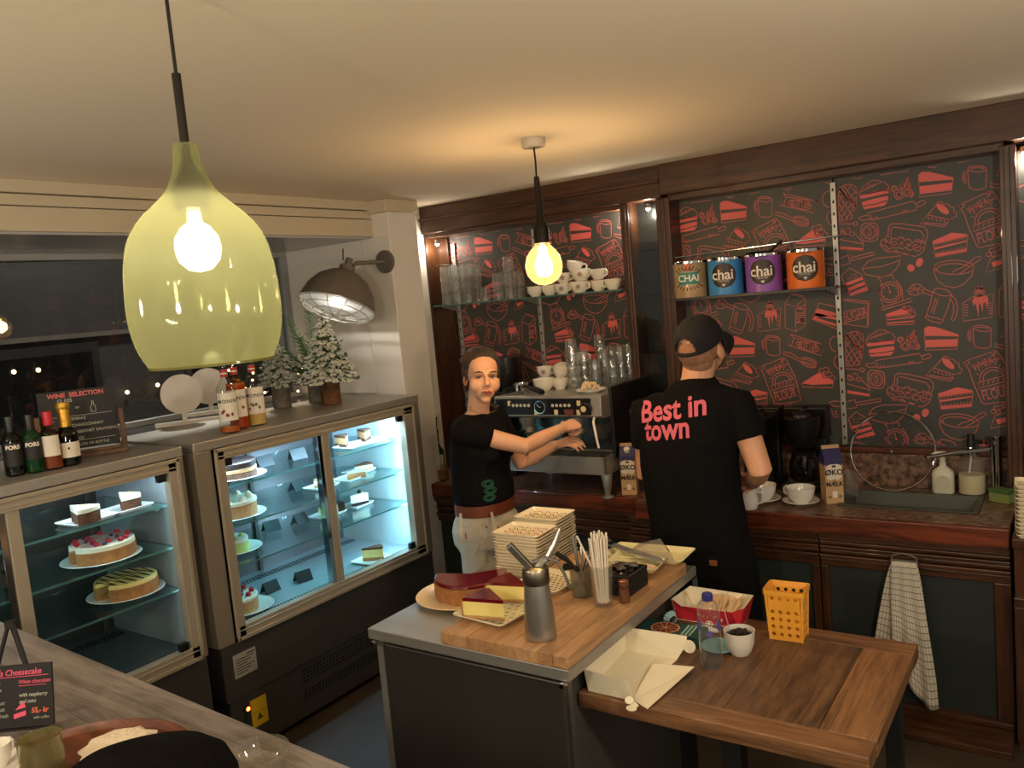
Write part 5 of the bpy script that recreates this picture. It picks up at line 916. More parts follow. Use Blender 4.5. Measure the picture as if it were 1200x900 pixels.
def tin(x, col, label, kind, H=.197, R=.092, base=None):
    t = thing('chai_tin', label, 'tin', (x, 4.305, 1.9205)); mm = mat('tin_'+kind, col, .35, 0., var=.12, scale=14, coat=.3)
    B().lathe([(0, 0), (R*.97, 0), (R, .003), (R, .006), (R*.99, .008), (R*.99, H-.012), (R, H-.010), (R, H-.004), (R*.96, H), (R*.93, H-.003), (0, H-.003)], n=40).done('can', mm, t)
    B().lathe([(R*1.005, H-.014), (R*1.005, H-.002), (R*.97, H+.001)], n=40).done('rim', m_chrome, t)
    if kind != 'kraft':
        a = AC-.12; disc_patch(R+.0006, .102, a, .066, m_brown, t, 'round_emblem')
        lettering('chai', .074, m_wht, t, None, .0012, warp=wrap_cyl(R+.0014, .105, a-.06))
        lettering('SPICED TEA LATTE', .009, m_wht, t, None, 0, warp=wrap_cyl(R+.0014, .078, a), name='small_lettering')
        lettering('NET WT 398 G', .008, m_wht, t, None, 0, warp=wrap_cyl(R+.0014, .070, a), name='small_lettering')
        lettering('DAVID RIO', .013, m_wht if kind == 'blue' else m_brown, t, None, .0002, warp=wrap_cyl(R+.0014, .176, a), name='small_lettering')
        B().add([(0, 0, 0)]*0, []) if 0 else None
        ht = [(R+.0014, 0)]
        q = B(); c0 = a
        for sx in (-1, 1): q.ball(((R+.0005)*math.cos(c0+sx*.05), (R+.0005)*math.sin(c0+sx*.05), .055), (.0045, .0045, .0045), 8, 5)
        q.ball(((R+.0005)*math.cos(c0), (R+.0005)*math.sin(c0), .0505), (.005, .005, .006), 8, 5); q.done('heart_print', m_wht, t)
    else:
        a = AC-.1; lb = mat('teal_label', (40, 130, 120), .5)
        label_patch(R+.0006, .072, .135, a, .62, lb, t, 'teal_label')
        lettering('CHAI', .05, m_wht, t, None, .0012, warp=wrap_cyl(R+.0014, .103, a))
        lettering('POWER', .014, m_brown, t, None, .0004, warp=wrap_cyl(R+.0014, .148, a), name='small_lettering')
        q = B(); rr = random.Random(4)
        for k in range(26):
            th = 2*PI*k/26; x0 = .07*math.cos(th); z0 = .05*math.sin(th)
            f = lambda u: ((R+.0008)*math.cos(a+x0*u/R), (R+.0008)*math.sin(a+x0*u/R), .103+z0*u)
            if abs(z0*1.35) > .04: q.tube([f(1.0), f(1.25+rr.random()*.2)], .0022, 4)
        q.done('burst_print', m_blackm, t)
        disc_patch(R+.0006, .165, a-.02, .017, mat('tin_orange_spot', (206, 104, 64), .5), t, 'orange_spot')
    return t
tin(-1.762, (168, 140, 104), 'brown kraft chai tin with teal label, leftmost of the four tins', 'kraft')
tin(-1.566, (60, 140, 205), 'blue chai tin with round brown emblem', 'blue')
tin(-1.362, (140, 88, 178), 'purple chai tin with a black scoop on its lid', 'purple')
tin(-1.150, (226, 112, 36), 'orange chai tin, rightmost of the four tins', 'orange')
so = B().lathe([(0, 0), (.06, .002), (.07, .012), (.066, .012), (.055, .005), (0, .004)], n=20).tube([(.05, 0, .008), (.10, .0, .045), (.115, 0, .06)], [.008, .006, .007], 7).done('scoop', m_black, None, (-1.374, 4.30, 2.1155)); tag(so, 'small black scoop lying on the purple tin', 'scoop')

# ================================================================ THINGS ON THE WORKTOP
WT = .9005
# espresso machine
em = thing('espresso_machine', 'two group stainless espresso machine on the worktop beside the woman', 'espresso machine', (-2.435, 4.05, WT))
m_smoke = mat('machine_black', (22, 22, 24), .35)
X0, X1, F, K = -.345, .345, -.27, .28
for x in (X0+.02, X1-.02):
    for y in (F+.04, K-.04): B().lathe([(.034, 0), (.034, .006), (.016, .014), (.02, .05), (.032, .125), (.03, .13)], c=(x, y, 0), n=18).done('foot', m_steel, em)
B().bx(X0, X1, F, K, .128, .135).bx(X0, X1, F, F+.012, .135, .225).bx(X0, X0+.012, F, K, .135, .225).bx(X1-.012, X1, F, K, .135, .225).bx(X0, X1, F+.20, K, .135, .225).done('drip_tray', m_steel, em, bevel=.005)
gr = B()
for i in range(22): gr.bx(X0+.02+i*.0305, X0+.034+i*.0305, F+.012, F+.20, .212, .219)
gr.done('tray_grate', m_steeld, em)['kind'] = 'stuff'
B().bx(X0+.01, X1-.01, F+.20, K, .225, .44).done('splash_back', mat('machine_mirror', (120, 140, 150), .22, .9), em)
B().tube([(.23, F+.199, .33), (.23, F+.19, .33)], .045, 24, smooth=False).tube([(.23, F+.192, .33), (.23, F+.186, .33)], .03, 24, smooth=False).done('round_badge', m_steeld, em)
B().loft([[(X0, F+.03, .43), (X1, F+.03, .43), (X1, K, .43), (X0, K, .43)], [(X0, F, .445), (X1, F, .445), (X1, K, .445), (X0, K, .445)], [(X0, F+.005, .55), (X1, F+.005, .55), (X1, K, .55), (X0, K, .55)], [(X0+.004, F+.012, .556), (X1-.004, F+.012, .556), (X1-.004, K, .556), (X0+.004, K, .556)]], smooth=False).done('head', m_steel, em, bevel=.004)
B().bx(X0+.01, X1-.06, F-.003, F+.01, .452, .542).done('control_panel', m_smoke, em, bevel=.003)
for cx in (-.155, .105):
    pd = B().bx(cx-.075, cx+.075, F-.007, F-.002, .485, .525).done('button_pad', m_black, em, bevel=.002)
    for k in range(5):
        bc = B(); x = cx-.052+k*.026
        bc.tube([(x, F-.008, .506), (x, F-.0105, .506)], .009, 14).done('button', mat('button_pale', (206, 198, 180), .4), pd)
for x, z in ((-.235, .517), (-.06, .468), (.07, .468), (.215, .517), (.21, .468)): B().bx(x-.011, x+.011, F-.0065, F-.003, z-.014, z+.014).done('tag_sticker', mat('tag_cream', (222, 206, 160), .6), em)
B().tube([(-.03, F-.012, .496), (-.03, F, .496)], .037, 28, smooth=False).done('gauge_rim', m_chrome, em)
B().tube([(-.03, F-.0135, .496), (-.03, F-.011, .496)], .031, 28, smooth=False).done('gauge_face', m_black, em)
B().tube([(-.03, F-.0145, .496), (-.045, F-.0145, .512)], .0015, 5).tube([(-.03, F-.0145, .496), (-.018, F-.0145, .50)], .0015, 5).done('gauge_needle', m_wht, em)
B().prism([(x*.03, y*.024) for x, y in circ(1, 20)], 0, .001, Matrix.Translation((.15, F-.003, .472)) @ Matrix.Rotation(PI/2, 4, 'X')).done('oval_sticker', mat('oval_pink', (110, 60, 56), .5), em)
for x in (.265, -.315):
    kb = B().tube([(x, F-.045, .492), (x, F-.035, .492), (x, F, .492)], [.027, .032, .028], 20).done('steam_knob', m_black, em)
    B().tube([(x, F-.047, .492), (x, F-.0445, .492)], .016, 16, smooth=False).done('knob_cap', mat('knob_cream', (214, 196, 150), .5), kb)
for cx in (-.19, .135):
    gh = B().lathe([(.05, .43), (.05, .40), (.04, .385), (.036, .36), (0, .36)], c=(cx, F+.10, 0), n=22).done('group_head', m_steel, em)
    B().lathe([(.042, .362), (.042, .338), (.02, .33), (.012, .305), (0, .305)], c=(cx, F+.10, 0), n=20).done('portafilter', m_steel, gh)
    d = Vector((-.02, -.14, -.01)) if cx < 0 else Vector((.01, -.12, -.005))
    p0 = Vector((cx, F+.06, .350)); B().tube([p0, p0+d*.4, p0+d], [.009, .014, .017], 10).done('portafilter_handle', m_black, gh)
for x in (X1-.0, X0):
    s = B().bx(x-.006, x+.014, F+.10, K+.01, .20, .59).done('side_panel', m_smoke, em, bevel=.006)
B().bx(X0, X1, K, K+.01, .20, .585).done('back_panel', m_smoke, em, bevel=.004)
for sx, x in ((1, X1-.055), (-1, X0+.05)):
    B().tube([(x, F+.02, .44), (x+sx*.02, F-.03, .42), (x+sx*.05, F-.06, .33), (x+sx*.06, F-.065, .29)], [.007, .007, .006, .006], 8).done('steam_wand', m_wht if sx > 0 else m_steel, em)
MT = WT+.5565
# on the machine
pf = thing('portafilter', 'spare portafilter with black handle lying on the espresso machine', 'portafilter', (-2.655, 3.885, MT), -.35)
B().lathe([(.038, .02), (.04, .05), (.044, .055), (.044, .062), (.038, .062), (.034, .03), (0, .025)], n=20).done('basket', m_chrome, pf)
B().tube([(-.02, 0, .0), (-.012, 0, .022), (.012, 0, .022), (.02, 0, .0)], .007, 8).done('spout', m_chrome, pf)
B().tube([(.04, 0, .045), (.08, 0, .04), (.10, 0, .035), (.19, 0, .018), (.205, 0, .016)], [.008, .009, .015, .017, .012], 10).done('handle', m_black, pf)
cup((-2.585, 4.02, MT), 'wide white bowl cup in front on the espresso machine', .066, .068, 2.6)
for x, y, z, rz, tl, mk, s in ((-2.50, 4.06, 0, 2.4, (0, 0), 0, 'white cup right of the wide bowl on the machine'), (-2.55, 4.16, 0, .3, (0, 0), 0, 'white cup behind the wide bowl on the machine'), (-2.66, 4.16, 0, 2.8, (0, 0), 0, 'white cup at the left back of the machine cups'), (-2.46, 4.16, 0, .5, (0, 0), 1, 'printed white cup beside the stacked glasses on the machine'),
    (-2.66, 4.16, .063, -.2, (0, 0), 1, 'printed white cup stacked at the left of the machine cups'), (-2.53, 4.12, .063, .4, (.1, .15), 0, 'white cup stacked in the middle of the machine cups'), (-2.47, 4.18, .063, .7, (0, .25), 1, 'tilted printed cup stacked next to the glasses on the machine'), (-2.56, 4.2, .066, -.5, (.35, .3), 0, 'tilted white cup at the back of the machine cups'), (-2.47, 4.24, .128, .2, (0, 0), 0, 'topmost white cup at the back of the machine cups')):
    cup((x, y, MT+z), s, .05, .062, rz, tl, mk)
MG = 'inverted tumblers on the espresso machine'
for x, y, n, s in ((-2.385, 4.02, 4, 'leftmost front'), (-2.365, 4.115, 3, 'second front'), (-2.345, 4.205, 2, 'middle'), (-2.275, 4.08, 2, 'front right behind the napkin plate'), (-2.265, 4.175, 3, 'inner right'), (-2.18, 4.11, 2, 'right edge'), (-2.175, 4.20, 3, 'right edge rear'), (-2.255, 4.265, 3, 'back right'), (-2.345, 4.285, 4, 'tall back'), (-2.165, 4.285, 3, 'rear right corner')):
    gstack(x, y, MT, n, 'tumbler, %s stack on the espresso machine' % s, MG, 1., .066)
np_ = round_plate((-2.215, 3.91, MT), .082, 'small white plate on the right front of the espresso machine')
nap = B(); rnd = random.Random(2)
for k in range(9):
    a = k*.7; pts = [(.05*math.cos(a+u*.9)*(.4+.6*u), .038*math.sin(a+u*1.1)*(.4+.6*u), .012+.02*math.sin(u*PI)+.006*(k % 4)) for u in (0, .33, .66, 1)]
    nap.tube(pts, [.008, .013, .012, .007], 7, flat=.7)
nap.ball((.0, .012, .038), (.016, .012, .012)); nap.ball((.022, .01, .045), (.010, .009, .008))
tag(nap.done('cleaning_cloth', mat('cloth_beige', (222, 196, 158), .9, bump=.3, bscale=80), None, (-2.215, 3.91, MT+.004)), 'crumpled beige cloth on the small plate on the machine', 'cloth')
# grinder behind, left
gd = thing('coffee_grinder', 'black coffee grinder with dark drum hopper behind the woman', 'coffee grinder', (-3.03, 4.27, WT))
B().bx(-.10, .10, -.12, .12, 0, .05).done('base', m_black, gd, bevel=.01)
B().bx(-.085, .085, -.08, .09, .05, .53).done('body', m_smoke, gd, bevel=.015)
B().lathe([(.06, .53), (.10, .56), (.11, .60), (.11, .72), (.113, .722), (.113, .74), (0, .745)], n=32).done('hopper', mat('hopper_smoke', (30, 26, 24), .25, coat=.4), gd)
B().tube([(0, -.07, .34), (0, -.15, .30)], .03, 12).done('chute', m_black, gd)
# green bottle and a small jar behind the case edge
b = bottle('spirit_bottle', 'green bottle with steel pourer on the worktop beside the display case', 'bottle', (-3.44, 4.02, WT), .04, .30, .015, g_green, liquid=M_['green_wine'], fill=.4, lab=(m_lab, .06, .15, -.9, .9), shoulder=.55)
B().tube([(0, 0, .298), (0, 0, .315), (.005, 0, .37), (.012, 0, .39)], [.016, .012, .011, .008], 10).done('pourer', m_chrome, b)
j = thing('glass_jar', 'small amber jar in front of the green bottle by the case', 'jar', (-3.36, 3.95, WT))
B().lathe([(0, 0), (.038, .001), (.04, .01), (.04, .09), (.036, .10), (.037, .105), (.034, .105), (.036, .09), (.036, .01), (0, .006)], n=20).done('glass_body', g_bot, j)
B().lathe([(0, .007), (.035, .009), (.035, .07), (0, .07)], n=18).done('contents', mat('amber_contents', (150, 96, 40), .4), j)
# milk cartons
m_kraft = mat('carton_kraft', (196, 160, 116), .6, var=.05); m_navy = mat('carton_navy', (52, 48, 98), .5); m_cwhite = mat('carton_white', (226, 216, 196), .6)
m_cink = mat('carton_ink', (40, 26, 18), .6)
def carton(loc, label, rz, cap, w=.082, H=.215):
    t = thing('milk_carton', label, 'carton', loc, rz); h = w/2
    B().bx(-h, h, -h, h, 0, H).done('body', m_kraft, t, bevel=.002)
    B().loft([[(-h, -h, H), (h, -h, H), (h, h, H), (-h, h, H)], [(-h, -.003, H+.045), (h, -.003, H+.045), (h, .003, H+.045), (-h, .003, H+.045)]], smooth=False).done('gable', m_navy, t)
    B().bx(-h, h, -.003, .003, H+.043, H+.062).done('seal', m_kraft, t)
    n = 10; q = B(); vs = []
    for face in range(2):
        M = Matrix.Rotation(-PI/2*face, 4, 'Z')
        top = [(-h+2*h*i/n, H-.022-.010*abs(math.sin(i*1.9))) for i in range(n+1)]
        for i in range(n):
            (xa, za), (xb, zb) = top[i], top[i+1]; q.add([(xa, -h-.0006, za), (xb, -h-.0006, zb), (xb, -h-.0006, H), (xa, -h-.0006, H)], [(0, 1, 2, 3)], False, M)
    q.done('blue_band', m_navy, t)
    q = B().prism(rrect(w*.86, .075, .02, 5), 0, .0006, Matrix.Translation((0, -h-.0002, H-.062)) @ Matrix.Rotation(PI/2, 4, 'X')); q.done('white_patch', m_cwhite, t)
    lettering('ØKO', .036, m_cink, t, Matrix.Translation((0, -h-.0016, H-.064)) @ Matrix.Rotation(PI/2, 4, 'X'), .0012)
    lettering('MÆLK', .028, m_cink, t, Matrix.Translation((0, -h-.0016, H-.120)) @ Matrix.Rotation(PI/2, 4, 'X'), .001)
    lettering('LET', .010, m_cink, t, Matrix.Translation((0, -h-.0016, H-.100)) @ Matrix.Rotation(PI/2, 4, 'X'), .0003)
    B().prism([(-.012, .03), (.012, .03), (.009, 0), (-.009, 0)], 0, .0006, Matrix.Translation((0, -h-.001, .03)) @ Matrix.Rotation(PI/2, 4, 'X')).done('milk_glass_print', m_wht, t)
    q = B()
    for k, x in enumerate((-.024, .024)): q.prism(circ(.008, 10, (x, .034)), 0, .0005, Matrix.Translation((0, -h-.0008, 0)) @ Matrix.Rotation(PI/2, 4, 'X'))
    q.done('leaf_print', mat('print_umber', (140, 106, 62), .6), t)
    B().prism([(x*.010, y*.006) for x, y in circ(1, 14)], 0, .0006, Matrix.Translation((0, -h-.0012, H-.034)) @ Matrix.Rotation(PI/2, 4, 'X')).done('green_crest', mat('crest_green', (60, 80, 50), .6), t)
    if cap: B().tube([(0, -.022, H+.02), (0, -.032, H+.038)], .016, 14).done('screw_cap', m_wht, t)
    return t
carton((-2.03, 3.93, WT), 'milk carton with white screw cap between espresso machine and man', .30, True)
carton((-1.005, 4.02, WT), 'opened milk carton left of the sink', .55, False)
tl_ = tumbler((-.955, 4.16, WT), 'glass tumbler partly hidden behind the milk carton by the sink', None, False, 0, 1.25)
# cups and saucers
def saucer(loc, label, r=.085):
    return tag(B().lathe([(0, 0), (r*.5, 0), (r*.55, .003), (r, .016), (r*1.0, .019), (r*.96, .019), (r*.5, .007), (0, .006)], n=36).done('saucer', m_cup, None, loc), label, 'saucer')
saucer((-1.318, 3.955, WT), 'white saucer under the cup nearest the man')
cup((-1.318, 3.955, WT+.006), 'large white coffee cup on saucer nearest the man', .066, .078, -1.3)
saucer((-1.135, 3.955, WT), 'white saucer under the right coffee cup')
cup((-1.135, 3.955, WT+.006), 'large white coffee cup on saucer beside the milk carton', .068, .076, 2.7)
tag(B().tube([(0, 0, .004), (.04, .01, .005), (.09, .02, .006)], [.010, .004, .003], 7, flat=.4).done('teaspoon', m_chrome, None, (-1.46, 3.90, WT)), 'small spoon on the worktop left of the saucers', 'spoon')
# filter coffee makers
def maker(loc, label):
    t = thing('coffee_maker', label, 'coffee maker', loc)
    B().bx(-.10, .11, -.10, .16, 0, .04).done('base', m_black, t, bevel=.006)
    B().lathe([(.075, .041), (.08, .043), (.0, .044)], c=(0, -.01, 0), n=24).done('hot_plate', m_steeld, t)
    B().bx(-.09, .09, .075, .15, .04, .40).done('tower', m_black, t, bevel=.006)
    rv = B(); rv.bx(-.10, .10, .05, .155, .25, .395); rv.done('water_tank', glass('smoked_tank', (.30, .26, .22), .05, 1.2, .3, (.05, .04, .03)), t, bevel=.006)
    B().bx(-.105, .105, .045, .16, .395, .41).done('tank_lid', m_black, t, bevel=.004)
    B().lathe([(.045, .215), (.05, .22), (.08, .30), (.088, .355), (.09, .37), (.086, .372), (.0, .374)], c=(0, -.01, 0), n=28).done('filter_basket', m_black, t)
    B().lathe([(.05, .374), (.045, .388), (.02, .40), (0, .40)], c=(0, -.01, 0), n=20).done('basket_lid', m_smoke, t)
    B().bx(-.018, .018, -.02, .10, .40, .41).done('water_arm', m_black, t, bevel=.003)
    ca = B().lathe([(0, .046), (.06, .046), (.074, .07), (.074, .14), (.06, .175), (.055, .185)], c=(0, -.01, 0), n=26).done('carafe', glass('carafe_glass', (.25, .24, .23), .03, 1.6, .25, (.03, .025, .02)), t)
    B().lathe([(.057, .183), (.06, .198), (.03, .208), (0, .208)], c=(0, -.01, 0), n=22).done('carafe_lid', m_black, ca)
    B().tube([(.04, -.065, .18), (.055, -.11, .175), (.055, -.115, .10), (.045, -.075, .085)], [.008, .010, .010, .008], 8).done('carafe_handle', m_black, ca)
    return t
maker((-1.19, 4.25, WT), 'black filter coffee maker behind the two cups')
maker((-1.43, 4.25, WT), 'black filter coffee maker half hidden behind the arm of the man')
# tap, soaps, sponge, wire ring
tp = thing('tap', 'tall chrome mixer tap with long flat spout at the right of the sink', 'tap', (-.345, 4.33, WT))
B().lathe([(.03, 0), (.03, .008), (.024, .012), (.024, .235), (.026, .24), (.026, .275), (.0, .278)], n=24).done('column', m_chrome, tp)
B().loft([[(x, y, z) for x, y, z in ((-.02, -.018, .215-.012), (-.02, .018, .215-.012), (-.02, .018, .215+.008), (-.02, -.018, .215+.008))], [(-.13, -.09, .203), (-.15, -.06, .203), (-.15, -.06, .219), (-.13, -.09, .219)], [(-.262, -.165, .192), (-.28, -.145, .192), (-.28, -.145, .203), (-.262, -.165, .203)]], smooth=False).done('spout', m_chrome, tp, bevel=.004)
m_soapw = mat('soap_bottle', (206, 202, 184), .35, sss=0)
s1 = thing('soap_bottle', 'white pump soap bottle left of the clear dispenser at the sink', 'soap bottle', (-.565, 4.31, WT))
B().loft([[(x*k, y*k*.7, z) for x, y in rrect(.095, .095, .03, 5)] for k, z in ((.9, 0), (1, .008), (1, .085), (.93, .105), (.55, .122), (.32, .13), (.32, .145))]).done('body', m_soapw, s1, bevel=.001)
B().prism([(x*.032, y*.036) for x, y in circ(1, 20)], 0, .001, Matrix.Translation((0, -.0345, .055)) @ Matrix.Rotation(PI/2, 4, 'X')).done('label', mat('soap_label', (190, 184, 160), .5), s1)
B().tube([(0, 0, .14), (0, 0, .172)], .013, 12).tube([(0, 0, .17), (0, 0, .19)], .005, 8).tube([(.012, 0, .192), (-.03, -.012, .194), (-.04, -.016, .186)], [.009, .007, .005], 8).done('pump', m_soapw, s1)
s2 = thing('soap_dispenser', 'clear cylinder dispenser half full of pale soap with black pump', 'soap dispenser', (-.445, 4.315, WT))
B().lathe([(0, 0), (.056, .001), (.058, .008), (.057, .155), (.05, .172), (.03, .18), (.03, .19)], n=28).done('jar', glass('dispenser_glass', (.88, .88, .84), .05, 1.2, .12, (.8, .8, .75)), s2)
B().lathe([(0, .006), (.0545, .008), (.0545, .095), (0, .096)], n=24).done('soap', mat('pale_soap', (214, 204, 168), .4), s2)
B().lathe([(.03, .185), (.03, .205), (.015, .215), (.012, .23), (0, .23)], n=18).done('collar', m_chrome, s2)
B().tube([(0, 0, .225), (0, 0, .285)], [.018, .014], 12).tube([(0, 0, .25), (.045, -.015, .252)], .009, 8).done('pump', m_black, s2)
B().tube([(0, 0, .18), (-.01, 0, .10)], .004, 6).done('dip_tube', m_wht, s2)
ck = B().lathe([(0, 0), (.03, .001), (.035, .25), (.033, .25), (.028, .006), (0, .005)], n=22).done('tall_glass', glass('tall_glass', (.8, .82, .8), .05, 1.3, .08), None, (-.30, 4.40, WT)) if False else None
sp = thing('sponge', 'green scouring sponge beside the tap', 'sponge', (-.315, 4.20, WT), -.5)
B().bx(-.045, .045, -.03, .03, 0, .042).done('sponge_body', mat('sponge_pale', (140, 160, 90), .95, bump=.5, bscale=120), sp, bevel=.004)
B().bx(-.045, .045, -.03, .03, .0421, .06).done('scouring_face', mat('scour_green', (84, 120, 62), .95, bump=.6, bscale=160), sp, bevel=.003)
wr = thing('wire_ring', 'large steel wire ring with thin spokes leaning on the backsplash behind the sink', 'cake marker', (-.785, 4.305, WT+.001))
RM = Matrix.Translation((0, 0, .193)) @ Matrix.Rotation(math.radians(-14), 4, 'X') @ Matrix.Rotation(PI/2, 4, 'X')
B().tube([(.192*math.cos(a), .192*math.sin(a), 0) for a in [2*PI*i/56 for i in range(57)]], .0045, 6, caps=False, M=RM).done('rim', m_chrome, wr)
for i in range(12):
    a = 2*PI*i/12; B().tube([(.01*math.cos(a), .01*math.sin(a), 0), (.19*math.cos(a),   .19*math.sin(a), 0)], .0014, 4, M=RM).done('spoke', m_steeld, wr)
B().tube([(0, 0, -.004), (0, 0, .004)], .006, 10, M=RM).done('hub', m_steeld, wr)
# plates on the side cabinet
SP = 'small square plates at the right edge'
for k in range(13):
    lab = '%s pale square plate of the stack at the right edge' % ('lowest' if k == 0 else ORD[12-k])
    if k == 0: pp = square_plate((-.165, 3.765, .8855), .15, .15, lab, .1, mat('plate_ivory', (226, 214, 182), .25, coat=.4), SP, .016)
    else:
        o = pp.copy(); C.objects.link(o); o.location.z = .8855+k*.0165; o.rotation_euler.z = .1+.03*math.sin(k*2.); o['label'] = lab
# towel on its ring
tr_ = thing('towel_ring', 'small dark towel ring on the cabinet front below the sink', 'towel ring', (-.655, 3.785, .745))
B().tube([(.05*math.cos(a), -.03, -.005+.022*math.sin(a)) for a in [PI*i/12-.2 for i in range(0, 15)]], .004, 7).tube([(-.048, 0, .0), (-.05, -.03, -.002)], .004, 6).tube([(.048, 0, 0), (.05, -.03, -.002)], .004, 6).tube([(-.055, -.03, -.015), (.055, -.03, -.015)], .004, 7).done('ring', m_steeld, tr_)
m_tow = bpy.data.materials.new('check_towel'); m_tow.use_nodes = True; nt = m_tow.node_tree; n = nt.nodes; L = nt.links
bs = n['Principled BSDF']; bs.inputs['Roughness'].default_value = .95; uv = n.new('ShaderNodeUVMap'); sx = n.new('ShaderNodeSeparateXYZ'); L.new(uv.outputs[0], sx.inputs[0]); mxn = None
for i in (0, 1):
    f = n.new('ShaderNodeMath'); f.operation = 'MULTIPLY'; f.inputs[1].default_value = 1/.026; L.new(sx.outputs[i], f.inputs[0])
    g_ = n.new('ShaderNodeMath'); g_.operation = 'FRACT'; L.new(f.outputs[0], g_.inputs[0]); h_ = n.new('ShaderNodeMath'); h_.operation = 'LESS_THAN'; h_.inputs[1].default_value = .10; L.new(g_.outputs[0], h_.inputs[0])
    if mxn: q = n.new('ShaderNodeMath'); q.operation = 'MAXIMUM'; L.new(mxn.outputs[0], q.inputs[0]); L.new(h_.outputs[0], q.inputs[1]); mxn = q
    else: mxn = h_
mc = n.new('ShaderNodeMix'); mc.data_type = 'RGBA'; mc.inputs['A'].default_value = (*lin((206, 198, 180)), 1); mc.inputs['B'].default_value = (*lin((74, 66, 58)), 1)
L.new(mxn.outputs[0], mc.inputs['Factor']); L.new(mc.outputs['Result'], bs.inputs['Base Color'])
def towel_sheet(name, y0, length, w0, w1, skew, amp, parent, seed):
    nx, nz = 22, 26; vs = []; fs = []; uvs = []
    for j in range(nz+1):
        v = j/nz; wdt = w0+(w1-w0)*min(1, v*1.2)**.7
        for i in range(nx+1):
            u = i/nx-.5; x = u*wdt+skew*v; y = y0-amp*(.4+v)*math.cos(u*2*PI*2.6+seed+v*.8)*(.5+v*.5); z = -length*v*(1+.16*math.sin(u*3+seed)*v)
            vs.append((x, y, z)); uvs.append((u*.36, v*length))
    for j in range(nz):
        for i in range(nx): a = j*(nx+1)+i; fs.append((a, a+1, a+nx+2, a+nx+1))
    o = B().add(vs, fs, True).done(name, m_tow, parent, solid=.002); ul = o.data.uv_layers.new(name='UVMap')
    for lp in o.data.loops: ul.data[lp.index].uv = uvs[lp.vertex_index]
    return o
tw = thing('kitchen_towel', 'white towel with dark check lines hanging from the ring under the sink', 'towel', (-.655, 3.748, .735))
towel_sheet('front_sheet', -.014, .56, .088, .17, .03, .006, tw, .4); towel_sheet('back_sheet', .008, .44, .088, .22, -.03, .006, tw, 1.9)

# ================================================================ ISLAND COUNTER
isl = thing('island_counter', 'stainless steel island counter with worktop and door panel in the foreground', 'counter', (-1.67, 2.465, 0))
def ib(x0, x1, y0, y1, z0, z1): return B().bx(x0+1.67, x1+1.67, y0-2.465, y1-2.465, z0, z1)
ib(-2.085, -1.265, 1.965, 2.95, .862, .90).done('steel_top', m_steel, isl, bevel=.003)
ib(-2.03, -1.345, 2.02, 2.93, .06, .860).done('body', m_steeld, isl, bevel=.003)
ib(-2.035, -1.30, 1.985, 2.015, .08, .845).done('door_panel', mat('dark_brushed_steel', (96, 92, 86), .36, .75, var=.08, scale=3, stretch=(1, 1, .1)), isl, bevel=.006)
ib(-2.075, -2.045, 1.99, 2.05, .0, .858).done('corner_post', m_steel, isl, bevel=.003)
ib(-1.345, -1.31, 2.02, 2.05, .0, .858).done('corner_post', m_steeld, isl, bevel=.003)
for x, y in ((-2.0, 2.9), (-1.4, 2.9), (-1.4, 2.1), (-2.0, 2.1)): ib(x-.02, x+.02, y-.02, y+.02, 0, .06).done('foot', m_black, isl)
for x, y, z in ((-2.055, 1.962, .853), (-1.285, 1.962, .853)): ib(x-.008, x+.008, y-.012, y+.012, z-.008, z+.008).done('hinge_pin', m_chrome, isl, bevel=.002)
ib(-1.262, -1.2605, 2.90, 2.945, .70, .86).done('edge_plate', mat('blue_sheen_steel', (150, 166, 180), .3, .9), isl)
# cutting block of staves
cb = thing('cutting_board', 'long thick wooden cutting board on the right half of the island', 'cutting board', (-1.5075, 2.415, .9005))
st_m = [wood('stave_%d' % i, d, l, 1, .5, 3, 10, .06) for i, (d, l) in enumerate((((150, 110, 72), (196, 152, 106)), ((140, 102, 66), (186, 142, 98)), ((160, 120, 82), (204, 160, 114))))]
W = .485; ns = 9
for i in range(ns):
    a, b = -W/2+W*i/ns, -W/2+W*(i+1)/ns
    B().bx(a+.0003, b-.0003, -.45, .445, 0, .0415).done('stave', st_m[(i*2+i//3) % 3], cb, bevel=.0015 if 0 < i < ns-1 else .004)
BT = .9425
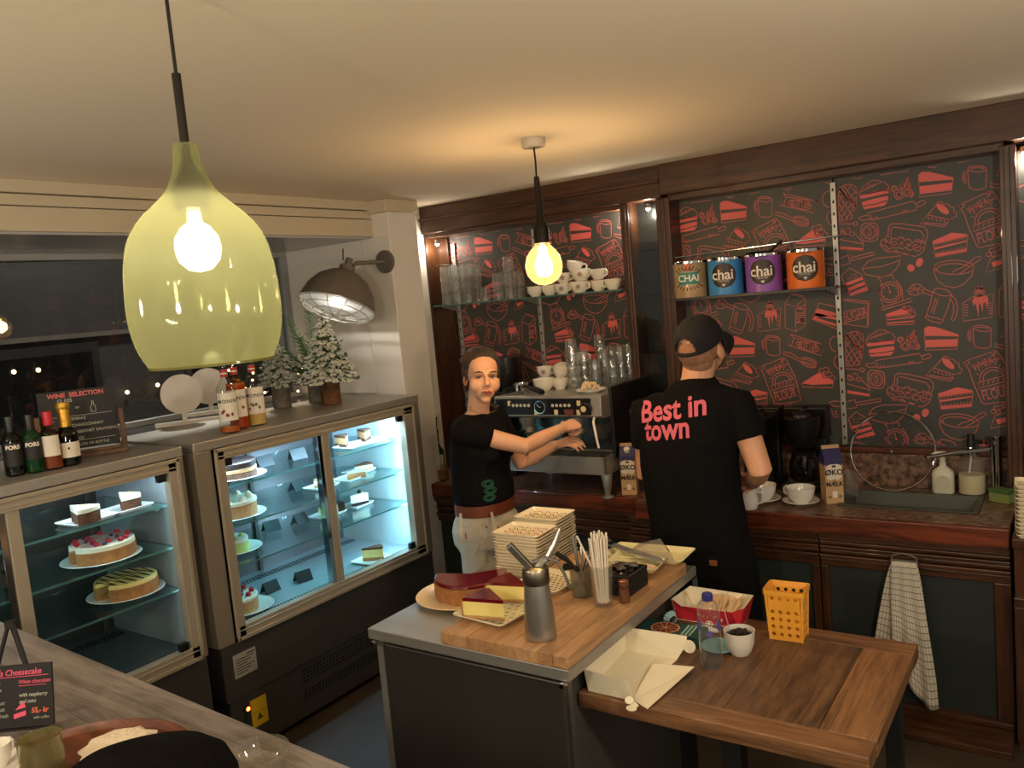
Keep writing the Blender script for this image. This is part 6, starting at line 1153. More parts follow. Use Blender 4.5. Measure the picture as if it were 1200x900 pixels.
# ------------------------------------------------ things on the island
m_dish = mat('cream_dish', (236, 212, 168), .3, coat=.3)
round_plate((-1.945, 2.335, .9005), .178, 'large cream round plate under the half cheesecake', m=m_dish)
hc = cake((-1.93, 2.375, .9085), .142, 'cut cherry glazed cheesecake on the large cream plate', [('crust', m_crust, 0, .058, 1), ('glaze', m_cherry, .058, .072, .985)], a0=-50-112, a1=-50+98)
def pattern(name, kind, base, ink, scale):
    m = mat(name, base, .25, coat=.4); nt = m.node_tree; n = nt.nodes; L = nt.links; bs = n['Principled BSDF']
    tc = n.new('ShaderNodeTexCoord'); sp_ = n.new('ShaderNodeSeparateXYZ'); L.new(tc.outputs['Object'], sp_.inputs[0])
    def M(op, a, b=None, c=None):
        q = n.new('ShaderNodeMath'); q.operation = op
        for i, v in enumerate((a, b, c)):
            if v is None: continue
            if isinstance(v, (int, float)): q.inputs[i].default_value = v
            else: L.new(v, q.inputs[i])
        return q.outputs[0]
    x, y = sp_.outputs[0], sp_.outputs[1]
    if kind == 'zig':
        tri = M('ABSOLUTE', M('SUBTRACT', M('FRACT', M('MULTIPLY', x, scale)), .5)); row = M('FRACT', M('ADD', M('MULTIPLY', y, scale*1.1), M('MULTIPLY', tri, 1.6)))
        k = M('LESS_THAN', row, .16); 
        dx = M('SUBTRACT', M('FRACT', M('MULTIPLY', x, scale)), .5); dots = M('LESS_THAN', M('ADD', M('MULTIPLY', dx, dx), M('POWER', M('SUBTRACT', row, .62), 2.)), .012); k = M('MAXIMUM', k, dots)
    else:
        ry = M('MULTIPLY', y, scale); off = M('MULTIPLY', M('FLOOR', ry), .5); dx = M('SUBTRACT', M('FRACT', M('ADD', M('MULTIPLY', x, scale), off)), .5); dy = M('SUBTRACT', M('FRACT', ry), .5)
        if kind == 'leaf': k = M('LESS_THAN', M('ADD', M('MULTIPLY', M('POWER', M('ADD', dx, dy), 2), 1.1), M('MULTIPLY', M('POWER', M('SUBTRACT', dx, dy), 2), 4.)), .14)
        else: k = M('LESS_THAN', M('ADD', M('MULTIPLY', M('MULTIPLY', dx, dx), 1.0), M('MULTIPLY', M('MULTIPLY', dy, dy), 2.2)), .085)
    gn = n.new('ShaderNodeNewGeometry'); sn_ = n.new('ShaderNodeSeparateXYZ'); L.new(gn.outputs['Normal'], sn_.inputs[0]); k = M('MULTIPLY', k, M('GREATER_THAN', sn_.outputs[2], .9))
    mx = n.new('ShaderNodeMix'); mx.data_type = 'RGBA'; mx.inputs['A'].default_value = (*lin(base), 1); mx.inputs['B'].default_value = (*lin(ink), 1)
    L.new(k, mx.inputs['Factor']); L.new(mx.outputs['Result'], bs.inputs['Base Color']); return m
m_leafp = pattern('leaf_dish', 'leaf', (232, 226, 196), (116, 158, 92), 34)
m_checkp = pattern('check_dish', 'dot', (232, 218, 184), (36, 34, 30), 48)
m_zigp = pattern('zigzag_dish', 'zig', (238, 224, 192), (96, 66, 44), 26)
square_plate((-1.655, 2.195, BT), .225, .285, 'green leaf patterned rectangular plate holding two cheesecake slices', -.10, m_leafp, None, .016)
sl = [('crust', m_tan, 0, .012, 1), ('filling', mat('cheesecake', (240, 222, 138), .55, var=.05, scale=30, sss=.05), .008, .058, .985), ('glaze', m_cherry, .058, .070, .98)]
def cheese(loc, label, rz):
    t = cslice(loc, label, sl, r=.155, ang=46, rz=rz)
    b = B(); vs = []; fs = []
    for i in range(9):
        a = math.radians(-23+46*i/8); vs += [(.155*math.cos(a), .155*math.sin(a), .0), (.157*math.cos(a), .157*math.sin(a), .056)]
        if i: fs.append((2*i-2, 2*i, 2*i+1, 2*i-1))
    b.add(vs, fs, True).done('back_crust', m_crust, t, solid=.004); return t
cheese((-1.585, 2.105, BT+.007), 'front cherry glazed cheesecake slice on the green patterned plate', math.radians(168))
cheese((-1.60, 2.265, BT+.007), 'rear cherry glazed cheesecake slice behind the siphon', math.radians(170))
square_plate((-1.64, 2.475, BT), .20, .20, 'black checked square plate beside the plate stacks', -.12, m_checkp, None, .016)
for nm, cx, cy, n_, step, lab in (('front', -1.86, 2.66, 14, .0125, 'front stack beside the siphon lever'), ('rear', -1.885, 2.845, 15, .0125, 'rear stack farther along the island')):
    for k in range(n_):
        l = '%s zigzag plate of the %s' % ('lowest' if k == 0 else ORD[n_-1-k], lab)
        if k == 0: p0 = square_plate((cx, cy, .9005), .215, .165, l, .03, m_zigp, 'plates in the %s' % lab, .0155); p0.data.name = 'plate'
        else:
            o = p0.copy(); C.objects.link(o); o.location = (cx+.002*math.sin(k*2.3), cy+.002*math.cos(k*1.7), .9005+k*step); o['label'] = l
# cream siphon
m_sat = mat('satin_steel', (172, 168, 158), .32, .8, var=.04, scale=2, stretch=(20, 20, 1))
si = thing('cream_siphon', 'brushed steel cream siphon standing at the front of the cutting board', 'cream siphon', (-1.412, 2.055, BT))
B().lathe([(0, 0), (.040, .0), (.043, .004), (.0435, .012), (.042, .05), (.0385, .10), (.0345, .14), (.033, .150), (.0, .152)], n=40).done('bottle_body', m_sat, si)
B().lathe([(.0, .1515), (.036, .1515), (.037, .155), (.037, .188), (.034, .194), (.020, .197), (0, .198)], n=36).done('head', mat('siphon_head', (150, 140, 118), .35, 1.), si)
M = Matrix.Translation((-.012, -.006, .188)) @ Matrix.Rotation(math.radians(215), 4, 'Z') @ Matrix.Rotation(math.radians(-52), 4, 'Y')
ch_ = B(); ch_.box((.044, 0, .003), (.088, .025, .018), M=M); ch_.done('charger_holder', mat('siphon_grey', (110, 106, 98), .35, .7), si, bevel=.003)
B().tube([(.004, .006, .19), (.012, .014, .205), (.02, .03, .212)], [.014, .012, .011], 10).tube([(.02, .03, .212), (.035, .05, .245), (.048, .066, .285)], [.010, .011, .006], 10).done('nozzle', m_sat, si)
B().tube([(-.008, .0, .205), (.02, .02, .216), (.05, .034, .205), (.066, .04, .17), (.078, .044, .13)], [.007, .005, .0045, .0045, .0035], 8).done('lever', m_steeld, si)
si.scale = (1.15, 1.15, 1.17)
# straws
sg = thing('straw_glass', 'tall ribbed glass holding white paper straws on the cutting board', 'glass', (-1.357, 2.365, BT))
B().lathe([(0, .0), (.031, 0), (.033, .004), (.036, .085), (.0375, .087), (.0375, .092), (.037, .095), (.040, .130), (.0412, .132), (.041, .136), (.039, .142), (.037, .142), (.034, .09), (.030, .012), (0, .01)], n=28).done('glass_body', glass('straw_tumbler', (.92, .92, .9), .03, 1.6, .06), sg)
rnd = random.Random(5); m_paper = mat('straw_paper', (236, 226, 206), .8)
for k in range(30):
    a = 2.4*k; q = .026*math.sqrt((k+.5)/30); bx_, by_ = q*.75*math.cos(a), q*.75*math.sin(a); tx, ty = q*1.35*math.cos(a), q*1.35*math.sin(a)
    L_ = .232+.018*((k*7) % 5)/4; 
    if k == 29: tx, ty = -.062, -.036
    o = B().tube([(bx_, by_, .013), (bx_+(tx-bx_)*.55, by_+(ty-by_)*.55, L_*.55), (tx, ty, L_)], .0036, 7).done('paper_straw', m_paper, None, sg.location)
    tag(o, 'white paper straw standing in the tall ribbed glass', 'straw', 'paper straws in the tall glass') if k < 29 else tag(o, 'white paper straw leaning farthest left out of the tall glass', 'straw')
# utensils
ug = thing('utensil_glass', 'small cloudy glass with cake servers behind the straws', 'glass', (-1.468, 2.415, BT))
B().lathe([(0, 0), (.032, 0), (.036, .004), (.040, .10), (.037, .10), (.033, .008), (0, .006)], n=26).done('glass_body', glass('cloudy_glass', (.75, .74, .68), .08, 1.6, .2, (.6, .58, .5)), ug)
def utensil(label, nm, pts, r, mh, blade=None, mb=None):
    t = thing(nm, label, 'utensil', ug.location)
    B().tube(pts, r, 8).done('handle', mh, t)
    if blade: B().tube(blade, [.004, .014, .011, .004], 8, flat=.25).done('blade', mb or m_chrome, t)
utensil('long steel spatula standing upright in the cloudy glass', 'spatula', [(.0, 0, .008), (-.012, .01, .09), (-.032, .02, .205)], [.003, .006, .0075], m_sat)
utensil('second steel handle leaning beside the long spatula', 'cake_server', [(.01, .005, .008), (.0, .02, .10), (-.012, .035, .165)], [.003, .005, .006], m_sat)
utensil('black handled knife leaning left in the cloudy glass', 'knife', [(.02, .01, .008), (-.02, -.008, .105), (-.045, -.012, .128), (-.085, -.016, .150)], [.003, .005, .009, .0095], m_black)
utensil('black handled server leaning low in the cloudy glass', 'cake_server', [(.02, .015, .010), (-.015, .0, .10), (-.05, -.004, .10), (-.062, -.006, .098)], [.003, .007, .012, .014], m_black)
utensil('steel tongs leaning right in the cloudy glass', 'tongs', [(-.01, 0, .008), (.015, .01, .10), (.035, .02, .16)], [.004, .008, .010], m_chrome)
# spice jar, basket, knife, serving boards
sj = thing('spice_shaker', 'small glass shaker of brown powder in front of the black basket', 'shaker', (-1.300, 2.412, BT))
B().lathe([(0, 0), (.017, 0), (.018, .003), (.018, .055), (.0165, .06), (.0165, .064)], n=20).done('glass_body', g_bot, sj)
B().lathe([(0, .003), (.0168, .004), (.0168, .048), (0, .049)], n=18).done('powder', mat('cinnamon', (118, 66, 40), .9), sj)
B().lathe([(.0175, .06), (.0178, .076), (.014, .078), (0, .078)], n=20).done('lid', mat('copper_lid', (150, 104, 78), .35, .8), sj)
bk = thing('basket', 'small black woven basket full of dark sachets on the cutting board', 'basket', (-1.358, 2.525, BT), -.03)
bb = B()
for k in range(6):
    z0 = .004+k*.0115
    for x0, x1, y0, y1 in ((-.056, .056, -.072, -.066), (-.056, .056, .066, .072), (-.056, -.050, -.066, .066), (.050, .056, -.066, .066)):
        bb.bx(x0-(.0012 if k % 2 else 0), x1+(.0012 if k % 2 else 0), y0-(.0012 if k % 2 else 0), y1+(.0012 if k % 2 else 0), z0, z0+.0105)
bb.bx(-.054, .054, -.07, .07, 0, .005); bb.done('woven_wall', mat('black_weave', (20, 18, 17), .55, bump=.6, bscale=160), bk)
m_sach = [mat('sachet_black', (22, 20, 22), .22), mat('sachet_silver', (150, 146, 140), .25, .8), mat('sachet_brown', (62, 46, 38), .3)]
rnd = random.Random(8)
for k in range(14):
    o = B().loft([[(x*.8, y*.8, 0) for x, y in rrect(.062, .03, .003, 2)], [(x, y, .002) for x, y in rrect(.062, .03, .003, 2)], [(x*.8, y*.8, .0045) for x, y in rrect(.062, .03, .003, 2)]]).done('sachet', m_sach[(k*k+k//3) % 3], None, (-1.358+rnd.uniform(-.02, .02), 2.525+rnd.uniform(-.035, .035), BT+.052+k*.0026))
    o.rotation_euler = (rnd.uniform(-.35, .35), rnd.uniform(-.35, .35), rnd.uniform(0, 3))
    tag(o, ('dark shiny sachet', 'silver sachet', 'brown sachet')[(k*k+k//3) % 3]+' in the black woven basket', 'sachet', 'sachets in the black basket')
m_ivg = mat('ivory_green_dish', (226, 218, 168), .3, coat=.35)
square_plate((-1.43, 2.885, BT), .33, .17, 'rear ivory serving dish overhanging the far end of the island', .06, m_ivg, None, .018)
square_plate((-1.415, 2.745, BT+.012), .215, .20, 'front ivory serving dish with cake crumbs and cream smears', .10, m_ivg, None, .02)
kn = thing('cake_knife', 'large knife with wide pale blade and black handle across the ivory dish', 'knife', (-1.45, 2.80, BT+.040), -.42)
B().prism([(-.15, -.018), (.14, -.020), (.17, .0), (.13, .020), (-.15, .018)], 0, .002).done('blade', mat('knife_blade', (176, 180, 180), .32, .85), kn)
B().tube([(-.145, 0, .004), (-.19, .002, .012), (-.27, .004, .02)], [.012, .016, .014], 10).done('handle', m_black, kn)
sm_ = B(); rnd = random.Random(3)
for k in range(16): sm_.ball((rnd.uniform(-.06, .03), rnd.uniform(-.022, .022), rnd.uniform(.0, .006)), (rnd.uniform(.006, .018), rnd.uniform(.006, .014), rnd.uniform(.003, .007)), 9, 6)
tag(sm_.done('cream_smear', mat('cream_smear', (226, 190, 158), .7, bump=.4, bscale=120), None, (-1.345, 2.695, BT+.021)), 'pinkish cream smear and crumbs at the front of the ivory dish', 'crumbs')
wp = B().add([(-.10, -.02, 0), (.11, -.045, .0), (.02, .035, .055), (-.08, .05, .02), (.06, .04, .0)], [(0, 1, 2), (0, 2, 3), (1, 4, 2)], False).done('plastic_wrap', glass('wrap_film', (.82, .80, .78), .1, 1.4, .12), None, (-1.37, 2.79, BT+.042), solid=.001)
tag(wp, 'clear plastic cake wrap lying folded over the ivory dishes', 'wrap')

# ================================================================ WOODEN TABLE
tb = thing('wooden_table', 'rustic plank topped wooden table joined to the island', 'table', (-.90, 2.495, 0))
def pk(x0, x1, y0, y1): return B().bx(x0+.90, x1+.90, y0-2.495, y1-2.495, .70, .75)
m_tx = wood('table_wood_across', (74, 50, 33), (146, 104, 68), 0, .48, 2.2, 8, .25)
m_ty = wood('table_wood_along', (58, 40, 28), (120, 86, 58), 1, .5, 2.4, 8, .25)
m_ty2 = wood('table_wood_pale', (84, 58, 38), (156, 112, 72), 1, .48, 2.4, 8, .2)
pk(-1.335, -.472, 2.118, 2.208).done('plank', m_tx, tb, bevel=.004)
pk(-1.335, -.468, 2.775, 2.872).done('plank', m_tx, tb, bevel=.004)
pk(-1.335, -.893, 2.209, 2.774).done('plank', m_ty, tb, bevel=.002)
pk(-.892, -.622, 2.209, 2.774).done('plank', m_ty, tb, bevel=.002)
pk(-.621, -.470, 2.209, 2.774).done('plank', m_ty2, tb, bevel=.004)
for x, y in ((-.54, 2.19), (-.54, 2.80), (-1.28, 2.80)): B().bx(x+.90-.025, x+.90+.025, y-2.495-.025, y-2.495+.025, 0, .70).done('leg', m_blackm, tb, bevel=.003)
B().bx(-.03, .03, -.23, -.17, 0, .70).done('leg', m_blackm, tb, bevel=.003)
TT = .7505
# open carton
m_card = mat('white_card', (236, 226, 198), .6)
cbx = thing('cake_box', 'open white cardboard cake box with unfolded flap and tabs on the table', 'box', (-1.20, 2.29, TT))
def card(nm, pts): return B().add(pts, [tuple(range(len(pts)))]).done(nm, m_card, cbx, solid=.0015)
card('base', [(-.105, -.155, .0015), (.045, -.155, .0015), (.06, .16, .0015), (-.135, .16, .0015)])
card('left_wall', [(-.105, -.155, .002), (-.11, -.165, .076), (-.148, .13, .080), (-.120, .155, .086), (-.135, .16, .002)])
card('back_wall', [(-.135, .16, .002), (-.118, .158, .086), (.09, .185, .078), (.085, .18, .045), (.06, .16, .002)])
card('front_wall', [(-.105, -.155, .002), (-.11, -.165, .076), (.043, -.165, .068), (.055, -.155, .002)])
card('flap', [(.045, -.15, .003), (.115, -.19, .006), (.140, .115, .010), (.02, .06, .022)])
def tab(nm, c, r, a): o = B().prism([(x*r, y*r) for x, y in circ(1, 18)], 0, .0015).done(nm, m_card, cbx); o.location = c; o.rotation_euler = a
tab('tab', (.098, .178, .046), .022, (PI/2-.1, 0, .12)); tab('tab', (.07, -.205, .005), .016, (0, .1, 0)); tab('tab', (.052, -.182, .016), .013, (.5, .2, 0))
card('tab_neck', [(.055, -.165, .012), (.085, -.185, .008), (.08, -.21, .005), (.06, -.20, .005)])
# water bottle
wbt = thing('water_bottle', 'clear plastic water bottle with blue cap beside the cake box', 'bottle', (-1.018, 2.447, TT))
m_pet = glass('pet_plastic', (.95, .96, .97), .05, 1.6, .03, (.9, .92, .96), edge=.45)
B().lathe([(0, .006), (.02, .002), (.032, .004), (.0365, .014), (.036, .06), (.0365, .09), (.0355, .11), (.0365, .15), (.0365, .185), (.032, .205), (.022, .222), (.0135, .230), (.0135, .236)], n=32).done('body', m_pet, wbt)
B().lathe([(0, .004), (.031, .006), (.0345, .016), (.0345, .088), (0, .089)], n=24).done('water', glass('water', (.88, .90, .92), .0, 1.2, ior=1.33), wbt)
B().lathe([(.0165, .226), (.0175, .229), (.0175, .246), (.015, .2495), (0, .25)], n=24).done('cap', mat('blue_cap', (44, 44, 120), .4), wbt)
AW = CAMDIR(-1.02, 2.45)
m_purp = mat('bottle_print', (84, 76, 140), .5)
for da in (-1.2, 1.2): disc_patch(.0373, .150, AW+da, .021, m_purp, wbt, 'oval_print')
label_patch(.0372, .118, .135, AW, .28, m_purp, wbt, 'print_band')
q = B()
for k in range(14):
    th = 2*PI*k/14; q.ball((.0372*math.cos(AW+.010/.0372*math.cos(th)), .0372*math.sin(AW+.010/.0372*math.cos(th)), .160+.010*math.sin(th)), .0017, 6, 4)
q.ball((.0372*math.cos(AW), .0372*math.sin(AW), .161), (.004, .004, .005), 6, 5); q.done('ring_print', m_wht, wbt)
# bowl of beans
bw = thing('small_bowl', 'small white ceramic bowl with dark coffee beans beside the water bottle', 'bowl', (-.968, 2.578, TT))
B().lathe([(0, 0), (.030, 0), (.038, .012), (.048, .04), (.052, .082), (.049, .082), (.044, .042), (.030, .012), (0, .010)], n=32).done('bowl_body', mat('bowl_white', (216, 210, 196), .3, coat=.3), bw)
m_bean = mat('beans', (30, 18, 16), .25, coat=.4); rnd = random.Random(4)
be = B(); be.lathe([(0, .03), (.044, .04), (.046, .066), (0, .068)], n=20)
for k in range(30): a = rnd.random()*6.28; q = .038*math.sqrt(rnd.random()); be.ball((q*math.cos(a), q*math.sin(a), .069+.010*(1-q/.04)), (.0085, .007, .006), 8, 5)
be.done('beans', m_bean, bw)['kind'] = 'stuff'
tag(B().tube([(-.028, .0, .03), (-.036, .002, .09), (-.048, .006, .135)], .0014, 6).done('stirrer', glass('stirrer_clear', (.8, .8, .8), .1, 2, .4), None, bw.location), 'thin clear stirrer standing in the small bean bowl', 'stirrer')
# yellow basket with round holes
yb = thing('plastic_basket', 'yellow perforated plastic basket near the back of the table', 'basket', (-.862, 2.772, TT), .06)
m_yel = mat('yellow_plastic', (228, 160, 54), .4, sss=.05)
bx2 = B(); w_, d_, h_ = .106, .080, .178
for sgn in (-1, 1):
    for (ww, off, rot) in ((w_, d_/2, 0), (d_, w_/2, PI/2)):
        T = Matrix.Rotation(rot, 4, 'Z') @ Matrix.Translation((0, sgn*off, 0)); tp_ = Matrix.Rotation(-sgn*.045, 4, 'X')
        holed(bx2, ww, .108, 4, 4, .0068, T @ tp_ @ Matrix.Translation((0, 0, .008)), 12)
        bx2.add([(-ww/2, 0, 0), (ww/2, 0, 0), (ww/2, 0, .008), (-ww/2, 0, .008)], [(0, 1, 2, 3)], False, T @ tp_)
        bx2.add([(-ww/2, 0, .116), (ww/2, 0, .116), (ww/2, 0, .140), (-ww/2, 0, .140)], [(0, 1, 2, 3)], False, T @ tp_)
        holed(bx2, ww, .022, 4, 1, .0068, T @ tp_ @ Matrix.Translation((0, 0, .140)), 12)
        bx2.add([(-ww/2-.004, 0, .162), (ww/2+.004, 0, .162), (ww/2+.008, sgn*.003, h_), (-ww/2-.008, sgn*.003, h_)], [(0, 1, 2, 3)], False, T @ tp_)
bx2.done('walls', m_yel, yb, solid=.0035)
B().loft([[(x, y, z) for x, y in rrect(w_+.026+k_, d_+.024+k_, .012, 4)] for z, k_ in ((h_-.014, -.002), (h_-.014, .006), (h_, .006), (h_, -.002))]+[], caps=False).done('rim', m_yel, yb, solid=.002)
B().prism(rrect(w_, d_, .006, 3), 0, .004).done('bottom', m_yel, yb)
for sx in (-1, 1):
    for sy in (-1, 1): B().tube([(sx*w_/2, sy*d_/2, .0), (sx*(w_/2+.008), sy*(d_/2+.008), h_-.004)], .0048, 8).done('corner', m_yel, yb)
# red fork tray
rt = thing('fork_tray', 'red and white paper tray full of wooden forks at the back of the table', 'tray', (-1.155, 2.82, TT))
m_redc = mat('red_card', (196, 36, 52), .5)
x0, x1, y0, y1 = -.135, .128, -.058, .062
for nm, lo, hi in (('front_wall', [(x0+.015, y0+.006), (x1-.015, y0+.006)], [(x0-.004, y0-.004, .062), (-.055, y0-.014, .075), (.085, y0-.014, .070), (x1+.006, y0-.002, .066)]),):
    pass
def wall(nm, pts):
    o = B().add(pts, [tuple(range(len(pts)))]).done(nm, [m_redc, m_card], rt); k = o.modifiers.new('solid', 'SOLIDIFY'); k.thickness = .0015; k.offset = -1; k.material_offset = 1; k.material_offset_rim = 1; return o
wall('front_wall', [(x0+.012, y0+.006, .001), (x1-.012, y0+.006, .001), (x1+.008, y0+.018, .075), (x1-.03, y0-.012, .066), (x0+.04, y0-.012, .062), (x0-.008, y0+.012, .074)])
wall('right_wall', [(x1-.012, y0+.006, .001), (x1-.012, y1-.006, .001), (x1+.010, y1, .088), (x1+.008, y0+.018, .075)])
wall('back_wall', [(x1-.012, y1-.006, .001), (x0+.012, y1-.006, .001), (x0+.02, y1+.010, .088), (x1-.03, y1+.010, .084), (x1+.010, y1, .088)])
wall('left_wall', [(x0+.012, y1-.006, .001), (x0+.012, y0+.006, .001), (x0-.008, y0+.012, .074), (x0+.02, y1+.010, .088)])
B().bx(x0+.012, x1-.012, y0+.006, y1-.006, 0, .002).done('bottom', m_card, rt)
def fork_mesh():
    b = B(); b.prism([(-.055, -.0045), (.02, -.004), (.032, -.010), (.066, -.009), (.066, -.0055), (.046, -.0055), (.046, -.003), (.066, -.003), (.066, -.0), (.046, 0), (.046, .0025), (.066, .0025), (.066, .0055), (.046, .0055), (.046, .009), (.032, .010), (.02, .004), (-.055, .0045)], 0, .0016); return b.mesh('wooden_fork')
fm = fork_mesh(); fm.materials.append(mat('fork_birch', (228, 196, 150), .7, var=.06, scale=20))
rnd = random.Random(6)
for k in range(26):
    o = bpy.data.objects.new('wooden_fork', fm); C.objects.link(o)
    if k == 0: o.location = (-1.235, 2.81, TT+.055); o.rotation_euler = (.9, -.35, 2.3); tag(o, 'wooden fork standing apart at the left end of the red tray', 'fork'); continue
    o.location = (-1.195+(k//2)*.0105, 2.815+rnd.uniform(-.012, .012), TT+.045+rnd.uniform(-.004, .010)); o.rotation_euler = (rnd.uniform(1.1, 1.5), -rnd.uniform(.25, .45), 1.5+rnd.uniform(-.22, .22))
    tag(o, 'wooden fork packed in the row inside the red tray', 'fork', 'wooden forks in the red tray')
# tea box with orange slice, liners and a small dish
tbx = thing('tea_box', 'dark teal tea box with a blood orange slice print behind the cake box', 'box', (-1.222, 2.60, TT), .06)
B().bx(-.115, .115, -.05, .055, 0, .038).done('carton', mat('teal_box', (38, 78, 76), .45), tbx, bevel=.002)
oz_ = B().prism([(x*.052-.025, y*.046) for x, y in circ(1, 32)], .038, .0386); orng = oz_.done('orange_slice', mat('orange_rind', (226, 170, 120), .5), tbx)
q = B()
for k in range(11):
    a, b2 = 2*PI*k/11+.05, 2*PI*(k+1)/11-.05; q.prism([(-.025+.006*math.cos((a+b2)/2), .005*math.sin((a+b2)/2)), (-.025+.047*math.cos(a), .041*math.sin(a)), (-.025+.047*math.cos(b2), .041*math.sin(b2))], .0386, .0390)
q.done('orange_segment', mat('blood_orange', (106, 34, 36), .5), orng)
for k in range(3): B().bx(.045+k*.014, .052+k*.014, -.04, .045, .038, .0385).done('pale_stripe', mat('teal_pale', (150, 196, 186), .5), tbx)
ln = B(); n = 26
ln.loft([[((r+(.0025 if (i % 2) else 0)*k2)*math.cos(2*PI*i/n), (r+(.0025 if (i % 2) else 0)*k2)*math.sin(2*PI*i/n), z) for i in range(n)] for r, z, k2 in ((.017, 0, 0), (.024, .022, 2.))], caps=False, smooth=False)
lo_ = ln.done('cake_liner', mat('liner_teal', (150, 186, 190), .7), None, (-1.262, 2.700, TT+.012), solid=.0008); lo_.rotation_euler = (0, 1.35, 2.6); lo_.location.z = TT+.024
tag(lo_, 'pale teal fluted paper cake liner lying by the red tray', 'liner')
lo2 = tag(B().tube([(-.05, 0, .008), (0, .004, .012), (.06, .0, .009)], [.012, .018, .012], 9, flat=.5).done('folded_napkin', mat('napkin_white', (214, 214, 206), .9), None, (-1.15, 2.70, TT)), 'folded white napkin between tea box and red tray', 'napkin')
td = tag(B().lathe([(0, 0), (.04, 0), (.062, .012), (.060, .014), (.04, .005), (0, .004)], n=30).done('teal_dish', mat('teal_dish', (120, 176, 184), .3, coat=.3), None, (-1.045, 2.585, TT)), 'small pale teal dish partly hidden behind the water bottle', 'dish')

# ================================================================ PEOPLE
def remesh(b, voxel, iters=6, wrinkle=0., wscale=9., seed=0., keep=None):
    """union of overlapping closed lofts -> one continuous smooth surface"""
    me = b.mesh('tmp'); o = bpy.data.objects.new('tmp', me); C.objects.link(o)
    r = o.modifiers.new('r', 'REMESH'); r.mode = 'VOXEL'; r.voxel_size = voxel; r.use_smooth_shade = True
    s = o.modifiers.new('s', 'SMOOTH'); s.factor = .5; s.iterations = iters
    bpy.context.view_layer.update()
    m2 = bpy.data.meshes.new_from_object(o.evaluated_get(bpy.context.evaluated_depsgraph_get()))
    bpy.data.objects.remove(o); bpy.data.meshes.remove(me)
    if wrinkle:
        m2.update(); vn = [v.normal.copy() for v in m2.vertices]
        for v, nn in zip(m2.vertices, vn):
            p = v.co*wscale; p.z *= .7; p.x += seed
            a = noise.noise(p)+.5*noise.noise(p*2.3); v.co += nn*(wrinkle*a)
    m2.polygons.foreach_set('use_smooth', [True]*len(m2.polygons)); m2.update(); return m2
def skin_obj(name, me, m, parent=None):
    me.name = name; o = bpy.data.objects.new(name, me); C.objects.link(o); me.materials.clear(); me.materials.append(m)
    if parent: o.parent = parent
    return o
def oval(c, R, F, a, b, n=24, p=2.3, up=Vector((0, 0, 0))):
    out = []
    for i in range(n):
        t = 2*PI*i/n; ct, st = math.cos(t), math.sin(t)
        x = math.copysign(abs(ct)**(2/p), ct)*a; y = math.copysign(abs(st)**(2/p), st)*b
        out.append(Vector(c)+R*x+F*y)
    return out
def hand(b, wrist, d, nrm, thumbside, curls, scale=1., thumb=.6, spread=.06, tcurl=.5):
    """palm and five separate fingers; d = wrist to knuckles, nrm = back of the hand, thumbside = towards the thumb"""
    d = Vector(d).normalized(); nrm = Vector(nrm); nrm = (nrm-d*nrm.dot(d)).normalized(); sd = d.cross(nrm).normalized()
    if sd.dot(Vector(thumbside)) < 0: sd = -sd
    W_ = Vector(wrist); s = scale
    rings = []
    for u, hw, ht in ((-.012, .024, .018), (.01, .027, .017), (.035, .036, .0165), (.065, .041, .015), (.086, .040, .0125), (.095, .034, .009)):
        rings.append([W_+d*(u*s)+sd*(hw*s*math.cos(t))+nrm*(ht*s*math.sin(t)) for t in [2*PI*i/16 for i in range(16)]])
    b.loft(rings)
    for k, (off, L3) in enumerate(((.030, (.042, .026, .021)), (.010, (.046, .030, .022)), (-.010, (.043, .028, .021)), (-.029, (.034, .021, .019)))):
        p = W_+d*(.084*s-abs(k-1)*.003*s)+sd*(off*s); ang = curls[k][0]; dirv = (d+sd*(spread*(1.2-k*.8))).normalized()
        pts = [p-dirv*.02*s, p]; rad = [.0088*s, .0092*s]; tot = 0
        for j, L_ in enumerate(L3):
            tot += curls[k][j]; v = dirv*math.cos(tot)-nrm*math.sin(tot); p = p+v*(L_*s); pts.append(p); rad.append((.0088-.0011*j)*s)
        b.cap_tube(pts, rad, 9)
    p = W_+d*(.022*s)+sd*(.022*s)-nrm*(.004*s); tv = (sd*.75+d*.65-nrm*thumb).normalized()
    q1 = p+tv*(.040*s); v2 = (tv*.6+d*.7-nrm*tcurl).normalized(); q2 = q1+v2*(.032*s); v3 = (v2+d*.3-nrm*tcurl*.8).normalized()
    b.cap_tube([p, q1, q2, q2+v3*(.022*s)], [.0155*s, .0125*s, .0105*s, .009*s], 10)
def head_frame(c, heading, pitch=0., roll=0.):
    return Matrix.Translation(c) @ Matrix.Rotation(heading-PI/2, 4, 'Z') @ Matrix.Rotation(-pitch, 4, 'X') @ Matrix.Rotation(roll, 4, 'Y')
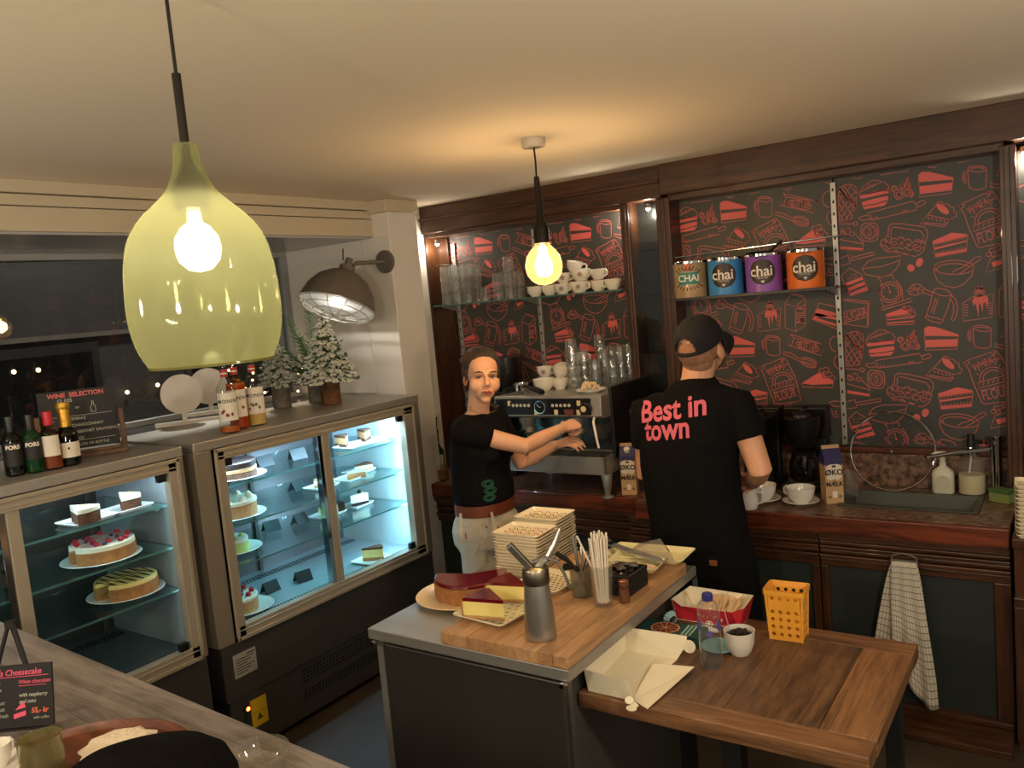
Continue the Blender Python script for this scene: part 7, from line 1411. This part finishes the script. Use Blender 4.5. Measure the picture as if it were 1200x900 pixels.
def face_shapes(b, M, s=1., male=False):
    k = lambda *p: tuple(x*s for x in p); jw = 1.1 if male else 1.
    for c, r in (((0, -.014, .035), (.074, .092, .084)), ((0, .018, .045), (.066, .066, .056)), ((0, .022, .056), (.052, .060, .038)), ((0, .022, -.03), (.058, .062, .06)), ((0, .032, -.062), (.047*jw, .05, .042)), ((0, .066, -.094), (.022*jw, .019, .017)),
                 ((.036, .048, -.030), (.033, .032, .036)), ((-.036, .048, -.030), (.033, .032, .036)), ((0, .074, -.062), (.026, .018, .02)), ((.0735, -.008, -.006), (.009, .020, .031)), ((-.0735, -.008, -.006), (.009, .020, .031)), ((0, -.04, -.04), (.052, .05, .06))):
        b.ball(k(*c), k(*r), 18, 12, M)
    b.tube([k(-.048, .064, .020), k(-.02, .080, .024), k(0, .079, .020), k(.02, .080, .024), k(.048, .064, .020)], [.008*s, .0095*s, .009*s, .0095*s, .008*s], 9, M=M)
    b.tube([k(0, .076, .022), k(0, .088, .0), k(0, .101, -.022), k(0, .103, -.032)], [.008*s, .009*s, .0115*s, .0105*s], 10, M=M)
    for x in (-.011, .011): b.ball(k(x, .092, -.033), k(.0085, .009, .0075), 9, 6, M)
    b.tube([k(-.022, .083, -.060), k(-.006, .092, -.056), k(.006, .092, -.056), k(.022, .083, -.060)], [.003*s, .0055*s, .0055*s, .003*s], 8, M=M)
    b.tube([k(-.020, .083, -.068), k(0, .0905, -.071), k(.020, .083, -.068)], [.003*s, .0065*s, .003*s], 8, M=M)
def face_parts(root, M, s, iris, brow, lipcol, squint=.55):
    k = lambda *p: tuple(x*s for x in p)
    m_eye = mat('eye_white', (206, 196, 186), .25); m_lip = mat('lips_%s' % root.name, lipcol, .4)
    for x in (-.031, .031):
        e = B().ball(k(x, .0665, .003), k(.0135, .0125, .0135*squint), 14, 9, M).done('eye', m_eye, root)
        B().ball(k(x+.001, .0775, .003), k(.0055, .003, .0058*min(1, squint*1.3)), 10, 7, M).done('iris', iris, e)
        B().tube([k(x-.0155, .0700, .004), k(x-.006, .0785, .0035+.009*squint), k(x+.006, .0785, .0035+.009*squint), k(x+.0155, .0700, .004)], [.0012*s, .0022*s, .0022*s, .0012*s], 6, M=M).done('eyelash', brow, root)
        sg = 1 if x > 0 else -1
        B().tube([k(x-sg*.018, .0865, .0235), k(x, .0865, .0285), k(x+sg*.020, .0745, .0245)], [.0022*s, .003*s, .0014*s], 6, M=M).done('eyebrow', brow, root)
    B().tube([k(-.0225, .0845, -.0605), k(-.006, .0945, -.0565), k(0, .0940, -.0580), k(.006, .0945, -.0565), k(.0225, .0845, -.0605)], [.0015*s, .0042*s, .004*s, .0042*s, .0015*s], 8, M=M).tube([k(-.020, .0845, -.0665), k(0, .0935, -.0695), k(.020, .0845, -.0665)], [.0015*s, .0048*s, .0015*s], 8, M=M).done('lips', m_lip, root)
    B().tube([k(-.0205, .0875, -.0633), k(0, .0962, -.0634), k(.0205, .0875, -.0633)], [.0010*s, .0018*s, .001*s], 6, M=M).done('mouth_line', mat('mouth_dark', (84, 34, 30), .6), root)
m_skinw = mat('skin_light', (226, 172, 136), .5, var=.04, scale=12, sss=.12, bump=.05, bscale=200)
m_skinm = mat('skin_warm', (222, 164, 128), .5, var=.05, scale=12, sss=.12, bump=.05, bscale=200)
m_tee = mat('black_tshirt', (15, 14, 15), .92, var=.12, scale=20, bump=.10, bscale=300, spec=.15)
m_hair = mat('dark_hair', (52, 38, 30), .5, var=.35, scale=30, stretch=(6, 6, 1), bump=.5, bscale=60)
m_irisd = mat('iris_brown', (44, 30, 22), .2)

# ------------------------------------------------ woman
O = Vector((-2.55, 3.31, 0)); ph = math.radians(2); F = Vector((math.cos(ph), math.sin(ph), 0)); Rr = Vector((math.sin(ph), -math.cos(ph), 0))
wo = thing('person', 'woman with dark tied back hair, black t-shirt and pale jeans, reaching to the espresso machine', 'person', tuple(O))
IW = Matrix.Translation(-O)       # parts are built in world numbers and moved into the person's frame
def W2(b): b.v = [tuple(Vector(v)-O) for v in b.v]; return b
hipc = Vector((-2.55, 3.31, .90)); RS, LS = Vector((-2.545, 3.155, 1.375)), Vector((-2.545, 3.46, 1.395))
RE, RW = Vector((-2.29, 3.345, 1.268)), Vector((-2.215, 3.585, 1.318))
LE, LW = Vector((-2.50, 3.60, 1.115)), Vector((-2.315, 3.655, 1.212))
HC = Vector((-2.475, 3.285, 1.625)); HM = head_frame(HC, math.radians(-41), math.radians(-2), math.radians(-4)); HS = 1.13
bo = B()
bo.loft([oval((-2.55, 3.31, .80), Rr, F, .14, .11), oval((-2.55, 3.31, .92), Rr, F, .165, .125), oval((-2.55, 3.31, 1.03), Rr, F, .135, .105), oval((-2.552, 3.31, 1.14), Rr, F, .13, .10), oval((-2.545, 3.31, 1.26), Rr, F, .15, .115), oval((-2.55, 3.31, 1.36), Rr, F, .16, .09), oval((-2.55, 3.31, 1.42), Rr, F, .10, .065), oval((-2.545, 3.31, 1.45), Rr, F, .06, .055)])
bo.cap_tube([(-2.545, 3.31, 1.40), (-2.53, 3.305, 1.47), HM @ Vector((0, -.03, -.03))], [.062, .056, .058], 16)
face_shapes(bo, HM, HS)
bo.cap_tube([RS+Vector((-.01, .04, .0)), RS, RS.lerp(RE, .5), RE, RE.lerp(RW, .35), RW], [.06, .056, .048, .041, .040, .027], 16)
bo.cap_tube([LS, LS.lerp(LE, .5), LE, LE.lerp(LW, .35), LW], [.056, .047, .041, .039, .026], 16)
hand(bo, RW, RW-RE+Vector((.05, .10, -.01)), (.35, -.35, .85), (-.6, .4, .2), [(1.0, 1.1, .7), (1.1, 1.2, .8), (1.15, 1.2, .8), (1.2, 1.2, .8)], 1.08, .35, .03, .7)
hand(bo, LW, (.17, .03, .045), (-.1, -.5, .8), (.2, .8, .4), [(.55, .5, .3), (.55, .5, .3), (.6, .5, .3), (.65, .5, .3)], 1.0, .5, .012, .5)
for sg in (1, -1):
    h = hipc+Rr*(.085*sg); bo.cap_tube([h+Vector((0, 0, -.02)), h+Vector((.02, 0, -.42)), h+Vector((0, 0, -.80))], [.085, .055, .04], 14)
    ft = h+Vector((0, 0, -.86)); bo.cap_tube([ft+Vector((-.03, 0, .0)), ft+F*.06, ft+F*.16+Vector((0, 0, -.012))], [.036, .034, .022], 12)
skin_obj('body', remesh(W2(bo), .0042, 5), m_skinw, wo)
face_parts(wo, IW @ HM, HS, m_irisd, m_hair, (176, 92, 84), .42)
hr = B()
for c, r in (((0, -.031, .053), (.085, .095, .088)), ((.068, -.018, .020), (.017, .034, .046)), ((-.068, -.018, .020), (.017, .034, .046)), ((0, -.115, .03), (.046, .040, .046)), ((.066, -.035, -.02), (.015, .030, .04)), ((-.066, -.035, -.02), (.015, .030, .04)), ((0, -.07, -.02), (.06, .05, .06))):
    hr.ball(tuple(x*HS for x in c), tuple(x*HS for x in r), 18, 12, HM)
for sg in (-1, 1):
    hr.tube([HM @ Vector((sg*.074*HS, .02*HS, .03*HS)), HM @ Vector((sg*.079*HS, .012*HS, -.02*HS)), HM @ Vector((sg*.074*HS, .0, -.07*HS))], [.005, .004, .003], 7)
rn = random.Random(9)
for k in range(16):
    a = rn.uniform(-2.6, 2.6); p = Vector((math.sin(a)*.084, -.036+.09*-abs(math.cos(a))*.9, .05+rn.uniform(-.04, .06)))*HS; hr.tube([HM @ (p*.94), HM @ (p*1.06+Vector((0, -.006, .012)))], [.007, .003], 6)
skin_obj('hair', remesh(W2(hr), .0042, 4, .0025, 40), m_hair, wo)
strd = B()
for k in range(70):
    a = -1.45+2.9*(k+rn.uniform(-.4, .4))/69; pts = []
    for u in (0, .2, .42, .65, .85, 1):
        t = 1.02-u*2.25; r_ = 1.035+.02*math.sin(u*9+k)+rn.uniform(-.01, .02)
        x = math.sin(a)*(.3+.7*math.sin(min(1, u*1.7+.35)*PI*.5+.0))*.083*r_ if u < .8 else math.sin(a)*.083*(1.15-u)*1.6
        pts.append(HM @ (Vector((x*(1 if u < .8 else 1), -.034+math.sin(t)*.096*r_*(.55+.45*math.cos(a)) if u < .8 else -.115-.012*math.cos(a*2), (.040+math.cos(t)*math.cos(a)**.6*.092*r_) if u < .8 else .03+.02*math.cos(a*3)))*HS))
    strd.tube(pts, [.0018, .0030, .0032, .0032, .003, .002], 5)
W2(strd).done('hair_strands', mat('hair_light', (74, 54, 42), .5), wo)['kind'] = 'stuff'
sh = B()
sh.loft([oval((-2.55, 3.31, .972), Rr, F, .152, .120, 28), oval((-2.55, 3.31, 1.0), Rr, F, .170, .136, 28), oval((-2.555, 3.31, 1.06), Rr, F, .174, .142, 28), oval((-2.555, 3.31, 1.14), Rr, F, .166, .134, 28), oval((-2.545, 3.31, 1.25), Rr, F, .172, .140, 28), oval((-2.548, 3.31, 1.33), Rr, F, .176, .122, 28), oval((-2.55, 3.31, 1.385), Rr, F, .160, .098, 28), oval((-2.55, 3.31, 1.425), Rr, F, .115, .078, 28), oval((-2.548, 3.31, 1.442), Rr, F, .078, .064, 28)])
for q_ in (.068, -.068): sh.ball(tuple(Vector((-2.55, 3.31, 1.245))+F*.098+Rr*q_), (.062, .062, .058), 16, 10)
sh.cap_tube([RS+Vector((-.02, .06, -.005)), RS+Vector((0, .0, -.002)), RS.lerp(RE, .36)], [.072, .070, .062], 18)
sh.tube([RS, RS.lerp(RE, .30), RS.lerp(RE, .45)], [.068, .066, .063], 20)
sh.tube([LS, LS.lerp(LE, .30), LS.lerp(LE, .48)], [.068, .066, .063], 20); sh.cap_tube([LS+Vector((-.02, -.06, 0)), LS, LS.lerp(LE, .3)], [.07, .068, .064], 16)
skin_obj('tshirt', remesh(W2(sh), .0055, 4, .006, 9, 3.), m_tee, wo)
bl = B(); bl.loft([oval((-2.55, 3.31, z), Rr, F, a, b, 40) for z, a, b in ((.937, .164, .131), (.937, .172, .139), (.994, .170, .137), (.994, .160, .127))], caps=False)
W2(bl).done('belt', mat('brown_belt', (112, 56, 30), .45), wo)
jn = B(); jm = mat('pale_jeans', (186, 178, 160), .85, var=.08, scale=14, bump=.25, bscale=220)
jn.loft([oval((-2.55, 3.31, z), Rr, F, a, b, 32) for z, a, b in ((.72, .14, .14), (.78, .186, .162), (.85, .190, .166), (.90, .178, .150), (.932, .166, .132), (.95, .158, .124))])
for sg in (1, -1):
    h = hipc+Rr*(.09*sg); jn.cap_tube([h+Vector((0, 0, -.06)), h+Vector((.01, 0, -.25)), h+Vector((.02, 0, -.45)), h+Vector((0, 0, -.80))], [.105, .100, .080, .068], 18)
skin_obj('jeans', remesh(W2(jn), .006, 4, .005, 10, 7.), jm, wo)
jb = [c for c in wo.children if c.name.startswith('jeans')][0]
def surf_pts(obj, pts2, axis_from, direction):
    """drop points onto the surface of obj along direction (all in the person's frame)"""
    me = obj.data; bvh = BVHTree.FromPolygons([v.co for v in me.vertices], [p.vertices for p in me.polygons]); out = []
    for p in pts2:
        h = bvh.ray_cast(Vector(p), Vector(direction).normalized())
        out.append(h[0] if h[0] is not None else Vector(p)+Vector(direction).normalized()*.3)
    return out
cdir = Vector((-.62, .78, -.05))      # seen from the customer's side
start = lambda x, z: Vector((.5, -.62, z))+Vector((.78, .62, 0))*x
st = B()
for path in ([(-.02, .945), (-.01, .90), (.035, .885), (.085, .895)], [(-.03, .94), (-.025, .85), (-.02, .74)], [(-.12, .93), (-.10, .86), (-.04, .84)], [(-.125, .93), (-.125, .80), (-.08, .78), (-.055, .84)]):
    q = surf_pts(jb, [start(x, z) for x, z in path], None, cdir); st.tube([p-cdir*.0002 for p in q], .0018, 5)
st.done('pocket_seam', mat('jeans_seam', (160, 148, 126), .9), wo)
q = surf_pts(jb, [start(x, z) for x, z in ((-.012, .925), (.045, .915), (.062, .90))], None, cdir); B().ball(q[0], .005).ball(q[1], .005).ball(q[2], .005).done('rivet', mat('rivet_copper', (90, 66, 46), .4, .8), wo)
q = surf_pts(jb, [start(-.118, .90), start(-.118, .87)], None, cdir); B().tube([q[0], q[1]], .006, 6, flat=.4).done('red_tab', mat('red_tab', (190, 70, 50), .6), wo)
for x in (-.135, .02):
    q = surf_pts(bpy.data.objects[bl and [c.name for c in wo.children if c.name.startswith('belt')][0]], [start(x, .992), start(x, .966), start(x, .938)], None, cdir); B().tube([p-cdir*.002 for p in q], .0075, 6, flat=.4).done('belt_loop', jm, wo)
tsw = [c for c in wo.children if c.name.startswith('tshirt')][0]
em_ = B()
for (cx, cz) in ((-.005, 1.135), (.005, 1.10), (-.003, 1.065)):
    pts = [(cx+.030*math.cos(t)*(1 if math.sin(t) > -.2 else .9), cz+.017*math.sin(t)) for t in [2*PI*i/14 for i in range(15)]]
    for k_ in (1., .6): 
        qq = surf_pts(tsw, [start(cx+(x-cx)*k_+.02, cz+(z-cz)*k_) for x, z in pts], None, cdir); em_.tube([p-cdir*.0002 for p in qq], .0042, 5, caps=False)
em_.done('green_emblem', mat('green_print', (30, 84, 64), .8), wo)
nk = B(); nk.tube([HM @ Vector((math.cos(t)*.066, .0+math.sin(t)*.056, -.155-.02*math.sin(t))) for t in [2*PI*i/20 for i in range(21)]], .0016, 5, caps=False)
W2(nk).done('necklace', mat('necklace_gold', (190, 150, 80), .3, 1.), wo)
er = B().ball(HM @ Vector((-.076*HS, 0, -.042*HS)), .0045); W2(er).done('earring', m_chrome, wo)

# ------------------------------------------------ man
O = Vector((-1.43, 3.40, 0)); ph = math.radians(83); F = Vector((math.cos(ph), math.sin(ph), 0)); Rr = Vector((math.sin(ph), -math.cos(ph), 0))
mn = thing('person', 'man seen from behind in black cap and black t-shirt printed Best in town', 'person', tuple(O))
IM = Matrix.Translation(-O)
RS, LS = Vector((-1.238, 3.44, 1.475)), Vector((-1.672, 3.45, 1.435)); RE, RW = Vector((-1.138, 3.40, 1.185)), Vector((-1.255, 3.625, 1.075)); LE, LW = Vector((-1.705, 3.47, 1.13)), Vector((-1.56, 3.66, 1.065))
HC = Vector((-1.388, 3.475, 1.705)); HM = head_frame(HC, math.radians(80), math.radians(-29), math.radians(3)); HS = 1.22
T0 = [(-1.43, 3.40, .80, .16, .12), (-1.43, 3.40, .93, .185, .135), (-1.445, 3.40, 1.06, .175, .125), (-1.455, 3.405, 1.2, .185, .125), (-1.455, 3.42, 1.34, .21, .125), (-1.45, 3.43, 1.44, .20, .10), (-1.44, 3.445, 1.50, .13, .08), (-1.435, 3.45, 1.54, .075, .07)]
tilt = lambda x, z: (x+1.44)*.11*(max(0, min(1, (z-1.1)/.3)))
def ovt(x, y, z, a, b, n=28): return [p+Vector((0, 0, tilt(p.x, z))) for p in oval((x, y, z), Rr, F, a, b, n)]
bo = B(); bo.loft([ovt(*t) for t in T0])
bo.cap_tube([(-1.435, 3.44, 1.48), (-1.415, 3.45, 1.57), HM @ Vector((0, -.035, -.02))], [.080, .070, .070], 16)
face_shapes(bo, HM, HS, True)
bo.cap_tube([RS+Vector((-.05, 0, 0)), RS, RS.lerp(RE, .5), RE, RE.lerp(RW, .35), RW], [.066, .064, .056, .050, .047, .031], 16)
bo.cap_tube([LS+Vector((.05, 0, 0)), LS, LS.lerp(LE, .5), LE, LE.lerp(LW, .35), LW], [.066, .064, .055, .048, .046, .031], 16)
hand(bo, RW, (-.06, .16, -.02), (.75, .1, .5), (-.2, .2, .9), [(.7, .8, .5), (.8, .9, .5), (.85, .9, .5), (.9, .9, .5)], 1.12, .5, .03, .6)
hand(bo, LW, (.12, .13, -.01), (-.5, .1, .7), (.2, .2, .8), [(.7, .8, .5), (.8, .9, .5), (.85, .9, .5), (.9, .9, .5)], 1.12, .5, .03, .6)
for sg in (1, -1):
    h = Vector((-1.43, 3.40, .90))+Rr*(.10*sg); bo.cap_tube([h, h+Vector((0, 0, -.42)), h+Vector((0, 0, -.80))], [.09, .06, .042], 14)
    ft = h+Vector((0, 0, -.855)); bo.cap_tube([ft-F*.04, ft+F*.05, ft+F*.16+Vector((0, 0, -.012))], [.042, .038, .026], 12)
skin_obj('body', remesh(W2(bo), .0045, 5), m_skinm, mn)
face_parts(mn, IM @ HM, HS, m_irisd, m_hair, (170, 96, 86), .8)
# short clipped hair below the cap, and a beard shadow
hr = B(); k = lambda *p: tuple(x*HS for x in p)
hr.ball(k(0, -.018, .030), k(.0755, .0935, .082), 22, 14, HM); hr.ball(k(0, -.052, -.016), k(.058, .050, .050), 18, 12, HM)
skin_obj('hair', remesh(W2(hr), .005, 3), mat('clipped_hair', (164, 118, 90), .8, var=.2, scale=40, bump=.5, bscale=260), mn)
br = B(); br.ball(k(0, .036, -.066), k(.0485*1.1, .0495, .040), 18, 12, HM); br.ball(k(0, .067, -.095), k(.0245*1.05, .0195, .018), 12, 8, HM)
skin_obj('beard', remesh(W2(br), .005, 3), mat('beard_shadow', (104, 72, 56), .85, var=.2, scale=40, bump=.5, bscale=260), mn)
# cap: dome with the arched opening at the back, strap and visor
m_cap = mat('cap_black', (20, 19, 21), .85, bump=.15, bscale=260)
CM = IM @ HM @ Matrix.Translation((0, -.012*HS, .052*HS)) @ Matrix.Rotation(math.radians(-4), 4, 'X')
vs = []; fs = []; na, nz = 120, 36
for j in range(nz+1):
    t = (PI/2)*j/nz*.985
    for i in range(na):
        a = 2*PI*i/na; vs.append((.083*HS*math.cos(a)*math.cos(t)**.85, .104*HS*math.sin(a)*math.cos(t)**.85, -.012*HS+.094*HS*math.sin(t)))
for j in range(nz):
    for i in range(na):
        am = 2*PI*(i+.5)/na; da = abs((am-1.5*PI+PI) % (2*PI)-PI); zt = (j+.5)/nz
        if (da/.55)**2+((zt-.05)/.42)**2 < 1: continue
        fs.append((j*na+i, j*na+(i+1) % na, (j+1)*na+(i+1) % na, (j+1)*na+i))
B().add(vs, fs, True, CM).ball((0, 0, .084*HS), .006, 8, 6, CM).done('cap_crown', m_cap, mn, solid=.003)
B().tube([(.0845*HS*math.cos(a), .1055*HS*math.sin(a), -.004*HS) for a in [1.5*PI-.62+1.24*i/12 for i in range(13)]], .0085, 8, flat=1.0, M=CM).done('cap_strap', m_cap, mn)
vis = B(); top = []; 
for i in range(15):
    a = .35+ (PI-.7)*i/14; top.append(((.083*HS*math.cos(a), .100*HS*math.sin(a), -.010*HS), (.088*HS*math.cos(a)*1.02, .100*HS*math.sin(a)+.085*HS*math.sin((i/14)*PI)**.7, -.082*HS-.006*abs(math.cos(a)))))
vis.add([p for ab in top for p in ab], [(2*i, 2*i+2, 2*i+3, 2*i+1) for i in range(14)], True, CM); vis.done('cap_visor', m_cap, mn, solid=.004)
sh = B()
sh.loft([ovt(*t) for t in ((-1.432, 3.395, .835, .222, .150), (-1.432, 3.395, .85, .228, .156), (-1.437, 3.395, .95, .224, .156), (-1.452, 3.40, 1.08, .222, .150), (-1.460, 3.405, 1.2, .226, .150), (-1.458, 3.415, 1.32, .234, .150), (-1.455, 3.425, 1.42, .226, .128), (-1.445, 3.44, 1.50, .172, .104), (-1.438, 3.45, 1.545, .115, .092), (-1.43, 3.455, 1.578, .082, .078))])
for q_, x_ in ((LS, .075), (RS, -.075)): sh.ball(tuple(q_+Vector((x_, -.012, -.07))), (.135, .112, .15), 20, 14)
sh.cap_tube([RS+Vector((-.07, 0, -.01)), RS+Vector((.005, 0, -.01)), RS.lerp(RE, .35)], [.086, .082, .076], 18); sh.tube([RS, RS.lerp(RE, .35), RS.lerp(RE, .54)], [.082, .078, .074], 22)
sh.cap_tube([LS+Vector((.07, 0, -.01)), LS+Vector((0, 0, -.01)), LS.lerp(LE, .35)], [.086, .082, .074], 18); sh.tube([LS, LS.lerp(LE, .35), LS.lerp(LE, .56)], [.080, .076, .072], 22)
tee = skin_obj('tshirt', remesh(W2(sh), .006, 4, .008, 6, 11.), m_tee, mn)
pt = B(); pm = mat('black_trousers', (13, 12, 13), .92, bump=.1, bscale=300, spec=.15)
pt.loft([oval((-1.42, 3.40, z), Rr, F, a, b, 30) for z, a, b in ((.66, .15, .13), (.74, .215, .155), (.82, .225, .155), (.90, .205, .145), (.95, .19, .135))])
for sg in (1, -1):
    h = Vector((-1.41, 3.40, .90))+Rr*(.115*sg); pt.cap_tube([h+Vector((0, 0, -.08)), h+Vector((.02*sg, 0, -.3)), h+Vector((.03*sg, 0, -.55)), h+Vector((.02*sg, 0, -.82))], [.115, .112, .095, .08], 18)
tro = skin_obj('trousers', remesh(W2(pt), .007, 4, .006, 8, 2.), pm, mn)
bvh = BVHTree.FromPolygons([v.co for v in tee.data.vertices], [p.vertices for p in tee.data.polygons])
m_rose = mat('rose_shirt_print', (214, 102, 122), .8)
def back_print(s, cx, cz, size, width, ang):
    me = text_mesh(s, size, .0032, spacing=1.0); xs = [v.co.x for v in me.vertices]; k_ = width/(max(xs)-min(xs))
    bm = bmesh.new(); bm.from_mesh(me); bmesh.ops.triangulate(bm, faces=bm.faces[:]); bmesh.ops.subdivide_edges(bm, edges=[e for e in bm.edges if e.calc_length() > .02], cuts=1); bmesh.ops.triangulate(bm, faces=bm.faces[:])
    for v in bm.verts:
        x, y = v.co.x*k_, v.co.y; c, s_ = math.cos(ang), math.sin(ang); X = cx+x*c-y*s_; Z = cz+x*s_+y*c
        h = bvh.ray_cast(Vector((X, -1, Z)), Vector((0, 1, 0))); v.co = (h[0] if h[0] is not None else Vector((X, -.1, Z)))+Vector((0, -.0025, 0))
    bm.to_mesh(me); bm.free(); o = bpy.data.objects.new('shirt_lettering', me); C.objects.link(o); o.parent = mn; me.materials.clear(); me.materials.append(m_rose)
back_print('Best in', -1.490+1.43, 1.458, .128, .325, .14)
back_print('town', -1.508+1.43, 1.374, .128, .235, .12)
bt = BVHTree.FromPolygons([v.co for v in tro.data.vertices], [p.vertices for p in tro.data.polygons])
h = bt.ray_cast(Vector((.115, -1, .81)), Vector((0, 1, 0)))
if h[0] is not None: B().box(tuple(h[0]), (.036, .006, .024)).done('leather_tag', mat('tan_tag', (150, 82, 50), .6), mn, bevel=.002)
# small milk jug he works on
mj = thing('milk_jug', 'small white jug held by the man in front of the coffee makers', 'jug', (-1.335, 3.80, .9005))
B().lathe([(0, 0), (.034, 0), (.04, .01), (.042, .05), (.034, .09), (.038, .10), (.035, .10), (.031, .09), (.038, .05), (.034, .01), (0, .008)], n=24).done('jug_body', m_cup, mj)
B().tube([(.032, 0, .085), (.066, 0, .08), (.064, 0, .035), (.038, 0, .025)], .005, 8).done('handle', m_cup, mj)

# ================================================================ FOREGROUND COUNTER
fc = thing('bar_counter', 'greyish plank topped counter in the bottom left foreground', 'counter', (-1.9, .72, 0), -.058)
m_bar = wood('bar_wood', (84, 76, 70), (148, 138, 130), 0, .38, 2.6, 7, .15, .2)
for k in range(4): B().bx(-1.15, 1.35, -.36+k*.186, -.36+k*.186+.1845, 1.055, 1.10).done('plank', m_bar, fc, bevel=.002)
B().bx(-1.12, 1.3, -.30, .31, .0, 1.055).done('front_panel', m_blackm, fc)
CT = 1.1005
es = thing('easel_sign', 'small black easel with chalk cheesecake menu on the bar counter', 'sign', (-2.032, .806, CT), math.radians(35))
m_eas = mat('easel_black', (20, 18, 18), .6)
def leg(p, q): B().tube([p, q], .0062, 6, flat=.8).done('leg', m_eas, es)
leg((.085, -.02, 0), (.004, .03, .262)); leg((-.085, -.02, 0), (-.004, .03, .262)); leg((0, .10, 0), (0, .034, .25))
B().bx(-.01, .01, .022, .038, .25, .266).done('top_clip', m_eas, es)
B().tube([(-.075, -.018, .028), (.075, -.018, .028)], .005, 6).done('rest_bar', m_eas, es)
TM = Matrix.Translation((-.005, -.022, .034)) @ Matrix.Rotation(-.18, 4, 'X') @ Matrix.Translation((.0165, 0, 0)) @ Matrix.Diagonal((.8, 1, .88, 1))
B().box((0, 0, .079), (.215, .006, .158), M=TM).done('slate', mat('slate_black', (24, 20, 21), .6), es)
def est(s, x, z, size, m, al='LEFT', bold=0., sh=.2): lettering(s, size, m, es, TM @ Matrix.Translation((x, -.0038, z)) @ Matrix.Rotation(PI/2, 4, 'X'), bold, al, shear=sh)
m_pk = mat('chalk_rose', (214, 84, 112), .7); m_gr = mat('chalk_grey', (168, 170, 152), .8); m_or = mat('chalk_orange', (214, 100, 70), .7)
est("Today's Cheesecake", -.098, .139, .0215, m_pk, bold=.0004)
for i, (a, b) in enumerate((('New York', 'White chocolate'), ('vanilla base', ''), ('Oreo', 'with raspberry'), ('cookie crust', 'and mint'), ('Passion fruit', ''), ('light and fresh', ''))):
    z = .114-i*.0165
    est(a, -.098, z, .0135, m_or if i in (2,) else m_gr); 
    if b: est(b, .012, z, .0135, m_pk if i < 2 else m_gr, bold=.0002)
est('55,- kr', .045, .040, .018, m_or, bold=.0006)
est('with coffee', .05, .022, .010, m_gr)
q = B(); q.bx(-.10, .098, -.0042, -.0035, .1275, .129); q.bx(.012, .09, -.0042, -.0035, .104, .1052)
q.add([tuple(p) for p in ((-.005, -.004, .022), (.03, -.004, .03), (.03, -.004, .042), (-.005, -.004, .034))], [(0, 1, 2, 3)]); q.add([(.0, -.004, .044), (.031, -.004, .05), (.024, -.004, .066)], [(0, 1, 2)])
q.v = [tuple(TM @ Vector(v)) for v in q.v]; q.done('chalk_drawing', m_pk, es)
ty = thing('serving_tray', 'round brown wooden tray at the bottom edge of the bar counter', 'tray', (-1.69, .735, CT))
B().lathe([(0, 0), (.235, 0), (.245, .004), (.25, .024), (.244, .026), (.236, .010), (0, .009)], n=56).done('tray_body', wood('tray_wood', (70, 36, 22), (120, 68, 42), 0, .4, 3, 8, .1), ty)
TZ_ = CT+.0095
saucer((-1.89, .705, TZ_), 'white saucer on the wooden tray at the bottom left corner', .06)
cup((-1.90, .705, TZ_+.006), 'small white espresso cup on the wooden tray at the bottom left corner', .030, .052, 2.)
jg = thing('glass_jug', 'small olive tinted glass jug on the wooden tray', 'jug', (-1.765, .735, TZ_))
B().lathe([(0, 0), (.036, 0), (.040, .005), (.042, .06), (.038, .085), (.041, .092), (.038, .092), (.036, .085), (.039, .06), (.037, .008), (0, .006)], n=28).done('glass_body', glass('olive_glass', (.62, .58, .36), .05, 1.4, .25, (.5, .46, .26)), jg)
B().tube([(-.038, -.01, .08), (-.064, -.016, .072), (-.062, -.015, .03), (-.04, -.01, .02)], .0045, 8).done('handle', M_['olive_glass'], jg)
dy = B(); n = 40
dy.loft([[((.085+.006*math.sin(i*PI/2)*k_)*math.cos(2*PI*i/n)*s, (.075+.006*math.sin(i*PI/2)*k_)*math.sin(2*PI*i/n)*s, z) for i in range(n)] for s, z, k_ in ((.2, .030, 0), (.7, .034, 0), (1, .022, 1))])
tag(dy.done('lace_doily', mat('doily_white', (220, 204, 178), .85, bump=.4, bscale=120), None, (-1.70, .86, TZ_)), 'white lace doily crumpled behind the black hat on the tray', 'doily')
ht = thing('wool_hat', 'black wool hat lying at the bottom edge on the bar counter', 'hat', (-1.440, .762, CT+.027), .6)
h_ = B(); rings = []
for r, z in ((.10, 0), (.150, .004), (.166, .022), (.164, .05), (.150, .082), (.118, .104), (.07, .114), (.02, .117)):
    rings.append([(r*1.02*math.cos(2*PI*i/40)*(1+.03*math.sin(3*2*PI*i/40+1)), r*.74*math.sin(2*PI*i/40)*(1+.03*math.cos(2*2*PI*i/40)), z*(1+.10*math.cos(2*PI*i/40+.5))) for i in range(40)])
h_.loft(rings); h_.done('crown', mat('black_felt', (12, 10, 9), .95, var=.3, scale=60, bump=.25, bscale=260, spec=.08), ht)
B().tube([(.166*1.0*math.cos(a), .122*math.sin(a), .016) for a in [2*PI*i/40 for i in range(41)]], .010, 8, caps=False).done('rolled_brim', M_['black_felt'], ht)
gb = thing('glass_bowl', 'low clear glass bowl right of the black hat on the bar counter', 'bowl', (-1.375, .962, CT))
B().lathe([(0, 0), (.032, 0), (.05, .012), (.062, .034), (.064, .05), (.0615, .05), (.058, .034), (.046, .014), (0, .006)], n=36).done('glass_body', glass('bowl_glass', (.9, .88, .82), .03, 2.0, .05), gb)
